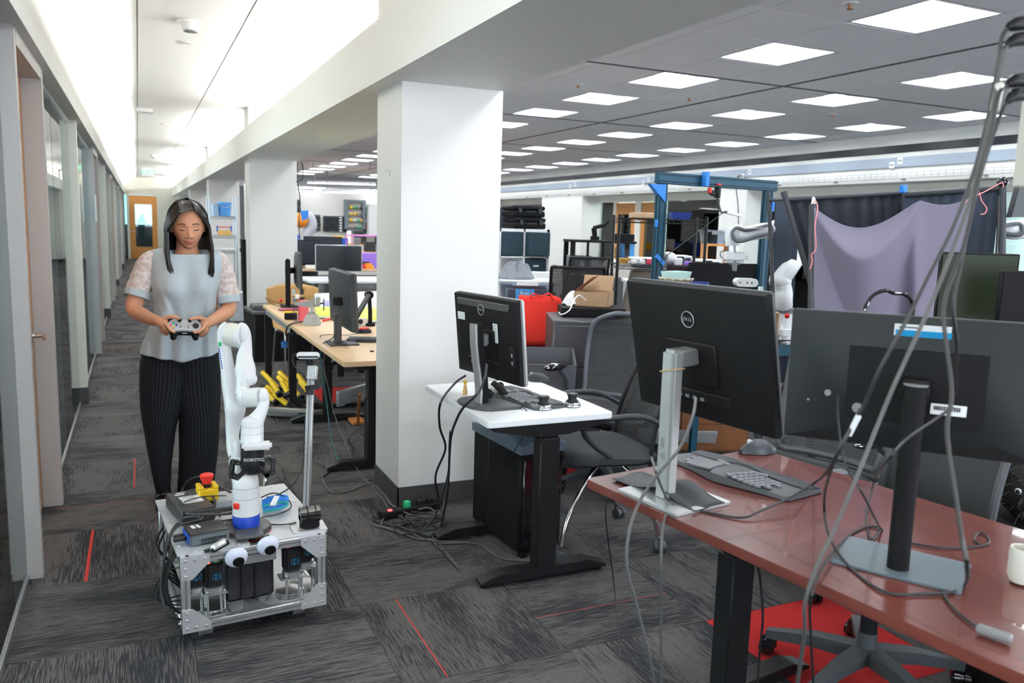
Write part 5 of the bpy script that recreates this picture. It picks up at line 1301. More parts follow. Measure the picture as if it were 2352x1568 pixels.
# ---- franka-like white arm on the table
FW, FG = WHTR, mat('arm_grey_band', (.10,.11,.125), .4)
def robot_arm(label, base, rz, joints, table_z):
    pass
t = thing('robot_manipulator', 'white jointed robot arm with red button base, under the teal frame', 'robot arm', (3.95, 4.21, .80))
I_ = Matrix.Translation(-Vector((3.95,4.21,.80)))
def W(px, py, d=5.45): return A(px, py, d=d)
m = MB(I_); m.tube([(3.95,4.21,.80),(3.95,4.21,.90),(3.95,4.21,1.00)], [.085,.075,.07], n=20); m.box((3.93,4.19,.85),(.15,.15,.10),b=.03,seg=2); m.build('arm_base', FW, t)
m = MB(I_); m.cyl((3.95,4.21,.975),(3.95,4.21,1.01),.078,n=24); o = m.build('base_band', FG, t)
bx = A(1808,725,d=5.3); m = MB(I_); m.ball(bx, .018, n=12); o2 = m.build('red_button', RED, o)
rr_ = Matrix((_r,_u,-_f)).transposed().to_4x4()
def cam_text(mb, txt, px, py, d, size): mb.text(txt, Matrix.Translation(A(px,py,d=d)) @ Matrix.Rotation(R(-25),4,'Z') @ Matrix.Rotation(PI/2,4,'X'), size)
m = MB(I_); cam_text(m, 'FRANKA EMIKA', 1786, 722, 5.30, .016); m.build('lettering', PAPER, o)
m = MB(I_); m.tube([(3.95,4.21,1.0), W(1797,690), W(1798,668), W(1790,645)], [.07,.065,.062,.07], n=18); m.ball(W(1792,645),(.075,.075,.078)); m.build('shoulder', FW, t)
m = MB(I_); m.tube([W(1792,640), W(1815,610), W(1850,565,5.6), W(1870,540,5.7)], [.072,.062,.055,.06], n=18); m.build('upper_link', FW, t)
m = MB(I_); m.tube([W(1880,520,5.7), W(1840,522,5.6), W(1790,523), W(1755,535)], [.06,.062,.060,.05], n=18); m.build('elbow_link', FW, t)
m = MB(I_); m.tube([W(1795,520), W(1750,530,5.38), W(1710,538,5.34), W(1696,536,5.34)], [.030,.052,.048,.056], n=16); m.ball(W(1694,536,5.36),(.058,.055,.058)); m.build('forearm', FW, t)
gp = [W(1765,517,5.31), W(1740,523,5.29), W(1712,528,5.28), W(1692,523,5.28), W(1682,535,5.28), W(1690,552,5.28), W(1708,553,5.28), W(1740,542,5.29), W(1768,536,5.31), W(1774,526,5.31)]
m = MB(I_); m.tube(gp, .0125, n=8, closed=True); o = m.build('forearm_trim', FG, t)
m = MB(I_); cam_text(m, 'FRANKA EMIKA', 1740, 524, 5.265, .017); m.build('lettering', PAPER, o)
m = MB(I_); m.tube([W(1688,525), W(1682,545), W(1682,565)], [.055,.052,.042], n=18); m.build('wrist', FW, t)
m = MB(I_); m.cyl(W(1683,562), W(1684,580), .034, n=18); m.build('wrist_flange', ALU, t)
m = MB(I_); m.box(W(1686,590), (.17,.09,.075), rz=R(-25), b=.022, seg=2); m.build('gripper_body', FW, t)
m = MB(I_); m.cyl(W(1687,600), W(1687,622), .022, .014, n=14); m.box(W(1687,605),(.07,.03,.012),rz=R(-25)); m.build('gripper_tool', MGREY, t)
cable('black lead running up behind the white robot wrist', [W(1672,575,5.35), W(1656,578,5.35), W(1655,588,5.35), W(1660,592,5.35)], .003)
cable('black power cord dropping from the wall raceway behind the frame', [A(1703,402,x=XW-.04), A(1693,408,x=XW-.1), A(1690,425,x=XW-.12), A(1695,470,x=XW-.12), A(1696,520,x=XW-.12)], .008)
# depth camera (white pill) on arm
t = thing('depth_camera', 'white pill-shaped depth camera in front of the black backing board', 'camera', W(1711,648,5.2))
m = MB(Matrix.Rotation(R(-25),4,'Z')); P_ = rrect(-.072,-.026,.072,.026,.0255,8); m.prism(P_, -.03, .05, M=Matrix.Rotation(PI/2,4,'X')); m.build('camera_body', WHTP, t)
m = MB(Matrix.Rotation(R(-25),4,'Z'))
for x in (-.045,.0,.03): m.cyl((x,-.05,.0),(x,-.053,.0),.005,n=8)
m.build('connector', BLK, t)
m = MB(); m.tube([(0,-.04,-.02),(0,-.03,-.06),(-.01,0,-.16),(-.01,.02,-.38)], .006); m.build('camera_stem', BLK, t)
# table for the robot
t = thing('robot_table', 'dark-topped table with teal edge carrying the white robot arm', 'table', (4.05, 4.35, 0), R(-12))
m = MB(); m.span((-.85,-.45,.755),(.75,.26,.80),.004); m.build('tabletop', BLKM, t)
m = MB(); m.span((-.86,-.47,.73),(.76,-.45,.80)); m.build('edge_profile', BLUC, t)
for sx in (-.78,.70):
    for sy in (-.4,.22): m = MB(); m.span((sx-.02,sy-.02,0),(sx+.02,sy+.02,.755)); m.build('leg', BLUC, t)
t = thing('backing_board', 'black upright board behind the hanging gripper', 'board', (4.18, 4.93, .84), R(-14))
m = MB(); m.span((-.42,-.01,0),(.32,.01,.43)); m.build('board_panel', BLKM, t)
m = MB(); m.span((-.1,0.01,0),(-.06,.08,.3)); m.build('board_brace', BLKM, t)
# items on that table / by the frame
t = thing('wicker_basket', 'woven basket with pale mint tray inside, left of the robot', 'basket', W(1552,650,5.2))
m = MB(); m.lathe([(.075,-.13),(.095,-.06),(.105,.03),(.098,.03),(.088,-.06),(.068,-.12)], n=30); o = m.build('basket_body', mat('wicker', (.42,.36,.26), .9, noise=.6, nscale=90, bump=1.0, bscale=120), t)
m = MB(); 
for z in (.03,.0,-.03,-.06,-.09): m.tube([((.101+z*.25)*math.cos(a), (.101+z*.25)*math.sin(a), z+.004*math.sin(a*14)) for a in [2*PI*j/48 for j in range(48)]], .005, n=5, closed=True, res=1)
m.build('wicker_weave', mat('wicker_light', (.50,.44,.33), .9), t)
m = MB(Matrix.Rotation(.3,4,'Z')); m.rings([[(-.085*s,-.06*s,z),(.085*s,-.06*s,z),(.085*s,.06*s,z),(-.085*s,.06*s,z)] for s, z in ((.8,.01),(1,.075),(.95,.075),(.75,.018))], smooth=False); m.build('mint_tray', mat('mint', (.55,.78,.74), .5), t)
bk = W(1552,650,5.2); box_thing('storage_box', 'black box under the woven basket', 'box', (bk.x, bk.y+.02, .80), R(-25), (.30,.24, bk.z-.13-.80), BLKM)
t = thing('round_blue_dish', 'dark blue round dish beside the woven basket', 'dish', W(1604,662,5.15)); m = MB(); m.lathe([(.05,-.26),(.06,-.02),(.066,.04),(.06,.04),(.055,-.01)], n=22); m.build('dish_body', mat('tray_navy', 0), t)
t = thing('bottle', 'small white-capped bottle beside the robot base', 'bottle', W(1746,677,5.0)); m = MB(); m.lathe([(.022,-.20),(.022,.0),(.012,.02)], n=14); m.build('bottle_body', CLEARP, t); m = MB(); m.cyl((0,0,.015),(0,0,.05),.016,n=14); m.build('bottle_cap', WHTP, t)
box_thing('wood_block_box', 'pale wooden box beside the white bottle', 'box', (W(1765,735,5.1)).to_2d().to_3d()+Vector((0,0,.80)), R(-25), (.10,.12,.22), mat('pale_wood', (.55,.36,.20), .6))
m = MB(); m.span((-.05,-.02,0),(.05,.02,.012)); m.build('tool_strip', SILV, label='flat silver tool on the dark table edge', cat='tool', loc=(3.78,3.96,.802), rz=.4)
# wooden drawer box and silver profiles on floor
t = thing('wooden_crate', 'dark-stained wooden drawer box on the floor behind the red desk', 'crate', (3.62, 4.55, 0), R(-20))
m = MB(); m.span((-.24,-.2,0),(.26,.2,.33),.004); m.build('crate_body', mat('stained_wood', (.20,.075,.022), .4, noise=.5, nscale=14), t)
m = MB(); m.span((-.22,-.206,.02),(.24,-.2,.19)); m.span((-.22,-.206,.20),(.24,-.2,.31)); m.build('crate_drawer', mat('stained_wood2', (.28,.11,.035), .4, noise=.5, nscale=14), t)
for k in range(5):
    a = A(1478, 985+6*k, z=.05+.03*(4-k)); q = MB(); q.bar(a+Vector((-.1,-.0,0)), a+Vector((.42,-.25,0)), .028, .028, b=.002); q.build('metal_profile', ALU, label='silver metal profile in the bundle behind the mesh chair, %s from the top' % ordn[k], cat='metal bar', group='silver profiles behind the mesh chair')

# ---- curtain frames
def pole(t, a, b, r=.014, name='pole', m_=None): q = MB(); q.cyl(a, b, r, n=12); return q.build(name, m_ or mat('dark_pole', (.035,.037,.045), .5), t)
CL = mat('curtain_charcoal', (.022,.026,.036), .95); CP = mat('curtain_mauve', (.150,.135,.185), .9, bump=.15, bscale=500)
t = thing('curtain_stand', 'black curtain stand with thick pleated cloth behind the mauve drape', 'curtain stand', (0,0,0))
D0 = 4.75
def G(px, py, d=D0): return A(px, py, d=d)
pole(t, G(1903,790), G(1800,440), .016); pole(t, G(1800,440), G(1804,455), .019, 'pole_cap')
pole(t, G(1778,740,5.0), G(1765,440,5.0), .012); pole(t, G(1768,460,5.0), G(1805,458), .010)
pole(t, G(1806,458), G(2075,443), .014); pole(t, G(2075,900), G(2074,436), .014)
def hang(a, b, zb, amp=.02, freq=9, seed=0):
    a = Vector(a); b = Vector(b); n_ = Vector((b.y-a.y, a.x-b.x, 0)).normalized()
    def f(u, v):
        p = a.lerp(b, u); z = p.z*(1-v)+zb*v; k = amp*(.25+.9*v)
        return p.x+n_.x*k*math.sin(u*freq*2*PI+1.3*math.sin(u*9+seed)+v*1.1), p.y+n_.y*k*math.sin(u*freq*2*PI+1.3*math.sin(u*9+seed)+v*1.1), z
    return f
def slant(u, v):
    py = 462+(790-462)*v; px = (1812+100*v)*(1-u)+2070*u; return A(px, py-15*u*(1-v), d=D0+.02+.02*math.sin(u*50+2*math.sin(7*u))*(.3+v))
q = MB(); q.grid(slant, 120, 12); q.build('curtain_cloth', CL, t, solid=.004)
t = thing('curtain_stand', 'black curtain stand on the right carrying dark grey cloth and red string', 'curtain stand', (0,0,0))
pole(t, G(2300,760,4.3), G(2303,430,4.3), .018); pole(t, G(2080,447,4.6), G(2305,432,4.3), .016)
q = MB(); q.ball(G(2303,418,4.3), .028, n=12); q.build('pole_cap', BLKS, t)
q = MB(); q.box(G(2075,434,4.6),(.035,.03,.045),b=.004); q.build('tape_wrap', BLUEB, t)
q = MB(); q.grid(hang(G(2078,446,4.61), G(2298,433,4.31), .5, .015, 7, 3), 100, 10); q.build('curtain_cloth', mat('curtain_slate', (.038,.048,.07), .95), t, solid=.004)
t = thing('slate_screen', 'slate blue fabric panel standing behind the robot arm', 'screen', (0,0,0))
q = MB(); q.grid(hang(G(1782,462,5.35), G(1840,462,5.35), .5, .004, 2), 20, 6); q.build('panel_cloth', mat('curtain_slate', 0), t, solid=.004)
# mauve drape with deep sag
t = thing('mauve_drape', 'mauve grey cloth draped in a deep swag between two poles', 'cloth', (0,0,0))
def drape(u, v):
    # top edge: sags between left pole (px 1869,465) and peak at px 2113,460, then straight to 2232,450
    xs_ = 1869+(2232-1869)*u
    if xs_ < 2113: s = (xs_-1869)/(2113-1869); top = 476+(460-476)*s + 54*math.sin(PI*max(0,s)**.88)**1.15
    else: s = (xs_-2113)/(2232-2113); top = 460+14*math.sin(PI*s)-8*s
    yb = 790; py = top+(yb-top)*v
    xx = xs_ + (-40*v*max(0,(xs_-2113)/119))
    fold = 0
    # belly fold under the swag
    s = (xs_-1869)/244
    if xs_ < 2113:
        bd = 12+62*math.sin(PI*s); t_ = (py-top)/bd; sm_ = min(1, max(0, t_)); sm_ = sm_*sm_*(3-2*sm_)
        fold += .17*math.sin(PI*s)*sm_*(1-.75*min(1, max(0, (t_-1)/2.2)))
    fold += .055*math.exp(-((xx-2106)/16)**2)*(.3+.7*v) - .05*math.exp(-((xx-2075)/14)**2)*v
    fold += .030*math.sin((xx-1869)/17)*v*.5
    return A(xx, py, d=4.15-fold+.10*u)
q = MB(); q.grid(drape, 110, 70); q.build('drape_cloth', CP, t, solid=.004)
t = thing('drape_pole', 'thin black upright post holding the left edge of the mauve drape', 'post', (0,0,0))
pole(t, G(1863,900,4.14), G(1868,470,4.2), .022); q = MB(); q.tube([G(1868,470,4.2), G(1869,460,4.2), G(1868,452,4.2)], [.012,.01,.005]); q.build('post_tip', WHTP, t)
cable('pink string tied round the top of the left drape post', [G(1866,468,4.13), G(1874,462,4.12), G(1878,480,4.11), G(1872,520,4.1), G(1874,570,4.1), G(1864,585,4.1), G(1866,600,4.1), G(1860,618,4.1)], .003, mat('pink_string', (.62,.22,.22), .8), name='string', cat='string')
cable('pink string stretched from the drape to the right pole', [G(2215,465,4.0), G(2240,450,4.05), G(2262,440,4.1), G(2300,420,4.2), G(2304,430,4.2)], .003, mat('pink_string', 0), name='string', cat='string')
cable('loose pink string end curling beside the right pole', [G(2250,440,4.1), G(2254,460,4.1), G(2266,478,4.1), G(2262,490,4.1), G(2252,492,4.1)], .003, mat('pink_string', 0), name='string', cat='string')
cable('thin black lead taped along the right curtain pole', [G(2294,450,4.2), G(2292,520,4.2), G(2288,600,4.2), G(2285,690,4.2)], .006)
# second robot arm at the right edge, dark monitors
t = thing('robot_manipulator', 'second white robot arm cut off at the right photo edge', 'robot arm', (0,0,0))
m = MB(); m.tube([G(2302,525,4.6), G(2330,528,4.6), G(2370,522,4.7), G(2420,520,4.8), G(2460,600,4.9), G(2470,760,4.9)], [.045,.055,.06,.06,.06,.07], n=16); m.build('arm_link', FW, t)
m = MB(); m.tube([G(2306,536,4.53), G(2340,540,4.53), G(2350,528,4.53), G(2340,514,4.55), G(2306,518,4.53)], .012); m.build('arm_trim', FG, t)
m = MB(); m.cyl((G(2470,760,4.9).x, G(2470,760,4.9).y, 0), G(2470,760,4.9), .08); m.build('arm_pedestal', BLKM, t)
t = thing('hanging_display', 'black display hung at an angle at the upper right edge', 'monitor', (0,0,0))
m = MB(); a = G(2310,430,4.25); b = G(2390,425,4.35); m.prism([(0,0),(.42,.02),(.42,.30),(.04,.26)], 0, .05, M=Matrix.Translation(G(2303,490,4.3)) @ Matrix.Rotation(R(-25),4,'Z') @ Matrix.Rotation(PI/2,4,'X') @ Matrix.Translation((0.02,-.02,0))); m.build('display_shell', DGREY, t)
pole(t, (G(2400,460,4.3).x, G(2400,460,4.3).y, 0), G(2400,460,4.3), .02, 'mount_pole')
def dark_monitor(label, px0, px1, py0, py1, d0, d1, m_, zb):
    a = A(px0, py0, d=d0); b = A(px1, py0+(px1-px0)*.05, d=d1); u = (b-a); u.z = 0; w_ = u.length; u.normalize(); h_ = a.z-A(px0, py1, d=d0).z
    c = a+u*w_/2; t = thing('computer_monitor', label, 'monitor', (c.x, c.y, zb)); ang = math.atan2(u.y, u.x)
    T_ = Matrix.Translation((0,0,a.z-zb-h_/2)) @ Matrix.Rotation(ang,4,'Z')
    q = MB(T_); q.box((0,.02,0),(w_,.03,h_),b=.004); q.build('bezel', BLKM, t)
    q = MB(T_); q.box((0,.003,0),(w_-.015,.004,h_-.015)); q.build('screen', m_, t)
    q = MB(T_); q.box((0,.05,-h_*.2),(.05,.04,h_*.8)); q.build('stand_column', BLKM, t)
    q = MB(); q.cyl((0,.0,0),(0,0,.012),.10,n=20); q.bar((0,.03,.01),(.0,.05,a.z-zb-h_*.6),.05,.04); q.build('stand_base', BLKM, t)
    return c
c1 = dark_monitor('dark greenish screen leaning behind the wide monitor at right', 2163, 2345, 578, 745, 3.25, 3.18, mat('green_black_screen', (.016,.023,.012), .35, spec=.3), .72)
c2 = dark_monitor('nearly black screen at the right photo edge', 2303, 2500, 621, 745, 2.95, 2.9, BLKM, .72)
t = thing('office_desk', 'dark desk carrying the two dark screens at right', 'desk', (3.25, 1.95, 0), R(-25))
m = MB(); m.span((-.28,-.35,.69),(.6,.30,.72),.004); m.build('desktop', DGREY, t)
for sx in (-.24,.55):
    for sy in (-.3,.25): m = MB(); m.span((sx-.02,sy-.02,0),(sx+.02,sy+.02,.69)); m.build('leg', BLKPC, t)
# tripod-like dark legs under the robot table seen between monitors
t = thing('tripod', 'black splayed tripod leg beside the robot table', 'tripod', (3.30,3.35,0))
for a_ in (0.3, 2.4, 4.4): q = MB(); q.cyl((.32*math.cos(a_),.32*math.sin(a_),0),(0,0,.85),.014,n=10); q.build('leg', BLKM, t)
q = MB(); q.cyl((0,0,.82),(0,0,.90),.03); q.build('tripod_head', BLKM, t)
# ================================================================ birch desks and what lies around them
t = beam_desk('near birch-topped sit-stand desk half hidden by the big column', (1.86, 4.545, 0), R(90), 1.86, .82, .705, BIRCH, BIRCH, legs=(.12, .80), foot_len=.55, leg_y=.60, th=.03)
t = thing('steel_desk', 'far birch-topped table with thin black steel legs', 'table', (0,0,0))
m = MB(); m.span((1.04,6.42,.675),(1.80,7.86,.705),.003); m.build('tabletop', BIRCH, t)
m = MB(); m.span((1.06,6.45,.62),(1.075,7.84,.675)); m.span((1.77,6.45,.62),(1.785,7.84,.675)); m.span((1.06,6.45,.62),(1.78,6.465,.675)); m.span((1.06,7.82,.62),(1.78,7.84,.675)); m.build('apron', MGREY, t)
for x in (1.075,1.76):
    for y in (6.47,7.80): m = MB(); m.span((x-.028,y-.028,0),(x+.028,y+.028,.62)); m.build('leg', BLKPC, t)
m = MB(); m.span((1.04,6.44,.0),(1.78,6.50,.03)); m.build('foot_rail', BLKPC, t)
ZB = .7065
def onb(px, py, dz=0): return A(px, py, z=ZB+dz)
# bent-ply chair
t = thing('plywood_chair', 'bent honey-coloured plywood chair with four square holes in its back', 'chair', (1.40, 8.02, 0), R(8))
m = MB()
holes = [(-.045,.73),(.0,.73),(-.045,.775),(.0,.775)]
def pb_(u, v):
    x = -.26+.52*u; z = .60+.275*v*(1-.16*abs(2*u-1)**2.2); return (x, .20+.03*v-.05*(2*u-1)**2, z)
bmx = m.bm; G_ = [[bmx.verts.new(Vector(pb_(i/26, j/10))) for j in range(11)] for i in range(27)]
for i in range(26):
    for j in range(10):
        if i in (13,14,17,18) and j in (3,4,6,7): continue
        f = bmx.faces.new((G_[i][j],G_[i+1][j],G_[i+1][j+1],G_[i][j+1])); f.smooth = True
m.build('backrest', PLY, t, solid=.012)
m = MB(); m.grid(lambda u, v: (-.21+.42*u, -.24+.46*v, .44+.02*(2*u-1)**2-.03*max(0,.25-v)*4*.5+ (.16*max(0, v-.82)/.18 if v > .82 else 0)), 20, 16); m.build('seat', PLY, t, solid=.012)
for s_ in (-1,1):
    m = MB(); m.tube([(s_*.20,-.20,.0),(s_*.19,-.17,.40),(s_*.18,-.13,.425),(s_*.18,.10,.425),(s_*.19,.15,.40),(s_*.20,.22,0)], .010, n=10); m.build('leg', CHROME, t)
    m = MB(); m.tube([(s_*.18,.12,.42),(s_*.16,.22,.50),(s_*.15,.225,.66)], .010, n=10); m.build('back_support', CHROME, t)
m = MB(); m.cyl((-.205,-.20,.30),(-.205,-.19,.36),.03); m.build('blue_tag', BLUEB, t)
# vise
t = thing('bench_vise', 'grey metal bench vise on the birch desk', 'vise', onb(716, 745), R(-20))
VM = mat('vise_grey', (.34,.33,.32), .45, metal=.3)
m = MB(); m.rings([[(-.065,-.06,0),(.065,-.06,0),(.065,.06,0),(-.065,.06,0)],[(-.05,-.045,.05),(.05,-.045,.05),(.05,.045,.05),(-.05,.045,.05)],[(-.035,-.03,.08),(.035,-.03,.08),(.035,.03,.08),(-.035,.03,.08)]], smooth=False); m.cyl((0,0,.08),(0,0,.10),.028,n=16); m.build('vise_base', VM, t)
m = MB(); m.cyl((0,0,.10),(0,0,.15),.011,n=12); m.build('vise_post', STEEL, t)
m = MB(); m.rings([[(-.13,-.012,.15),(-.13,.012,.15),(-.13,.012,.165),(-.13,-.012,.165)],[(-.02,-.03,.135),(-.02,.03,.135),(-.02,.03,.185),(-.02,-.03,.185)],[(.02,-.03,.14),(.02,.03,.14),(.02,.03,.215),(.02,-.03,.215)]], smooth=False); m.span((.035,-.03,.14),(.065,.03,.215),.008); m.span((-.02,-.02,.14),(.05,.02,.155)); m.build('vise_jaw', VM, t)
m = MB(); m.cyl((.065,0,.165),(.095,0,.165),.006); m.cyl((.092,0,.11),(.092,0,.20),.004); m.build('vise_handle', BLK, t)
# bottle pair, tape, tools
t = thing('spray_bottle', 'clear plastic bottle with pale contents beside the vise', 'bottle', onb(683, 737), 0)
m = MB(); m.box((0,0,.09),(.07,.06,.18),b=.012,seg=2); m.build('bottle_body', CLEARP, t); m = MB(); m.cyl((0,0,.18),(0,0,.21),.016); m.build('bottle_cap', WHTP, t)
t = thing('spray_bottle', 'pink liquid bottle standing between clear bottle and vise', 'bottle', onb(697, 738), 0)
m = MB(); m.box((0,0,.085),(.075,.06,.17),b=.010,seg=2); m.build('bottle_body', mat('pink_liquid', (.85,.16,.19), .25), t)
t = thing('hot_glue_holder', 'black looped tool rest in front of the pink bottle', 'tool', onb(706, 737), 0); m = MB(); m.tube([(-.04,0,.0),(-.035,0,.04),(0,0,.055),(.035,0,.04),(.04,0,.0)], .010, n=8); m.build('tool_loop', BLK, t)
box_thing('battery_charger', 'small black and yellow box near the far monitor foot', 'charger', onb(668, 733), R(-10), (.10,.07,.05), BLKM)
m = MB(); m.box((0,0,.01),(.12,.05,.018),b=.003); m.build('yellow_case', YEL, label='flat yellow and black tool lying on the far birch table', cat='tool', loc=onb(668, 720))
m = MB(); m.box((0,0,.008),(.20,.09,.012),b=.003); m.build('red_folder', mat('red_purple', (.40,.06,.12), .5), label='reddish notebook under the tools on the far birch table', cat='notebook', loc=onb(668, 712), rz=.2)
t = thing('tape_roll', 'white tape dispenser with black core on the birch desk', 'tape', onb(826, 748), 0); m = MB(); m.box((0,0,.03),(.11,.05,.06),b=.006); m.build('dispenser', IVORY, t); m = MB(); m.cyl((.0,-.026,.035),(.0,-.03,.035),.02); m.build('tape_core', BLK, t)
m = MB(); m.bar(onb(742,736,.008), onb(762,730,.012), .02, .012, b=.003); m.build('screwdriver', RED, label='red-handled screwdriver on the birch desk behind the vise', cat='screwdriver')
# poster board white and lime
t = thing('poster_board', 'large white and lime-yellow board lying behind the curved monitor', 'board', (0,0,0))
p0, p1, p2, p3 = onb(726,728,.012), onb(905,742,.012), onb(900,690,.012)+Vector((0,0,.10)), onb(722,688,.012)+Vector((0,0,.06))
m = MB(); m.grid(lambda u, v: p0.lerp(p1,u).lerp(p3.lerp(p2,u), v), 6, 10); m.build('board_sheet', PAPER, t, solid=.006)
m = MB(); m.grid(lambda u, v: p0.lerp(p1,u).lerp(p3.lerp(p2,u), .02+.36*v)+Vector((0,0,.006)), 4, 4); m.build('lime_band', mat('lime', (.70,.80,.12), .6), t, solid=.001)
m = MB(); m.grid(lambda u, v: p0.lerp(p1,.10+.12*u).lerp(p3.lerp(p2,.10+.12*u), .42+.20*v)+Vector((0,0,.007)), 4, 4); m.build('lilac_print', mat('lilac_print', (.45,.47,.80), .6, noise=.5, nscale=50), t, solid=.001)
# gooseneck clamp arm
t = thing('jointed_lamp', 'black jointed desk arm beside the column', 'desk arm', onb(850, 748), 0)
m = MB(); a_, b_, c_ = Vector((0,0,.0)), Vector((-.01,.0,.24)), A(812,738,d=5.2)-onb(850,748); m.tube([a_, (.0,0,.12), b_], .016, n=10, res=2); m.bar(b_, c_, .035,.03,b=.006); m.cyl(b_+Vector((0,-.03,0)), b_+Vector((0,.03,0)), .03, n=14); m.build('arm_link', BLKM, t)
m = MB(); m.cyl((0,0,0),(0,0,.02),.04); m.build('arm_base', BLKM, t)
# cables off the birch desk
cable('thick black cable drooping from the vise side of the birch desk', [onb(706,738,.01), onb(680,741,.01), A(662,748,z=.70), A(657,765,z=.62), A(662,775,z=.58), A(675,762,z=.64)], .006)
cable('black cable sagging from the curved monitor foot over the desk edge', [A(770,755,d=5.05), A(765,775,z=.74), onb(742,788), A(737,800,z=.66), A(738,830,z=.56), A(752,880,z=.42), A(768,950,z=.22), A(790,1010,z=.08), A(830,1095,z=.006), A(860,1110,z=.006)], .004, CABG)
cable('black and teal twisted cable hanging under the birch desk', [A(736,802,z=.66), A(738,850,z=.52), A(750,920,z=.32), A(760,1000,z=.12), A(778,1065,z=.006)], .004, mat('teal_black', (.01,.10,.11), .5))
cable('thin loop of black cable along the leg of the birch desk', [A(852,960,z=.3), A(845,975,z=.26), A(815,990,z=.2), A(800,1010,z=.15), A(812,1035,z=.06), A(790,1068,z=.006), A(762,1080,z=.006), A(738,1098,z=.006)], .004)
cable('thin lead lying across the birch desk to the flat keyboard', [onb(735,775), onb(738,770), onb(762,768), onb(800,769), onb(835,763)], .0018)
t = thing('cable_guide', 'black segmented cable spine beside the column', 'cable guide', A(853,1060,z=0), 0)
m = MB()
for k in range(34): m.box((0,0,.012+.021*k),(.022,.022,.014),b=.003)
m.build('spine_links', BLKM, t)
# yellow tubes and profile bundles on the floor
random.seed(4)
for k, (x0, y0, x1, y1, z0) in enumerate(((604,856,640,893,.10),(642,855,668,880,.12),(640,866,672,898,.09),(612,888,648,912,.06),(630,905,662,930,.03),(655,880,690,910,.06),(684,862,707,890,.12),(606,895,632,922,.03),(662,893,680,915,.10),(648,878,662,902,.15),(690,876,708,900,.08),(620,872,640,903,.13))):
    a, b = A(x0,y0,z=z0+.06), A(x1,y1,z=z0-.01 if z0 > .04 else .03)
    t = thing('yellow_tube', 'yellow tube in the pile under the desk, %s in the heap' % ordn[k], 'tube', (0,0,0), 0, 'yellow tubes piled under the birch desk')
    q = MB(); q.cyl(a, b, .022, n=14); q.build('tube_body', YEL, t); d_ = (b-a).normalized(); q = MB(); q.cyl(b, b+d_*.03, .026, n=14); q.build('tube_cap', BLK, t)
for k in range(6):
    a, b = A(615, 950-5*(k//2)+0, z=.02+.028*(k//2)), A(722, 955-5*(k//2), z=.02+.028*(k//2)); off = Vector((0,.03*(k%2),0)); q = MB(); q.bar(a+off, b+off, .026,.026,b=.002); q.build('metal_profile', ALU, label='silver metal profile on the floor under the birch desk, %s in the bundle' % ordn[k], cat='metal bar', group='silver profiles under the birch desk')
for k in range(5):
    a, b = A(775, 930-7*k, z=.03+.03*k), A(870, 905-7*k, z=.03+.03*k); q = MB(); q.bar(a, b, .03,.028,b=.002); q.build('metal_profile', ALU, label='metal profile beside the column under the near desk, %s from the floor' % ordn[k], cat='metal bar', group='metal profiles beside the column')
for k, (x0,y0,x1,y1) in enumerate(((672,915,745,935),(680,925,708,945),(665,925,700,952))): q = MB(); q.bar(A(x0,y0,z=.10), A(x1,y1,z=.05), .03,.03,b=.002); q.build('black_bar', BLKM, label='black metal bar crossing the yellow tube pile, %s one' % ordn[k], cat='metal bar')
q = MB(); q.bar(A(822,972,z=.02), A(826,905,z=.30), .02,.02); q.box(A(820,966,z=.012),(.10,.16,.02)); q.build('orange_stand', mat('orange_wood2', (.55,.20,.05), .5), label='small orange-brown stand on the floor by the column', cat='stand')
# black trunk with clutter
t = thing('storage_chest', 'large black chest with cluttered lid beyond the second column', 'trunk', (1.42, 9.10, 0), R(3))
m = MB(); m.span((-.36,-.30,0),(.42,.30,.50),.01); m.build('chest_body', BLKM, t); m = MB(); m.span((-.37,-.31,.50),(.43,.31,.54),.008); m.build('chest_lid', DGREY, t)
for k, (dx, w_, c_) in enumerate(((-.25,.18,DGREY),(-.02,.22,BLKM),(.22,.2,DGREY))): box_thing('black_tool_case', 'dark low case on the chest lid, %s from the left' % ordn[k], 'case', (1.42+dx, 9.05, .541), R(5*k), (w_,.3,.05), c_)
t = thing('telescopic_tube', 'tall black telescopic tube standing beside the wire shelving', 'tube', (1.33, 11.6, 0), 0)
m = MB(); m.cyl((0,0,0),(-.03,0,1.05),.045,n=18); m.cyl((-.03,0,1.05),(-.03,0,1.10),.055,n=18); m.cyl((-.03,0,1.10),(-.03,0,1.20),.047,n=18); m.cyl((-.03,0,1.20),(-.03,0,1.22),.056,n=18); m.build('tube_body', BLKM, t)
# wire shelving with bucket
SY = 13.6
t = thing('metal_shelving', 'chrome wire shelving behind the woman with blue bucket on top', 'shelving', (1.02, SY, 0), 0)
m_ = mat('shelf_steel', (.45,.48,.52), .3, metal=.8)
for x in (0,.40):
    for y in (0,.42): m = MB(); m.cyl((x,y,0),(x,y,1.83),.0135,n=10); m.build('post', m_, t)
for z in (.25,.62,.98,1.22,1.52):
    m = MB(); 
    for y in (0,.42): m.cyl((0,y,z),(.40,y,z),.006,n=6); m.cyl((0,y,z-.035),(.40,y,z-.035),.005,n=6); m.tube([(.4*k/12,y,z-(.035 if k%2 else 0)) for k in range(13)], .003, n=4, res=1)
    for k in range(12): m.cyl((.40*k/11,0,z),(.40*k/11,.42,z),.003,n=4)
    m.build('wire_deck', m_, t)
def onS(x, y, z): return Vector((1.02+x, SY+y, z))
t = thing('blue_bucket', 'bright blue plastic bucket on top of the chrome wire shelving', 'bucket', onS(.24,.18,1.527)); m = MB(); m.lathe([(.085,0),(.105,.20),(.11,.20),(.108,.22),(.10,.22),(.08,.01)], n=26); m.build('bucket_body', mat('bucket_blue', (.10,.38,.85), .4), t)
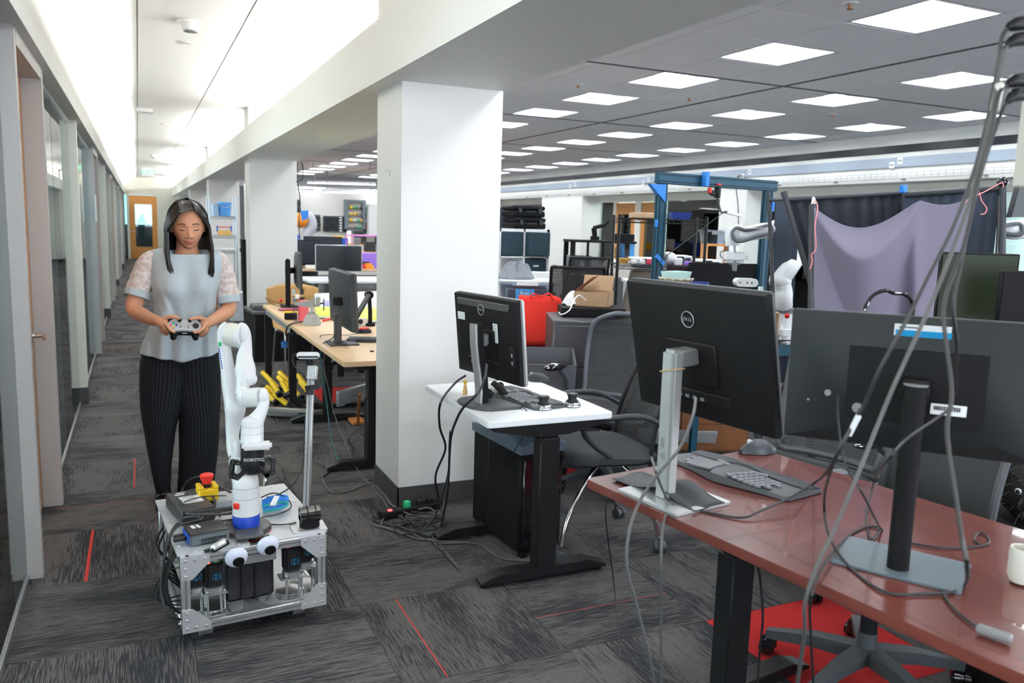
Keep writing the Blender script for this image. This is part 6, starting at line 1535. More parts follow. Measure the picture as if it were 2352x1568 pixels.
m = MB(); m.tube([(-.108,0,.2),(-.08,-.08,.16),(0,-.11,.14),(.08,-.08,.16),(.108,0,.2)], .003); m.build('handle', WHTP, t)
t = thing('measuring_jug', 'translucent pale blue jug beside the blue bucket', 'jug', onS(.09,.14,1.527)); m = MB(); m.lathe([(.05,0),(.06,.19),(.055,.19),(.045,.01)], n=20); m.build('jug_body', mat('jug_blue', (.45,.65,.88), .4), t)
t = thing('toy_toolbox', 'small orange box with red bar handle on the wire shelving', 'box', onS(.22,.1,1.227)); m = MB(); m.box((0,0,.04),(.20,.12,.08),b=.006); m.build('box_body', mat('toy_orange', (.85,.50,.15), .5), t); m = MB(); m.cyl((-.10,0,.13),(.10,0,.13),.008); m.build('handle', RED, t)
for s_ in (-1,1): m = MB(); m.box((s_*.105,0,.10),(.02,.03,.10)); m.build('handle_post', BLUE, t)
box_thing('white_tray', 'white tray on the middle shelf of the chrome shelving', 'tray', onS(.20,.18,1.09)-Vector((0,0,.105)), 0, (.34,.34,.04), WHTP)
m = MB(); m.ball((0,0,.05),(.15,.12,.055)); m.ball((.06,0,.06),(.09,.08,.045)); m.build('pink_bag', PINK, label='crumpled pink bag on the lower middle shelf', cat='bag', loc=onS(.18,.15,.62+.0))
box_thing('blue_bin', 'blue storage bin on the low shelf of the chrome shelving', 'bin', onS(.20,.2,.255), 0, (.30,.3,.22), mat('bin_blue', (.03,.15,.45), .5))
box_thing('shelf_carton', 'white plastic carton standing on the floor by the shelving', 'carton', (1.35, 12.6, 0), 0, (.30,.3,.42), mat('carton_white', (.60,.63,.68), .5))
# ---- exec chair, desks and monitors in the mid distance
def mid(px, py, d): return A(px, py, d=d)
t = thing('leather_chair', 'black leather high-back office chair behind the curved monitor', 'chair', (2.03, 8.21, 0), R(-120))
star_base(t, .31, a0=.4)
seat_pad(frame((0,0,.48)), .52,.50,.10, LEATH, t)
m = MB(); rr = []
for k in range(12):
    v = k/11; z = .52+.52*v; w_ = .25-.03*v; yy = .24+.14*v-.04*math.sin(PI*v); rr.append([Vector((w_*math.copysign(abs(math.cos(a))**.6, math.cos(a)), yy+.05*math.sin(a), z)) for a in [2*PI*i/24 for i in range(24)]])
m.rings(rr); m.build('backrest', LEATH, t)
m = MB(); m.box((0,.36,1.15),(.30,.10,.22),b=.035,seg=3); m.build('headrest', mat('leather_grey', (.05,.052,.056), .5, bump=.3, bscale=90), t)
for s_ in (-1,1): m = MB(); m.tube([(s_*.26,.1,.50),(s_*.30,.06,.62),(s_*.30,-.08,.69),(s_*.29,-.18,.66)], .022, n=8); m.build('armrest', BLK, t)
def mid_monitor(label, c, w_, h_, rz, zb, scr=BLKS, stand=True, bez=SILV):
    t = thing('computer_monitor', label, 'monitor', (c.x, c.y, zb), rz); z = c.z-zb
    q = MB(); q.box((0,.012,z),(w_,.035,h_),b=.006); q.build('bezel', bez, t); q = MB(); q.box((0,-.007,z),(w_-.02,.004,h_-.02)); q.build('screen', scr, t)
    q = MB(); q.box((0,.05,z/2),(.06,.03,z)); q.box((0,.03,.005),(.24,.18,.01)); q.build('stand_base', BLKM, t); return t
def mid_table(label, x0, y0, x1, y1, z, top=BIRCH, leg=MGREY, name='lab_table'):
    t = thing(name, label, 'table', (x0, y0, 0)); q = MB(); q.span((0,0,z-.03),(x1-x0,y1-y0,z),.003); q.build('tabletop', top, t)
    for u in (.05,x1-x0-.05):
        for v in (.05,y1-y0-.05): q = MB(); q.span((u-.02,v-.02,0),(u+.02,v+.02,z-.03)); q.build('leg', leg, t)
    return t
SCR = mat('dark_screen', (.010,.011,.016), .25)
mid_table('long white lab table beyond the plywood chair', 1.80, 9.6, 3.55, 10.4, .80, LAMW)
c_ = mid(782, 594, 9.9); mid_monitor('widescreen monitor with silver bezel facing the camera in mid distance', Vector((c_.x, 10.0, c_.z+.0)), .57, .33, R(-6), .802, SCR)
mid_table('birch work table with papers in mid distance', 1.85, 11.6, 5.2, 12.4, .82, BIRCH)
for k, (px, py, w_, dep, lab) in enumerate(((690,578,.55,11.9,'large dark monitor at the left on the mid-distance birch table'),(742,570,.55,11.95,'second dark monitor on the mid-distance birch table'))):
    c_ = A(px, py, y=dep); mid_monitor(lab, c_, w_, .34, R(-8*k), .822, mat('navy_screen', (.008,.014,.024), .3), bez=BLKM)
for k, (px, c2, w_, h_) in enumerate(((714,PAPER,.16,.05),(724,YEL,.06,.04),(846,ORNG,.10,.08),(838,mat('pink_red',0),.08,.06),(852,YEL,.10,.05),(843,GRAPH,.12,.10),(856,BLUE,.08,.07))):
    c_ = A(px, 612, y=11.75); box_thing('small_clutter', 'small %s item on the mid-distance birch table' % ('white','yellow','orange','pinkish','amber','dark grey','blue')[k], 'item', (c_.x, 11.72+.02*k, .822), .2*k, (w_,.08,h_), c2)
# purple-lit case
t = thing('purple_cage', 'purple-pink glowing enclosure on a bench near the column', 'enclosure', (3.06, 12.05, .822)); 
PG = mat('purple_glow', (.36,.20,.78), .5)
m = MB(); m.span((-.22,-.2,0),(.35,.2,.22),.006); m.build('cage_base', PG, t)
m = MB()
for x in (-.22,.34):
    for y in (-.2,.19): m.span((x,y,.22),(x+.012,y+.012,.48))
m.span((-.22,-.2,.47),(.35,.2,.485)); m.build('cage_frame', mat('pink_frame', (.75,.22,.62), .5), t)
# drawers and boxes under these tables
for k, (x, y) in enumerate(((2.0,12.0),(2.7,12.0),(3.5,12.0),(2.05,10.0),(2.65,10.0),(3.25,10.0))):
    t = thing('drawer_unit', 'dark grey drawer pedestal under the mid-distance tables, %s one' % ordn[k], 'drawer unit', (x, y, 0), 0, 'drawer pedestals under the lab tables')
    m = MB(); m.span((-.2,-.25,0),(.2,.25,.60),.006); m.build('pedestal_body', DGREY, t)
    for j in range(3): m = MB(); m.span((-.19,-.26,.03+.19*j),(.19,-.25,.20+.19*j),.003); o = m.build('drawer', GRAPH, t); m = MB(); m.box((0,-.265,.17+.19*j),(.10,.01,.012)); m.build('handle', MGREY, o)
# orange/white industrial robot arm far away
rp = A(698, 560, y=15.0).to_2d().to_3d(); t = thing('industrial_robot', 'white robot arm with orange joint far behind the monitors', 'robot arm', (rp.x, 15.0, 0))
m = MB(); m.cyl((0,0,0),(0,0,.85),.25,n=20); m.build('pedestal', BLKM, t)
m = MB(); m.tube([(0,0,.85),(0,0,1.05),(.05,0,1.25),(.14,0,1.40),(.10,0,1.55),(0,0,1.58)], [.14,.12,.10,.10,.10,.09], n=16); m.build('arm_body', mat('arm_lilac', (.55,.56,.62), .4), t)
m = MB(); m.ball((-.06,-.04,1.50),(.13,.13,.14)); m.build('orange_joint', ORNG, t)
mid_table('workbench with tools in front of the pegboards', 3.2, 20.2, 7.6, 21.0, .95, GOLDW)
mid_table('second workbench with blue machines in front of the pegboards', 2.3, 17.5, 5.6, 18.3, .85, GOLDW)
random.seed(12)
for k in range(16):
    x = 3.3+k*.26; w_ = random.uniform(.10,.22); h_ = random.uniform(.10,.34); c2 = random.choice([BLKM,GRAPH,MGREY,WHTP,BLUE,DGREY,YEL,SILV]); box_thing('bench_tool_box', 'small far-off machine on the pegboard workbench, %s from the left' % ordn[k], 'machine', (x, 20.6, .95), random.uniform(-.3,.3), (w_,.2,h_), c2, group='small machines on the far workbench')
for k in range(11):
    x = 2.45+k*.28; w_ = random.uniform(.10,.24); h_ = random.uniform(.08,.36); c2 = random.choice([BLKM,GRAPH,MGREY,WHTP,BLUE,DGREY,SILV]); box_thing('bench_instrument', 'small instrument on the second workbench, %s from the left' % ordn[k], 'instrument', (x, 17.9, .85), random.uniform(-.3,.3), (w_,.2,h_), c2, group='small instruments on the second workbench')
# pegboards and tool frame on a stub wall behind the bench
WY = 22.9
mb = MB(); mb.span((2.6, WY, 0), (8.8, WY+.1, 2.42)); struct(mb, 'wall_tool', mat('tool_wall_paint', (.72,.71,.68), .6))
def on_wall(px, py): return A(px, py, y=WY-.02)
def pegboard(label, x0, y0, x1, y1, rows, cols, m_):
    a, b = on_wall(x0,y0), on_wall(x1,y1); t = thing('parts_rack', label, 'parts rack', a); W_, H_ = b.x-a.x, a.z-b.z
    q = MB(); q.span((0,-.0,-H_),(W_,.015,0)); q.build('rack_panel', m_, t)
    for i in range(cols):
        for j in range(rows): 
            q = MB(); q.span((W_*(i+.08)/cols,-.08,-H_*(j+.9)/rows),(W_*(i+.9)/cols,0,-H_*(j+.35)/rows)); q.build('parts_bin', WHTP if i == cols-2 and cols > 4 else GRAPH, t)
pegboard('grey pegboard with hanging tools on the far wall, left one', 703, 492, 736, 530, 4, 3, mat('peg_grey', (.16,.17,.19), .6))
pegboard('dark parts-bin rack on the far wall, in the middle', 742, 495, 792, 532, 6, 7, mat('peg_dark', (.10,.11,.13), .6))
a, b = on_wall(790,464), on_wall(838,533); t = thing('spool_rack', 'grey-framed wall rack holding spools and tools', 'tool rack', a); W_, H_ = b.x-a.x, a.z-b.z
q = MB()
for (u0, v0, u1, v1) in ((0,0,W_,.07),(0,-H_,W_,-H_+.07),(0,-H_,.09,.0),(W_-.09,-H_,W_,0)): q.span((u0,-.10,v0),(u1,.0,v1))
q.build('rack_frame', mat('frame_slate', (.16,.19,.22), .5), t)
for j in range(4):
    q = MB(); q.span((.1,-.08,-H_*(j+1)/4.6-.01),(W_-.1,0,-H_*(j+1)/4.6)); q.build('rack_shelf', MGREY, t)
    for i in range(7): random.seed(i*5+j); q = MB(); q.cyl((.16+.10*i,-.05,-H_*(j+1)/4.6+.03+.02*j%3*.01),(.22+.10*i,-.05,-H_*(j+1)/4.6+.03),.03+.02*random.random(),n=10); q.build('wire_spool', random.choice([BLK,WHTP,RED,MGREY,CARD,GREEN,YEL]), t)
a = on_wall(845,462); box_thing('wall_cabinet', 'white wall cabinet with coloured boxes at the column edge', 'cabinet', (a.x+.3, WY-.2, .95), 0, (.7,.3,1.05), WHTP)
pegboard('open shelf with dark parts beside the second column on the far wall', 681, 458, 691, 520, 4, 1, mat('peg_dark', 0))
# pendant tube lights of the workshop, hung before the tool wall
for k, (x0,y0,x1,y1,d_) in enumerate(((708,417,862,428,19.5),(690,436,722,436,18.5),(740,438,862,446,18.0))):
    a, b = A(x0,y0,d=d_), A(x1,y1,d=d_); b.z = a.z; t = thing('pendant_light', 'long white pendant tube light in the far workshop, %s' % ('upper one','short left one','lower right one')[k], 'pendant light', (0,0,0))
    q = MB(); q.bar(a, b, .16, .05); q.build('light_housing', WHTP, t); q = MB(); q.bar(a-Vector((0,0,.03)), b-Vector((0,0,.03)), .12, .012); q.build('light_tube', emis('pendant_tube', (1,1,1), 6.0) if k == 0 else bpy.data.materials['pendant_tube'], t)
    q = MB()
    for s_ in (.1,.9): p = a.lerp(b, s_); q.cyl(p, (p.x,p.y,2.80), .006, n=6)
    q.build('hanger', MGREY, t)
cable('black cable hanging from the ceiling by the second column', [A(683,372,d=9.6), A(684,420,d=9.6), A(689,460,d=9.6), A(687,520,d=9.6), A(690,570,d=9.6), A(689,610,d=9.6)], .006)
cable('second dangling ceiling cable looping beside the second column', [A(692,372,d=9.6), A(696,385,d=9.6), A(694,410,d=9.6), A(680,417,d=9.6)], .006)
q = MB(); q.prism([(0,0),(.11,.01),(.10,-.10),(.03,-.14)], 0,.06, M=Matrix.Translation(A(689,484,d=11.5)) @ Matrix.Rotation(PI/2,4,'X')); q.build('mounted_holder', BLUEB, label='bright blue plastic holder on the cable beside the second column', cat='holder')
cable('thin black lead curling off the far birch table corner', [onb(654,700,.01), A(635,702,z=.74), A(615,690,z=.80), A(610,683,z=.80), A(622,690,z=.77), A(650,698,z=.74)], .003)
q = MB(); q.ball((0,0,.016),(.017,.017,.017)); q.build('red_ball_knob', RED, label='small red ball knob beside the far monitor foot', cat='ball', loc=onb(645, 694))  # ball-shaped red knob
# whiteboard notes and sticker marks on columns
q = MB(); q.tube([at(884,393,x=1.2165), at(895,391,x=1.2165), at(896,405,x=1.2165)], .001, n=4, res=1); q.build('wall_scratch', DGREY, label='small pencilled corner mark high on the big column', cat='mark')
q = MB(); p = at(888,575,x=1.2165); q.box(p,(.0012,.05,.022)); q.build('masking_tape', mat('tape_white', (.85,.85,.84), .6), label='small piece of white tape on the narrow face of the big column', cat='tape')
# notices on the left glass wall
for k, (px, py0, py1, lab) in enumerate(((800,0,0,''),)): pass
q = MB(); p = at(203, 500, x=-.402); q.span((-.408, 9.70, 1.42),(-.396, 9.80, 1.70)); q.build('door_sign', PAPER, label='white paper door sign on the second grey door frame', cat='sign')
q = MB(); q.span((-.479, 2.70, 1.32),(-.4745, 3.02, 1.60)); o = q.build('paper_notice', PAPER, label='white paper notice taped to the nearest glass pane', cat='notice')
t = thing('glass_balustrade_note', 'grey strip sign below the paper on the nearest glass pane', 'sign', (0,0,0)); q = MB(); q.span((-.479,2.70,1.22),(-.4745,3.04,1.31)); q.build('sign_plate', mat('strip_grey', (.55,.55,.57), .5), t)
# ================================================================ mobile manipulator on the carpet
RL, RW, RDp, Z0, Z1 = Vector((.095, 2.862, 0)), .507, .625, .068, .345
rb = thing('mobile_robot', 'low silver-framed mobile robot with googly eyes on the carpet', 'robot', RL, R(5.4))
RT = frame(RL, R(5.4)); RI = RT.inverted()
s = .03
def rail(a, b, name='frame_rail'):
    q = MB(); q.bar(a, b, s, s, b=.002); o = q.build(name, ALU, rb)
    a = Vector(a); b = Vector(b); d = (b-a).normalized(); x = Vector((0,0,1)).cross(d)
    if x.length < .1: x = Vector((1,0,0))
    x.normalize(); y = d.cross(x); q = MB()
    for u in (x, -x, y, -y): 
        v = y if u in (x, -x) else x
        q.bar(a+u*(s/2), b+u*(s/2), .006 if abs(u.dot(x)) < .5 else .0012, .0012 if abs(u.dot(x)) < .5 else .006)
    q.build('rail_slot', mat('slot_shadow', (.16,.165,.17), .5, metal=.6), o); return o
h = s/2
for z in (Z0+h, Z1-h):
    rail((h,h,z),(RW-h,h,z)); rail((h,RDp-h,z),(RW-h,RDp-h,z)); rail((h,h,z),(h,RDp-h,z)); rail((RW-h,h,z),(RW-h,RDp-h,z))
for x in (h, RW-h):
    for y in (h, RDp-h): rail((x,y,Z0),(x,y,Z1), 'frame_upright')
# corner gussets with bolts
for sx in (0,1):
    for sz in (0,1):
        x0 = 0 if sx == 0 else RW; dx = 1 if sx == 0 else -1; z0 = Z0 if sz == 0 else Z1; dz = 1 if sz == 0 else -1
        q = MB(Matrix.Translation((x0,-.001,z0)) @ Matrix.Rotation(PI/2,4,'X')); a, b, c = .095, .032, .055
        q.prism([(0,0),(dx*a,0),(dx*a,dz*b*.9),(dx*b*1.1,dz*.085),(0,dz*.085)][::1], 0, .004); o = q.build('corner_plate', ALUP, rb)
        for (u, v) in ((.015,.015),(.045,.015),(.078,.015),(.015,.045),(.015,.072)): q = MB(); q.cyl((x0+dx*u,-.004,z0+dz*v),(x0+dx*u,-.0095,z0+dz*v),.0058,.005,n=10); q.build('bolt', ALU, o)
q = MB()
for k in range(6): q.cyl((-.001,.05+.09*k,Z1-h),(-.006,.05+.09*k,Z1-h),.005,n=8); q.cyl((-.001,.05+.09*k,Z0+h),(-.006,.05+.09*k,Z0+h),.005,n=8)
q.build('side_bolt', CHROME, rb)
# top plate with front notch
q = MB(); yb = RDp+.012
q.prism([(-.008,.012),(.235,.012),(.235,.075),(.315,.075),(.315,.012),(RW+.008,.012),(RW+.008,yb),(-.008,yb)], Z1, Z1+.005); q.build('top_plate', mat('plate_white_alu', (.62,.64,.67), .35, metal=.35), rb)
q = MB()
for (x, y) in ((.01,.10),(.01,.20),(.012,.33),(.01,.45),(.03,.6),(.25,.6),(.45,.6),(.495,.5),(.495,.38),(.05,.03),(.20,.03),(.36,.03)): q.cyl((x,y,Z1+.005),(x,y,Z1+.008),.006,n=10)
q.build('plate_screw', ALU, rb)
q = MB(); q.span((.02,.02,Z0+.012),(RW-.02,RDp-.02,Z0+.018)); q.build('bottom_plate', ALUP, rb)
q = MB(); q.span((.165,.12,Z0+.018),(.345,.52,Z0+.215),.012); q.span((.17,.11,Z0+.16),(.34,.30,Z0+.22),.008); q.build('battery_box', mat('battery_black', (.010,.010,.012), .45), rb)
for k in (.225,.275): q = MB(); q.span((k-.004,.112,Z0+.02),(k+.004,.118,Z0+.215)); q.build('strap', BLK, rb)
q = MB(); q.prism([(.17,.03),(.20,.03),(.23,.11),(.17,.11)], Z0+.019, Z0+.03); q.build('gusset_bracket', ALUP, rb); q = MB(); q.prism([(.33,.03),(.30,.03),(.28,.11),(.33,.11)], Z0+.019, Z0+.03); q.build('gusset_bracket', ALUP, rb)
q = MB(); q.span((.21,.02,Z1-.075),(.33,.05,Z1-.040),.003); q.build('name_plate', MGREY, rb)
# drive modules
def module(x, y, n, hh=.10, dz=0.0):
    q = MB(); q.lathe([(.052,Z0+.019),(.052,Z0+.040),(.044,Z0+.042),(.030,Z0+.046)], c=(x,y+.02,0), n=28); o = q.build('drive_wheel_ring', STEEL, rb)
    q = MB()
    for k in range(20): a = 2*PI*k/20; q.box((x+.052*math.cos(a), y+.02+.052*math.sin(a), Z0+.030), (.004,.006,.018), rz=a)
    q.build('gear_teeth', CHROME, o)
    q = MB(); q.cyl((x,y,Z0+.105+dz),(x,y,Z0+.125+dz),.034,n=22); q.cyl((x+.02,y-.03,Z0+.019),(x+.02,y-.03,Z0+.11+dz),.004,n=8); q.cyl((x-.025,y-.025,Z0+.019),(x-.025,y-.025,Z0+.11+dz),.004,n=8); q.cyl((x+.035,y-.015,Z0+.019),(x+.035,y-.015,Z0+.11+dz),.004,n=8); q.box((x,y,Z0+.10+dz),(.09,.06,.006)); q.build('motor_mount', ALU, rb)
    q = MB(); q.box((x,y,Z0+.125+dz+hh/2),(.062,.058,hh),b=.010,seg=2); o = q.build('drive_motor', BLK, rb)
    q = MB(Matrix.Translation((x+.004,y-.0295,Z0+.165+dz)) @ Matrix.Rotation(PI/2,4,'X')); P_ = [(.011*math.cos(a), .011*math.sin(a), 0) for a in [2*PI*j/14 for j in range(14)]]; q.tube(P_, .0014, n=4, closed=True, res=1); q.box((0,0,0),(.004,.018,.001)); q.box((.017,.0,0),(.0025,.03,.001)); q.build('motor_emblem', mat('emblem_blue', (.01,.16,.32), .5), o)
    q = MB(); q.box((x,y,Z0+.127+dz+hh),(.05,.045,.006)); q.build('circuit_board', mat('pcb_green', (.03,.12,.04), .5), o)
    q = MB(); q.box((x-.018,y-.026,Z0+.126+dz+hh),(.008,.004,.005)); q.build('status_light', emis('red_indicator2', (1,.08,.03), 1.5), o)
    q = MB(); q.box((x+.010,y-.026,Z0+.126+dz+hh),(.02,.004,.004)); q.build('terminal', mat('led_green', (.1,.5,.1), .5), o)
module(.055, .10, 0, .105); module(.118, .075, 1, .095); module(.400, .085, 2, .10); module(.462, .125, 3, .095, .01)
# caster wheels below
for (x, y) in ((.09,.10),(RW-.08,.11),(.09,RDp-.1),(RW-.08,RDp-.1)):
    q = MB(); q.cyl((x-.022,y,.034),(x+.022,y,.034),.034,n=22); q.build('wheel', mat('wheel_grey', (.12,.115,.11), .8), rb)
    q = MB(); q.box((x,y,.060),(.05,.03,.02)); q.build('wheel_fork', STEEL, rb)
# googly eyes
for (px, py) in ((543,1279),(625,1266)):
    p = RI @ A(px, py, d=2.858); 
    q = MB(); q.lathe([(.039,0),(.040,.004),(.037,.012),(.028,.019),(.014,.023),(.002,.024)], M=Matrix.Translation((p.x, -.008, p.z)) @ Matrix.Rotation(R(105),4,'X') @ Matrix.Scale(-1,4,(0,0,1)) @ Matrix.Scale(-1,4,(0,0,1)), n=32); o = q.build('googly_eye', mat('eye_white', (.70,.74,.88), .22), rb)
    q = MB(); q.lathe([(.0200,.0),(.0195,.005),(.001,.0062)], M=Matrix.Translation((p.x+.004, -.0285, p.z-.011)) @ Matrix.Rotation(R(112),4,'X'), n=26); q.build('pupil', BLKM, o)
# red and black wiring inside the frame
def wire(pts, m_, r=.0022, name='wire'): q = MB(); q.tube(pts, r, n=6, res=5); return q.build(name, m_, rb)
for k in range(5): wire([(.38+.02*k,.12,Z0+.24),(.37+.018*k,.09,Z1-.03),(.385+.02*k,.10,Z1-.0+.0-.02),(.42+.012*k,.16,Z1-.06)], RED, .0026, 'red_wire')
wire([(.06,.08,Z0+.235),(.12,.06,Z0+.245),(.22,.09,Z0+.262),(.33,.10,Z0+.285)], RED, .0025, 'red_wire'); wire([(.13,.06,Z0+.235),(.20,.08,Z0+.25),(.30,.10,Z0+.262)], RED, .0022, 'red_wire')
wire([(.45,.12,Z0+.24),(.43,.09,Z1-.04),(.35,.08,Z1-.05)], BLK, .003); wire([(.24,.08,Z0+.03),(.225,.07,Z0+.09),(.26,.07,Z0+.11),(.29,.07,Z0+.06),(.24,.07,Z0+.035)], BLK, .0015)
wire([(.20,.10,Z0+.17),(.30,.08,Z0+.16),(.33,.08,Z0+.10),(.30,.06,Z0+.03)], BLK, .0015)
for k in range(4): wire([(.36,.11,Z0+.22+.004*k),(.375,.10,Z0+.21),(.39,.09,Z0+.215)], YEL, .0018, 'yellow_wire')
for k in range(7): random.seed(k); wire([(-.005-.012*random.random(),.05+.05*k,Z1-.01),(-.02-.02*random.random(),.06+.05*k,Z1-.08),(.01,.08+.04*k,Z0+.13),(.03,.10+.04*k,Z0+.06)], BLK, .0035)
for k in range(5): random.seed(20+k); wire([(-.01,.04,Z1+.0),(-.04,.03+.02*k,Z1-.08),(-.03-.012*k,.03+.02*k,Z0+.10),(.02,.05,Z0+.04+.02*k)], BLK, .003)
# ---- things standing on the robot deck
ZD = Z1+.0055
def dk(px, py, z=ZD): return A(px, py, z=z)
t = thing('power_supply', 'black power supply brick with white label at rear left of the deck', 'power supply', RT @ Vector((.095,.42,ZD)), R(12))
q = MB(); q.box((0,0,.028),(.125,.24,.056),b=.005); q.build('supply_case', mat('supply_black', (.025,.025,.028), .4), t)
q = MB(); q.box((.005,.0,.0565),(.075,.085,.001)); o = q.build('label', PAPER, t)
q = MB()
for k in range(6): q.box((.005-.006*(k%2),.032-.013*k,.0575),(.05-.01*(k%3),.0025,.0006))
q.build('print', DGREY, o)
q = MB(); q.box((-.02,.075,.0567),(.035,.010,.001)); q.box((-.01,.095,.0567),(.035,.008,.001)); q.build('label_strip', PAPER, t)
q = MB(); q.cyl((.0,-.118,.028),(.0,-.14,.028),.011); q.build('connector', MGREY, t)
t = thing('mini_computer', 'small black and silver mini computer at front left of the deck', 'mini computer', RT @ Vector((.105,.125,ZD)), R(10))
q = MB(); q.box((0,0,.022),(.135,.115,.040),b=.006,seg=2); q.build('computer_case', mat('mini_grey', (.16,.19,.21), .35, metal=.5), t)
q = MB(); q.box((0,0,.0425),(.132,.112,.004),b=.002); q.build('computer_lid', BLK, t)
q = MB(); q.box((-.04,.02,.045),(.012,.03,.001),rz=.15); q.box((-.022,.02,.045),(.010,.032,.001),rz=.15); q.build('label_strip', PAPER, t)
q = MB()
for k in range(15): q.box((-.03+.006*k,-.0585,.020),(.003,.001,.010)); q.box((-.03+.006*k,-.0585,.008),(.003,.001,.005))
q.build('vent', BLKM, t)
q = MB(); q.box((-.069,0,.022),(.002,.09,.032)); q.build('port_panel', BLUE, t)
q = MB(); q.box((-.092,-.01,.020),(.045,.02,.012),b=.003); q.box((-.088,.025,.020),(.038,.016,.010),b=.003); q.build('plug', BLK, t)
# e-stop
t = thing('emergency_stop', 'yellow emergency stop box with red mushroom button on the deck', 'emergency stop', RT @ Vector((.168,.475,ZD)), R(8))
q = MB(); q.box((0,.0,.055),(.075,.07,.05),b=.005); q.box((-.028,.0,.085),(.02,.07,.014),b=.003); q.box((.028,.0,.085),(.02,.07,.014),b=.003); q.build('stop_box', YEL, t)
q = MB(); q.box((0,0,.015),(.06,.06,.03),b=.004); q.build('stop_base', BLKM, t)
q = MB(); q.cyl((0,0,.08),(0,0,.105),.015,n=18); q.build('button_stem', BLK, t)
q = MB(); q.lathe([(.016,.095),(.021,.110),(.0265,.122),(.0265,.130),(.022,.134),(.003,.136)], n=28); q.build('stop_button', RED, t)
# stereo camera
a, b = A(483,1262,d=2.83), A(523,1240,d=2.86)
t = thing('stereo_camera', 'slim silver stereo camera bar clamped over the robot front edge', 'camera', (0,0,0))
q = MB(); q.bar(a, b, .030, .026, b=.010); q.build('camera_body', ALUP, t)
n_ = Vector((.35,-.9,-.25)).normalized(); q = MB(); q.bar(a+n_*.009, b+n_*.009, .010, .020, b=.003); q.build('camera_front', BLKS, t)
q = MB(); q.cyl(A(490,1266,d=2.85), A(490,1288,d=2.855), .008, n=10); q.box(A(491,1283,d=2.855),(.03,.02,.018),b=.003); q.build('camera_clamp', ALU, t)
q = MB(); q.tube([A(483,1262,d=2.83), A(470,1266,d=2.83), A(455,1275,d=2.83)], [.006,.006,.003]); q.build('camera_plug', BLK, t)
cable('thin black lead hooking around the left of the mobile robot', [A(455,1275,d=2.83), A(430,1295,d=2.85), A(400,1305,d=2.95), A(360,1300,d=3.1), A(334,1270,d=3.15), A(332,1230,d=3.2), A(350,1195,d=3.3), A(385,1175,d=3.3), A(430,1150,z=.42), A(470,1140,z=.43), A(520,1138,z=.43)], .0022)
cable('looped black cable lying over the yellow stop box', [A(430,1128,d=3.42), A(455,1122,d=3.38), A(478,1130,d=3.3), A(492,1145,d=3.2), A(492,1165,d=3.15), A(478,1178,z=.37), A(460,1172,z=.38), A(448,1155,d=3.2), A(448,1135,d=3.25), A(463,1122,d=3.3), A(500,1119,d=3.3), A(530,1130,d=3.2)], .005)
cable('coil of black cable heaped on the robot deck beside the mini computer', [RT@Vector(p) for p in ((.10,.20,ZD+.06),(.06,.24,ZD+.05),(.05,.28,ZD+.03),(.12,.30,ZD+.03),(.22,.28,ZD+.04),(.24,.22,ZD+.05),(.18,.19,ZD+.06),(.09,.21,ZD+.065),(.06,.26,ZD+.06),(.13,.27,ZD+.055),(.23,.25,ZD+.055),(.26,.30,ZD+.03),(.25,.38,ZD+.02))], .0055)
cable('second ring of black cable in the coil on the robot deck', [RT@Vector(p) for p in ((.24,.20,ZD+.03),(.15,.20,ZD+.03),(.06,.23,ZD+.02),(.03,.27,ZD+.02),(.0,.22,ZD+.01),(-.03,.15,ZD-.03),(-.045,.10,ZD-.12),(-.03,.07,ZD-.20),(.0,.06,Z0+.05))], .0045)
cable('black cable bundle falling off the left of the robot deck', [RT@Vector(p) for p in ((.10,.22,ZD+.04),(.02,.21,ZD+.03),(-.02,.16,ZD-.01),(-.05,.10,ZD-.10),(-.055,.06,ZD-.16),(-.04,.02,ZD-.21),(.0,.05,Z0+.03))], .0045)
cable('black arched cable standing above the power supply', [A(415,1155,z=.42), A(418,1125,d=3.5), A(435,1102,d=3.5), A(465,1094,d=3.5), A(485,1108,d=3.45), A(495,1135,d=3.4), A(497,1165,d=3.3), A(505,1185,z=.355)], .004)
# lidar puck on small plate
t = thing('laser_scanner', 'glossy black round laser scanner on the front right of the deck', 'sensor', RT @ Vector((.468,.075,ZD)), 0)
q = MB(); q.box((-.005,0,.003),(.125,.10,.005)); q.build('scanner_plate', ALUP, t)
q = MB(); q.cyl((0,0,.006),(0,0,.030),.037,n=30); q.build('scanner_base', BLKM, t)
q = MB(); q.cyl((-.037,0,.055),(.037,0,.055),.028,n=30); q.box((0,0,.042),(.074,.050,.03),b=.004); q.build('scanner_head', BLKS, t)
q = MB(); q.cyl((-.012,0,.055),(-.008,0,.055),.030,n=30); q.cyl((.018,0,.055),(.022,0,.055),.030,n=30); q.build('scanner_band', BLKM, t)
# post with depth camera
pb = A(704, 1166, z=ZD); dpb = (pb-Vector((0,0,EYE))).dot(_f)
t = thing('camera_post', 'thin aluminium post on the robot deck carrying a white depth camera', 'post', pb)
I_ = Matrix.Translation(-pb)
pt = A(714, 868, d=dpb+.02)
q = MB(I_); q.bar(pb, pt, .026, .026, b=.002); q.build('post_profile', ALU, t)
q = MB(I_)
for u in (-.006,.006): q.bar(pb+Vector((u,-.0135,0)), pt+Vector((u,-.0135,0)), .0025, .001)
q.build('post_slot', DGREY, t)
q = MB(I_); q.bar(A(716,872,d=dpb), A(719,840,d=dpb+.01), .036, .03, b=.002); q.build('post_bracket', ALUP, t)
for (px, py) in ((718,850),(717,862),(708,1024),(703,1010),(702,1026),(702,1040)): q = MB(I_); p = A(px, py, d=dpb-.015); q.cyl(p, p+Vector((0,-.006,0)), .005, n=8); q.build('bolt', ALU, t)
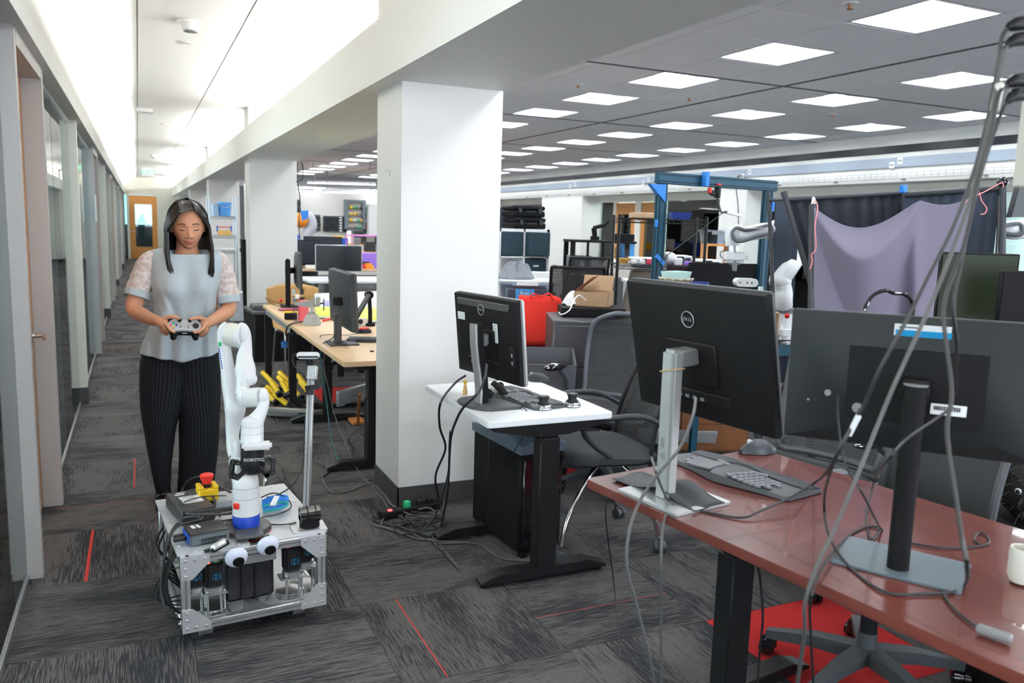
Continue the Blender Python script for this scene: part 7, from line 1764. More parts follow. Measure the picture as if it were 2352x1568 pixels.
q = MB(I_); q.bar(A(714,884,d=dpb-.005), A(716,896,d=dpb-.005), .034,.034); q.bar(A(712,896,d=dpb-.005), A(712,906,d=dpb-.005), .028,.03); q.build('cable_clip', BLK, t)
q = MB(I_); q.cyl(A(711,838,d=dpb), A(711,825,d=dpb), .014, n=18); q.build('camera_mount', BLKM, t)
cp = A(708, 816, d=dpb)
q = MB(I_ @ frame(cp, R(-14), R(-8))); P_ = rrect(-.045,-.014,.045,.014,.0135,6); q.prism(P_, -.012, .014, M=Matrix.Rotation(PI/2,4,'X')); o = q.build('depth_camera', WHTP, t)
q = MB(I_ @ frame(cp, R(-14), R(-8))); P_ = rrect(-.041,-.0105,.041,-.0015,.004,4); q.prism(P_, .0142, .0155, M=Matrix.Rotation(PI/2,4,'X')); q.build('camera_window', BLKS, o)
cable('black lead from the post camera down behind the post to the deck', [A(684,813,d=dpb), A(672,818,d=dpb+.02), A(676,840,d=dpb+.03), A(700,865,d=dpb+.05), A(708,900,d=dpb+.05), A(700,980,d=dpb+.04), A(697,1060,d=dpb+.03), A(675,1110,d=dpb-.02), A(640,1135,z=.37), A(612,1142,z=.36)], .003)
cable('black lead from the laser scanner across the deck', [RT@Vector(p) for p in ((.43,.12,ZD+.01),(.38,.13,ZD+.006),(.32,.17,ZD+.006),(.28,.20,ZD+.01))], .0028)
for k in range(4):
    o_ = .011*k
    cable('%s blue network cable bundle strand behind the robot arm base' % ordn[k], [A(602,1150+5*k,z=.37), A(625,1141+5*k,z=.385), A(655,1138+5*k,z=.39), A(660,1148+4*k,z=.38), A(640,1160+3*k,z=.37), A(604,1166+3*k,z=.365)], .0045, BLUEB if k != 3 else mat('teal_cable', (.02,.35,.32), .5), group='blue network cables on the robot deck')
q = MB(); q.bar(A(626,1160,z=.40), A(636,1140,z=.41), .02,.006); q.build('cable_tie_tag', PAPER, label='white tag on the blue network cables', cat='tag')
cable('black loop of cable behind the robot arm on the deck', [A(600,1142,z=.37), A(630,1132,z=.40), A(660,1145,z=.38), A(668,1165,z=.36), A(640,1180,z=.36), A(600,1188,z=.36)], .0026)
box_thing('network_switch', 'small flat grey-white box behind the robot arm base', 'network box', RT @ Vector((.235,.475,ZD)), R(5), (.10,.10,.03), mat('switch_grey', (.42,.46,.48), .4), 'switch_body', b=.004)

# ---- the arm itself (7-axis, folded down)
ab = A(566, 1209, z=ZD+.012); DB = (ab-Vector((0,0,EYE))).dot(_f)
arm = thing('robot_manipulator', 'white folded robot arm with blue base band standing on the mobile robot', 'robot arm', ab)
I_ = Matrix.Translation(-ab)
def K(px, py, dd=0.0): return A(px, py, d=DB+dd)
q = MB(I_ @ Matrix.Translation(ab)); q.lathe([(.090,-.012),(.090,.0),(.086,.006),(.045,.008)], n=40); q.box((0,-.085,.004),(.10,.09,.012),b=.004); q.build('mount_disc', mat('mount_black', (.05,.052,.055), .45), arm)
q = MB(I_ @ Matrix.Translation(ab)); q.lathe([(.0485,.005),(.0495,.050),(.049,.051)], n=40); q.build('blue_band', mat('band_blue', (.008,.05,.42), .4), arm)
BT = ab+Vector((0,0,.052)); topb = K(563, 1085, .0)
q = MB(I_); q.tube([BT, BT+Vector((0,0,.06)), BT+Vector((0,0,.12)), K(562,1100), K(558,1078,.01), K(550,1055,.04)], [.0488,.0478,.0465,.046,.046,.040], n=32); q.build('base_column', WHTR, arm)
for dz in (.052,.118,.158):
    q = MB(I_); q.tube([ab+Vector((.0487*math.cos(a), .0487*math.sin(a), dz)) for a in [2*PI*j/36 for j in range(36)]], .0007, n=4, closed=True, res=1); q.build('joint_seam', MGREY, arm)
q = MB(I_ @ Matrix.Translation(ab)); q.box((-.038,-.034,.095),(.022,.012,.022),rz=R(-48),b=.002); q.build('red_tape', RED, arm)
# upper arm: from shoulder up to the elbow (left silhouette)
q = MB(I_); q.tube([K(541,1045,.06), K(537,1030,.065), K(534,1003,.075), K(536,972,.08), K(540,940,.082), K(534,912,.085), K(528,888,.085), K(523,850,.085), K(517,805,.085), K(513,775,.085), K(515,758,.085), K(524,750,.085)], [.027,.026,.023,.029,.039,.033,.029,.026,.0235,.0235,.024,.024], n=28); q.ball(K(519,769,.090), (.027,.034,.0475)); q.build('upper_arm', WHTR, arm)
q = MB(I_); q.tube([K(545,1012,.02), K(551,1030,.02), K(552,1052,.03)], [.020,.028,.034], n=22); q.build('shoulder_joint', WHTR, arm)
q = MB(I_); q.cyl(K(529,768,.085), K(552,772,.070), .0455, n=32); q.build('elbow_band', IVORY, arm)
q = MB(I_); q.cyl(K(524,767,.088), K(531,768,.085), .0435,.0455, n=32); q.cyl(K(551,772,.071), K(560,772,.066), .0455,.0420, n=32); q.build('elbow_joint', WHTR, arm)
q = MB(I_); q.ball(K(559,772,.064), (.022,.032,.046)); q.tube([K(551,752,.07), K(558,755,.068), K(563,770,.065), K(565,795,.06), K(562,818,.052), K(563,838,.045)], [.020,.021,.022,.022,.029,.035], n=28); q.build('forearm_upper', WHTR, arm)
q = MB(I_); q.tube([K(563,836,.045), K(563.5,850,.038), K(564,863,.03), K(560,877,.02), K(556,891,.012), K(558,905,.005)], [.0347,.0385,.0375,.029,.022,.030], n=24); q.ball(K(575,870,.022), (.026,.028,.025)); q.ball(K(561,913,.0), (.030,.034,.038)); q.build('forearm_lower', WHTR, arm)
q = MB(I_); q.cyl(K(567,913,.0), K(598,912,-.005), .0365, n=32); q.build('wrist_band', mat('band_offwhite', (.70,.71,.70), .4), arm)
q = MB(I_); q.tube([K(605,905,-.01), K(606,922,-.015), K(602,940,-.025), K(594,955,-.035), K(587,966,-.043)], [.022,.021,.021,.026,.032], n=24); q.ball(K(604,912,-.008), (.022,.034,.0365)); q.ball(K(580,968,-.045), (.0395,.0395,.022)); q.build('wrist_link', WHTR, arm)
q = MB(I_); q.cyl(K(580,966,-.045), K(579,1016,-.045), .0395,.041, n=34); q.build('wrist_cylinder', WHTR, arm)
for yy in (976, 993): q = MB(I_); c_ = K(579.5,yy,-.045); q.tube([c_+Vector((.0405*math.cos(a), .0405*math.sin(a), 0)) for a in [2*PI*j/34 for j in range(34)]], .0006, n=4, closed=True, res=1); q.build('joint_seam', MGREY, arm)
q = MB(I_); c_ = K(590,1023,-.085); q.box(c_, (.105,.045,.026), b=.008, seg=2, rz=R(-8)); q.build('wrist_camera', WHTR, arm)
q = MB(I_); q.lathe([(.041,.0),(.042,-.055),(.046,-.075),(.040,-.095),(.030,-.108)], c=K(579.5,1020,-.045), n=30); o = q.build('gripper_body', BLK, arm)
q = MB(I_); q.text('ROBOTIQ', Matrix.Translation(K(583,1056,-.092)) @ Matrix.Rotation(R(-10),4,'Z') @ Matrix.Rotation(PI/2,4,'X'), .0155); q.build('gripper_lettering', PAPER, o)
def link(pts, w_=.013, m_=BLK, name='gripper_link', parent=arm):
    q = MB(I_)
    for a, b in zip(pts[:-1], pts[1:]): q.bar(a, b, w_, .018, b=.003)
    for p in pts: q.cyl(p+Vector((0,-.011,0)), p+Vector((0,.011,0)), .0085, n=12)
    oo = q.build(name, m_, parent)
    for p in pts: q = MB(I_); q.cyl(p+Vector((0,-.0115,0)), p+Vector((0,-.0135,0)), .0035, n=8); q.build('pivot_pin', CHROME, oo)
dd = -.055
fl = [K(573,1067,dd), K(547,1097,dd), K(538,1092,dd)]; fr_ = [K(591,1067,dd), K(612,1090,dd), K(625,1084,dd)]
link(fl); link(fr_)
link([K(546,1062,dd), K(534,1060,dd), K(531,1092,dd), K(545,1096,dd)], .017, name='gripper_finger'); link([K(616,1056,dd), K(626,1055,dd), K(627,1083,dd), K(612,1090,dd)], .015, name='gripper_finger')
q = MB(I_); q.bar(K(548,1098,dd-.0), K(547,1122,dd), .014, .016, b=.005); q.build('fingertip', STEEL, arm)
q = MB(I_); q.bar(K(611,1092,dd), K(609,1116,dd), .014, .016, b=.004); q.build('fingertip', STEEL, arm)
q = MB(I_); q.bar(K(606,1054,dd+.01), K(622,1051,dd+.01), .008, .02); q.build('finger_bracket', STEEL, arm)
# blue and green lettering strip on the elbow
q = MB(I_); 
for k in range(9): q.box(K(503+k*.9, 800+5.6*k, .048), (.003,.006,.005), rz=R(20))
q.build('blue_lettering', mat('band_blue', 0), arm)
q = MB(I_); q.ball(K(505,790,.050), (.006,.006,.010)); q.build('green_dot', GREEN, arm)
# ================================================================ woman with gamepad
PYW = 4.50
def B(px, py, y=PYW): return A(px, py, y=y)
wo = thing('person', 'woman in pale blue-grey blouse and pinstriped trousers holding a gamepad', 'person', (.13, 4.55, 0))
WI = Matrix.Translation((-.13, -4.55, 0))
def skinmat():
    m = mat('skin', (.60,.335,.225), .48, spec=.35, sss=.12); g = NB(m); x, y, z = g.xyz()
    n = g.noise(g.vec(x, y, z), 18.0, 3)
    g.base(g.mix(n, (.70,.375,.235,1), (.56,.265,.155,1))); return m
SKIN = skinmat()
HAIR = mat('black_hair', (.010,.008,.008), .34, spec=.6)
def blousemat():
    m = mat('blouse_cloth', (.50,.585,.63), .5, spec=.3, sheen=.2); return m
BLOUSE = blousemat()
def lacemat():
    m = mat('lace', (.7,.6,.56), .8); g = NB(m); x, y, z = g.xyz()
    n = g.noise(g.vec(x, y, z), 52.0, 6); k = g.m('MINIMUM', 1.0, g.m('MAXIMUM', 0.0, g.m('MULTIPLY', g.m('SUBTRACT', n, .46), 9.0)))
    n2 = g.noise(g.vec(x, y, z), 160.0, 1)
    g.base(g.mix(g.m('MULTIPLY_ADD', k, .8, g.m('MULTIPLY', n2, .2)), (.62,.50,.455,1), (.82,.77,.75,1))); return m
LACE = lacemat()
def pinmat():
    m = mat('pinstripe_cloth', (.01,.011,.014), .85, spec=.2); g = NB(m)
    a = g.n('ShaderNodeAttribute', attribute_name='UVMap'); 
    tc = g.n('ShaderNodeTexCoord'); sp = g.n('ShaderNodeSeparateXYZ'); g.nt.links.new(tc.outputs['UV'], sp.inputs[0])
    k = g.m('LESS_THAN', g.m('FRACT', g.m('MULTIPLY', sp.outputs[0], 46.0)), 0.075)
    g.base(g.mix(g.m('MULTIPLY', k, .8), (.008,.009,.011,1), (.075,.09,.13,1))); return m
PIN = pinmat()
# ---- head surface
def g2(x, s): return math.exp(-(x/s)**2)
def sst(a, b, x): t = min(1, max(0, (x-a)/(b-a))); return t*t*(3-2*t)
def head_pt(th, ph, off=0.0):
    """th azimuth (0 = front), ph elevation; local: x image-right, y toward viewer, z up"""
    d = Vector((math.sin(th)*math.cos(ph), math.cos(th)*math.cos(ph), math.sin(ph)))
    a, b, c = .079, .096, .118
    p = Vector((d.x*a, d.y*b, d.z*c)); z = p.z; fr = sst(-.1, .5, d.y)
    # skull: fuller back, higher crown
    if d.y < 0: p.y *= 1.06
    # jaw taper
    tj = sst(.02, -.115, z); p.x *= 1-.26*tj**1.4; p.y *= 1-.04*tj
    if d.y < 0: p.y *= 1-.35*sst(-.02,-.11,z)
    # flatten face
    x = p.x
    if d.y > 0:
        p.y = p.y*(1-.10*fr*g2(z-.0,.09)) + .012*fr*sst(-.03,-.10,z)
        f = fr
        nose_t = sst(.016,-.036,z)*sst(-.046,-.037,z)
        p.y += f*(.0205*g2(x,.0105-.002*sst(-.02,.02,z))*nose_t + .004*g2(x,.009)*g2(z-.005,.02))
        for s_ in (-1,1):
            p.y += f*.0085*g2(x-s_*.0145,.0065)*g2(z+.0345,.008)           # nostril wings
            p.y -= f*.0075*g2(x-s_*.034,.019)*g2(z-.006,.013)              # sockets
            p.y += f*.0060*g2(x-s_*.034,.014)*g2(z-.003,.0085)              # lids
            p.y -= f*.0016*g2(x-s_*.034,.016)*g2(z-.014,.0028)              # lid crease
            p.y += f*.0040*g2(x-s_*.033,.022)*g2(z-.026,.009)              # brow
            p.y += f*.0055*g2(x-s_*.042,.020)*g2(z+.030,.024)              # cheeks
            p.y -= f*.0022*g2(x-s_*.030,.006)*g2(z+.058,.008)              # mouth corners
        p.y -= f*.0030*g2(x,.006)*g2(z+.0465,.0045)                         # philtrum
        p.y += f*.0080*g2(x,.024)*g2(z+.0555,.0075)+f*.0075*g2(x,.020)*g2(z+.0675,.0062)
        p.y -= f*.0040*g2(x,.026)*g2(z+.0610-.0012*abs(x)/.02,.0017)
        p.y -= f*.0040*g2(x,.020)*g2(z+.080,.006)
        p.y += f*.0060*g2(x,.022)*g2(z+.097,.013)
    if off: p += d*off
    return p
HC = B(432, 519, 4.44)+Vector((0,.02,0))
HM = Matrix.Translation(HC) @ Matrix.Rotation(R(180+1),4,'Z') @ Matrix.Rotation(R(1.5),4,'Y') @ Matrix.Rotation(R(-15),4,'X') @ Matrix.Scale(-1,4,(1,0,0))
# local: +y faces the camera after the 180 turn; x mirrored back so +x = image right
HS = HM @ Matrix.Scale(.98,4)
body = MB(WI)
NT, NP = 96, 90
rings_ = []
for j in range(NP+1):
    ph = -PI/2+PI*j/NP; ph = max(-PI/2+.02, min(PI/2-.02, ph))
    rings_.append([HS @ head_pt(2*PI*i/NT, ph) for i in range(NT)])
body.rings(rings_)
for s_ in (-1,1): # ears
    body.ball(HS @ Vector((s_*.078,-.012,-.008)), (.010,.018,.030), n=12)
# neck and torso
def ell(cx, cy, cz, a, b, n=28, sq=2.0, rot=0.0):
    out = []
    for i in range(n):
        t_ = 2*PI*i/n; c_, s__ = math.cos(t_), math.sin(t_); e = 2/sq
        out.append(Vector((cx+a*math.copysign(abs(c_)**e, c_), cy+b*math.copysign(abs(s__)**e, s__), cz)))
    return out
nk = B(430, 590); ZS = B(430, 578).z
def zpx(py, y=PYW): return B(430, py, y).z
xc = B(431, 600).x
body.rings([ell(xc, 4.50, zpx(535), .052, .055), ell(xc, 4.505, zpx(570), .053, .055), ell(xc, 4.515, zpx(582), .062,.060), ell(xc, 4.525, zpx(592), .105, .072), ell(xc, 4.53, zpx(602), .155,.085), ell(xc, 4.53, zpx(640), .160, .095), ell(xc, 4.53, zpx(740), .135, .085), ell(xc-.02, 4.54, zpx(820), .13, .085), ell(xc-.04, 4.55, zpx(870), .12, .085)])
legL = [((388,880),.075),((372,960),.068),((366,1020),.052),((372,1090),.045),((377,1130),.036),((378,1143),.034)]
legR = [((455,880),.078),((460,960),.07),((458,1020),.055),((452,1090),.048),((447,1135),.036),((447,1148),.034)]
for L_ in (legL, legR): body.tube([B(p[0], p[1], 4.56) for p, r_ in L_], [r_ for p, r_ in L_], n=16)
# arms: shoulder -> elbow -> wrist
armR = [((350,596,4.52),.036),((327,640,4.52),.043),((311,690,4.50),.043),((309,712,4.47),.038),((325,722,4.42),.036),((345,732,4.33),.030),((361,737,4.27),.0245),((369,739,4.245),.021)]
armL = [((502,600,4.52),.036),((518,650,4.52),.043),((524,690,4.51),.043),((524,711,4.48),.038),((512,722,4.43),.036),((495,732,4.34),.030),((482,739,4.28),.0245),((475,741.5,4.25),.021)]
for L_ in (armR, armL): body.tube([B(p[0], p[1], p[2]) for p, r_ in L_], [r_ for p, r_ in L_], n=20)
GYP = 4.235
def H(px, py, dy=0.0): return B(px, py, GYP+dy)
# right hand (image left): palm slab then thumb and four fingers
body.tube([H(362,737.5,.022), H(368,739,.012), H(376,742,.006), H(382,744,.010)], [.0215,.024,.025,.018], n=16)
fing = [ # thumb, index, middle, ring, little
 [(376,733,0),(388,727.5,-.010),(400,727.5,-.018),(411,731,-.022)],
 [(378,742,-.008),(384,749,-.024),(391,757,-.040),(400,762.5,-.046)],
 [(374,745,.000),(377,753,-.008),(384,760,.000),(391,763,.012)],
 [(371,747,.006),(373,756,.002),(380,763,.012),(387,765,.024)],
 [(369,747,.012),(371,757,.012),(376,765,.020),(383,768,.030)]]
rad = [[.0115,.0105,.0095,.0078],[.0098,.0090,.0083,.0070],[.0098,.0090,.0083,.0070],[.0094,.0087,.0080,.0068],[.0085,.0077,.0070,.006]]
for P_, r_ in zip(fing, rad): body.tube([H(a, b, c) for a, b, c in P_], r_, n=12, res=5); body.ball(H(*P_[-1]), r_[-1]*1.0, n=10)
body.tube([H(481,740,.028), H(476,742,.014), H(469,745,.006), H(463,747,.010)], [.0215,.024,.025,.018], n=16)
fing2 = [
 [(472,735,0),(461,730,-.010),(449,730,-.018),(438,733,-.022)],
 [(469,745,-.008),(466,754,-.026),(457,761,-.042),(446,763,-.048)],
 [(473,747,.000),(472,758,-.006),(464,766,.000),(456,768,.012)],
 [(475,749,.006),(474,760,.004),(467,768,.012),(459,771,.024)],
 [(477,749,.012),(476,760,.014),(470,768,.020),(463,772,.030)]]
for P_, r_ in zip(fing2, rad): body.tube([H(a, b, c) for a, b, c in P_], r_, n=12, res=5); body.ball(H(*P_[-1]), r_[-1]*1.0, n=10)
bo = body.build('body', SKIN, wo)
rm = bo.modifiers.new('remesh', 'REMESH'); rm.mode = 'VOXEL'; rm.voxel_size = .0021; rm.use_smooth_shade = True
sm = bo.modifiers.new('smooth', 'SMOOTH'); sm.factor = .5; sm.iterations = 2
# finger nails
q = MB(WI)
for (px, py) in ((413,730.5),(436,732.5),(402,763.5),(444,763.5)): q.ball(H(px, py, -.0235 if py < 740 else -.0205), (.0045,.003,.004), n=10)
q.build('finger_nail', mat('nail', (.75,.45,.40), .3), wo)
# ---- face details as patches riding on the head surface
def patch(name, m_, fn, nu=18, nv=5, off=.0009, parent=wo):
    """fn(u, v) -> (x, z) on the face; solved on the head surface"""
    q = MB(WI)
    def f(u, v):
        x, z = fn(u, v)
        ph = math.asin(max(-1, min(1, z/.118)))
        th = math.asin(max(-1, min(1, x/(.079*math.cos(ph)*(1-.26*sst(.02,-.115,z)**1.4)+1e-6))))
        return HS @ head_pt(th, ph, off)
    q.grid(f, nu, nv); return q.build(name, m_, parent)
BROW = mat('brow_hair', (.045,.024,.018), .8); LIP = mat('lips', (.48,.10,.095), .35); LASH = mat('lashes', (.012,.008,.008), .6)
for s_ in (-1,1):
    patch('eyebrow', BROW, lambda u, v: (s_*(.016+.038*u), .0285+.0055*math.sin(PI*min(1,u*.9+.1))-.003*u+(v-.5)*.0062*(1-.55*u)), 16, 3)
    patch('eyelash_line', LASH, lambda u, v: (s_*(.020+.030*u), .0015-.0030*math.sin(PI*u)+.002*u+(v-.5)*.0052*(math.sin(PI*(.12+.8*u)))), 16, 3, .0014)
    patch('eyelid_crease', mat('lid_shadow', (.34,.16,.10), .6), lambda u, v: (s_*(.021+.030*u), .0115+.0025*math.sin(PI*u)+(v-.5)*.0010), 14, 2, .0004)
    patch('nostril', mat('nostril_dark', (.16,.05,.035), .8), lambda u, v: (s_*(.0055+.0065*u), -.0405+(v-.5)*.003*math.sin(PI*(.1+.8*u))), 8, 3, .0004)
patch('upper_lip', LIP, lambda u, v: (-.0285+.057*u, -.0610+.0002+(.0012*abs(2*u-1)) + v*(.0070*math.sin(PI*u)**.8 - .0014*g2((u-.5),.09))), 24, 5, .0006)
patch('lower_lip', LIP, lambda u, v: (-.0275+.055*u, -.0616+.0010*abs(2*u-1) - v*.0095*math.sin(PI*u)**.9), 24, 5, .0006)
patch('mouth_line', mat('mouth_dark', (.14,.03,.03), .6), lambda u, v: (-.0305+.061*u, -.0612+.0022*abs(2*u-1)**1.5+(v-.5)*.0014), 24, 2, .0010)
# ---- hair
q = MB(WI); random.seed(2)
def HH(x, y, z): return HS @ Vector((x, y, z))
# under-cap, open at the face
capr = []
for j in range(40):
    row = []
    for i in range(73):
        th = R(-180)+R(360)*i/72; ph = R(88)-R(118)*j/39
        row.append((th, ph))
    capr.append(row)
def cap_ok(th, ph):
    a = abs(((th+PI) % (2*PI))-PI)
    lim = R(62)-R(70)*sst(0,R(78),a)**1.6 if a < R(80) else -9
    return ph > lim or a >= R(80)
bm_ = q.bm; V = {}
for j, row in enumerate(capr):
    for i, (th, ph) in enumerate(row): V[(j,i)] = (bm_.verts.new(q.T @ (HS @ head_pt(th, ph, .010+.010*sst(R(-30),R(30),ph)))), th, ph)
for j in range(39):
    for i in range(72):
        c4 = [V[(j,i)], V[(j+1,i)], V[(j+1,i+1)], V[(j,i+1)]]
        if all(cap_ok(c[1], c[2]) for c in c4):
            try: f = bm_.faces.new([c[0] for c in c4]); f.smooth = True
            except ValueError: pass
def part(u): return Vector((.026-.020*u, .085-.135*u, .100+.034*math.sin(PI*min(1,u*.75+.08))))
def surf_out(x, y, z, k):
    """push a local point outside the skull"""
    v = Vector((x/.079, y/.10, z/.118)); L_ = v.length
    t_ = 1+k
    if L_ < t_: v = v*(t_/L_); return Vector((v.x*.079, v.y*.10, v.z*.118))
    return Vector((x, y, z))
for s_ in (-1,1):
    for k in range(330):
        u = k/329+random.uniform(-.01,.01); u = min(1, max(0, u)); lay = random.random(); p0 = part(u*.95)+Vector((s_*.003,0,random.uniform(-.001,.002)))
        yy = .052-.155*u
        if s_ < 0: p1 = surf_out(-.030-.012*(1-u), .088-.11*u, .090, .15+.05*lay); p2 = surf_out(-.066, .070-.125*u, .045, .17+.05*lay)
        else: p1 = surf_out(.050, .078-.12*u, .088, .13+.04*lay); p2 = surf_out(.072, .058-.125*u, .045, .15+.05*lay)
        wd = .094+.006*lay+.010*math.sin(PI*u); endz = (-.200 if s_ < 0 else -.228)+random.uniform(-.018,.012)-.012*u
        jj = random.uniform(-.004,.004); p1 = p1*(1+jj*.6)+Vector((0,random.uniform(-.004,.004),0)); p2 = p2*(1+jj)
        p3 = Vector((s_*wd, yy*.95, -.005)); p4 = Vector((s_*(wd+.004), yy*.85+.022, -.06))
        p5 = Vector((s_*(wd+.003+.006*lay), yy*.72+.060, -.130)); p6 = Vector((s_*(wd-.006+random.uniform(-.012,.016)), yy*.55+.100-.01*lay, endz))
        q.tube([HS @ p for p in (p0, p1, p2, p3, p4, p5, p6)], [.0016,.0026,.0030,.0030,.0028,.0022,.0006], n=5, res=4, cap=False)
for k in range(150):   # back of the head
    th = R(95)+R(170)*k/149; lay = random.random(); pts = []
    for ph in (85, 55, 25, -5): p = head_pt(th, R(ph), .020+.006*lay); pts.append(p)
    e = pts[-1]; pts += [Vector((e.x*1.02, e.y*1.0, -.07)), Vector((e.x*.98, e.y*.9, -.125)), Vector((e.x*.95, e.y*.85, -.165+random.uniform(-.01,.01)))]
    q.tube([HS @ p for p in pts], [.003,.0045,.0045,.0045,.0042,.0036,.001], n=5, res=3, cap=False)
for k in range(4):   # loose hairs
    s_ = -1 if k % 2 else 1; q.tube([HS @ Vector(p) for p in ((s_*.085,.03,.0),(s_*.10,.035,-.06),(s_*(.103+.003*k),.05,-.12),(s_*(.100+.006*k),.06,-.16))], .0006, n=4, cap=False)
hair = q.build('hair', HAIR, wo)
# ---- blouse
def ringpx(L, Rr, py, yc, dep, n=56, sq=2.4, wr=0.0, ph=0.0, tilt=0.0):
    a = B(L, py, yc); b = B(Rr, py, yc); c = (a+b)/2; w_ = (b.x-a.x)/2; out = []
    for i in range(n):
        t_ = 2*PI*i/n; c_, s__ = math.cos(t_), math.sin(t_); e = 2/sq
        k = 1+wr*(math.sin(5*t_+ph)+.6*math.sin(9*t_-1.7*ph))
        out.append(Vector((c.x+w_*k*math.copysign(abs(c_)**e, c_), yc+dep*k*math.copysign(abs(s__)**e, s__), c.z+tilt*s__)))
    return out
q = MB(WI)
rows = [(398,459,582,4.50,.062,2.0,0,.0),(391,466,575,4.505,.072,2.0,0,.0),(372,487,571,4.52,.082,2.1,.0,.0),(349,507,575,4.525,.092,2.1,.002,.3),(341,514,594,4.525,.104,2.3,.003,.6),(344,506,640,4.52,.118,2.5,.004,1.0),
 (350,497,665,4.515,.128,2.5,.006,1.5),(354,494,690,4.515,.122,2.4,.010,2.0),(353,494,715,4.52,.118,2.3,.014,2.4),(345,495,740,4.525,.122,2.2,.018,2.7),(335,497,765,4.53,.128,2.2,.020,3.0),(327,500,790,4.535,.132,2.2,.020,3.2)]
dense = []
for a_, b_ in zip(rows[:-1], rows[1:]):
    nn = 3 if b_[2]-a_[2] > 12 else 1
    for k in range(nn): dense.append(tuple(a_[i]*(1-k/nn)+b_[i]*k/nn for i in range(8)))
rows = dense+[rows[-1]]
rr = [ringpx(L_, R2, py, yc, dp, n=96, sq=sq, wr=wr, ph=ph) for (L_, R2, py, yc, dp, sq, wr, ph) in rows]
def dip(ring, amt):   # neckline / hem curve: front lower
    c = sum((p for p in ring), Vector())/len(ring)
    return [Vector((p.x, p.y, p.z - amt*max(0, (c.y-p.y))/.1)) for p in ring]
def shape_front(ring, py):
    c = sum((p for p in ring), Vector())/len(ring); out = []
    for p in ring:
        x = p.x-c.x; fr = max(0, (c.y-p.y))/.12; fr = min(1, fr*1.5); y = p.y
        y -= fr*.030*(g2(x-.072,.050)+g2(x+.072,.050))*g2(py-652,30)
        y += fr*.012*g2(x,.03)*g2(py-655,30)
        lo = sst(672,740,py)
        y -= fr*lo*.013*(math.sin(x*52+.9)+.7*math.sin(x*83-py*.012)); y -= fr*.014*sst(690,760,py)
        y -= fr*.010*g2(x-.12-(py-670)*-.0006,.012)*g2(py-690,45) + fr*.012*g2(x+.115-(py-670)*.0009,.012)*g2(py-700,45)
        out.append(Vector((p.x, y, p.z)))
    return out
rr = [shape_front(r_, rw[2]) for r_, rw in zip(rr, rows)]
rr[0] = dip(rr[0], .075); rr[1] = dip(rr[1], .080); rr[2] = dip(rr[2], .055); rr[3] = dip(rr[3], .020)
last = shape_front(ringpx(322, 503, 806, 4.535, .135, n=96, sq=2.2, wr=.022, ph=3.3), 806); rr.append([Vector((p.x, p.y, p.z-.040*(1-abs(p.x-(xc-.04))/.21))) for p in last])
q.rings(rr, cap=False); 
bl = q.build('blouse', BLOUSE, wo, solid=.004); s2 = bl.modifiers.new('sub','SUBSURF'); s2.levels = 1; s2.render_levels = 1
# pressed folds as soft displacement
tx = bpy.data.textures.new('fold', 'CLOUDS'); tx.noise_scale = .09; dm = bl.modifiers.new('folds', 'DISPLACE'); dm.texture = tx; dm.strength = .010; dm.mid_level = .5; dm.texture_coords = 'LOCAL'
tx2 = bpy.data.textures.new('fold2', 'CLOUDS'); tx2.noise_scale = .035
def sleeve(path, cuff_from, side):
    P_ = [B(*p) for p, r_ in path]; r_ = [r for p, r in path]
    q = MB(WI); q.tube(P_, r_, n=28, res=5, cap=False); o = q.build('sleeve', LACE, wo, solid=.003)
    d_ = o.modifiers.new('folds','DISPLACE'); d_.texture = tx2; d_.strength = .014; d_.mid_level = .5; d_.texture_coords = 'LOCAL'
    a, b = P_[-1], P_[-1]+(P_[-1]-P_[-2]).normalized()*.032
    q = MB(WI); q.tube([a-(b-a)*.15, a, b], [r_[-1]*1.01, r_[-1]*1.03, r_[-1]*1.06], n=28, res=3, cap=False); q.build('sleeve_cuff', BLOUSE, wo, solid=.004)
sleeve([((360,589,4.52),.034),((347,596,4.52),.045),((337,611,4.52),.052),((328,635,4.52),.055),((321,655,4.515),.056),((317,668,4.51),.056)], 0, -1)
sleeve([((492,591,4.52),.034),((504,599,4.52),.045),((512,618,4.52),.050),((518,645,4.52),.052),((522,668,4.515),.053),((524,682,4.51),.053)], 0, 1)
# ---- trousers
def legs(name, rows):
    q = MB(WI); n = 48; R_ = []
    for (L_, R2, py, yc, dp) in rows: R_.append(ringpx(L_, R2, py, yc, dp, n=n, sq=2.2, wr=.012, ph=py*.03))
    q.rings(R_, cap=False); o = q.build(name, PIN, wo, solid=.004); me = o.data
    uv = me.uv_layers.new(name='UVMap'); nv = len(rows)
    for poly in me.polygons:
        idx = [me.loops[li].vertex_index % n for li in poly.loop_indices]
        for li, k in zip(poly.loop_indices, idx):
            kk = k+n if (k == 0 and max(idx) == n-1) else k
            uv.data[li].uv = (kk/n, 0)
    return o
legs('trouser_leg', [(330,446,795,4.55,.125),(321,444,830,4.55,.128),(319.5,440,880,4.55,.127),(322,428,925,4.55,.12),(325,411,954,4.55,.115),(332,403,990,4.55,.10),(338,398,1030,4.55,.09),(346,393,1070,4.555,.082),(354,391,1110,4.56,.078),(360,393,1134,4.565,.076)])
legs('trouser_leg', [(382,500,795,4.55,.125),(384,505,830,4.55,.128),(390,505.5,880,4.55,.127),(400,505,925,4.55,.12),(411,504,954,4.55,.12),(412,503,994,4.55,.115),(412,500,1040,4.55,.11),(410,494,1085,4.555,.105),(407,489,1125,4.56,.10),(407,487,1146,4.565,.098)])
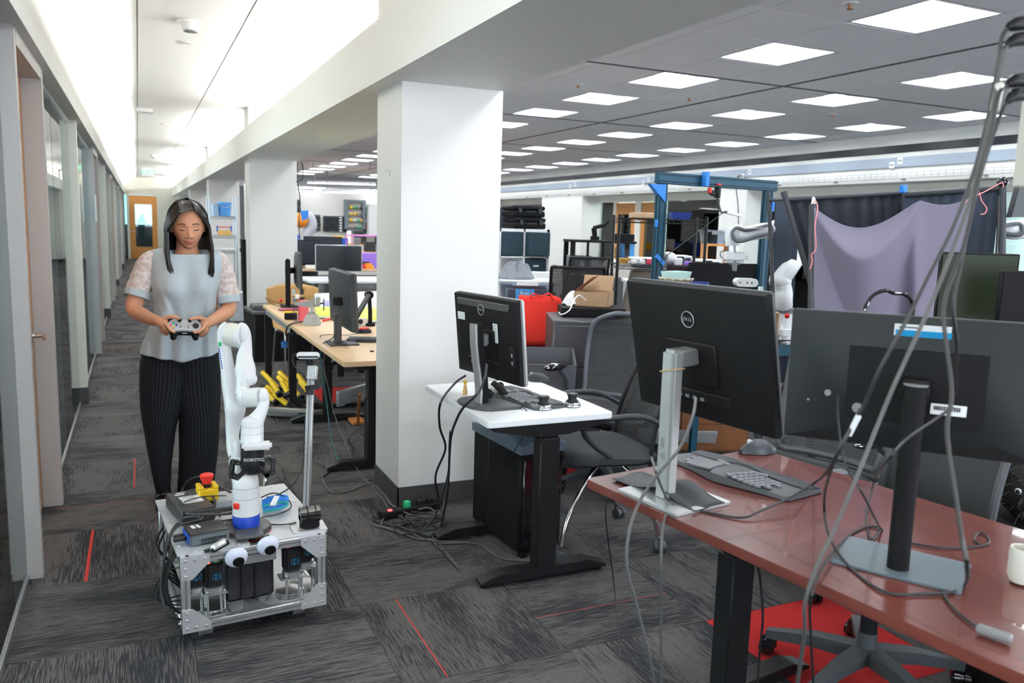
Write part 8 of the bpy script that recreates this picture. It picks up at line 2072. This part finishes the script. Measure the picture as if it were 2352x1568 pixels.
# shoes
for (x, nm) in ((B(377,1140,4.5).x, 'shoe'), (B(449,1150,4.5).x, 'shoe')):
    q = MB(WI); rr = []
    for k in range(12):
        a = k/11; y = 4.60-.235*a; w_ = .030+.014*math.sin(PI*(.25+.6*a)) if a < .93 else .026; hh = .075-.045*sst(.25,.9,a)
        rr.append([Vector((x+w_*math.cos(2*PI*i/18), y, max(.004, .028+(hh-.02)*math.sin(2*PI*i/18)*(.9 if math.sin(2*PI*i/18) > 0 else .6)))) for i in range(18)])
    q.rings(rr); o = q.build(nm, mat('shoe_leather', (.012,.012,.014), .3), wo)
    q = MB(WI); q.tube([Vector((x-.036,4.47,.045)),Vector((x-.015,4.45,.062)),Vector((x+.015,4.45,.062)),Vector((x+.036,4.47,.045))], .004, n=6); q.tube([Vector((x-.030,4.50,.058)),Vector((x,4.49,.074)),Vector((x+.030,4.50,.058))], .003, n=6); q.build('shoe_strap', BLKS, o)
# ---- the gamepad
gp = H(424, 749, -.004)
gt = thing('gamepad', 'silver and black game controller held in the woman\'s hands', 'game controller', gp, 0)
GM = Matrix.Rotation(R(180),4,'Z') @ Matrix.Rotation(R(-58),4,'X') @ Matrix.Scale(-1,4,(1,0,0))
GM = Matrix.Rotation(R(3),4,'Y') @ Matrix.Rotation(R(52),4,'X')   # x right in picture, y up the face, z out of the face
def lobe(x, y, rx, ry): return (x, y, rx, ry)
q = MB(GM); P_ = []
for k in range(60):   # peanut outline
    a = 2*PI*k/60; ca, sa = math.cos(a), math.sin(a)
    x = .076*math.copysign(abs(ca)**.75, ca); y = (.030+.009*g2(abs(x)-.052,.022))*math.copysign(abs(sa)**.8, sa)
    P_.append((x, y))
q.prism(P_, -.010, .012, b=.004); q.build('faceplate', mat('pad_silver', (.55,.57,.60), .3, metal=.3), gt)
q = MB(GM); q.prism([(p[0]*1.0, p[1]*1.0-.002) for p in P_], -.024, -.010, b=.004)
for s_ in (-1,1): q.tube([(s_*.045,-.02,-.015),(s_*.048,-.040,-.016),(s_*.050,-.052,-.018)], [.018,.018,.014], n=14); q.ball((s_*.050,-.053,-.018), .0145, n=14); q.tube([(s_*.055,.02,-.015),(s_*.060,.045,-.018),(s_*.062,.06,-.022)], [.018,.016,.012], n=14)
q.box((0,-.030,-.014),(.09,.022,.02),b=.006); q.build('pad_shell', BLKM, gt)
for s_ in (-1,1):
    q = MB(GM); q.cyl((s_*.0235,.017,.010),(s_*.0235,.017,.016),.0125,n=20); q.build('stick_ring', WHTP, gt)
    q = MB(GM); q.cyl((s_*.0235,.017,.014),(s_*.0235,.019,.024),.006,n=12); q.cyl((s_*.0235,.019,.024),(s_*.0235,.020,.029),.0105,.0095,n=18); q.build('thumbstick', BLK, gt)
q = MB(GM); q.cyl((.050,-.004,.011),(.050,-.004,.0145),.0145,n=24); q.build('direction_pad', BLK, gt)
for (x, y, c_) in ((-.050,-.0155,YEL),(-.0630,-.004,RED),(-.0370,-.004,BLUE),(-.050,.0075,GREEN)):
    q = MB(GM); q.cyl((x,y,.011),(x,y,.015),.0050,n=16); q.build('face_button', c_, gt)
for (x, y) in ((-.017,-.006),(-.021,-.015),(.015,-.006),(.017,-.015),(0,-.010)): q = MB(GM); q.box((x,y,.0125),(.008,.0045,.002),b=.0008); q.build('menu_button', DGREY if x else SILV, gt)
q = MB(GM); q.box((0,-.0375,-.006),(.022,.003,.006)); q.build('pad_badge', WHTP, gt)
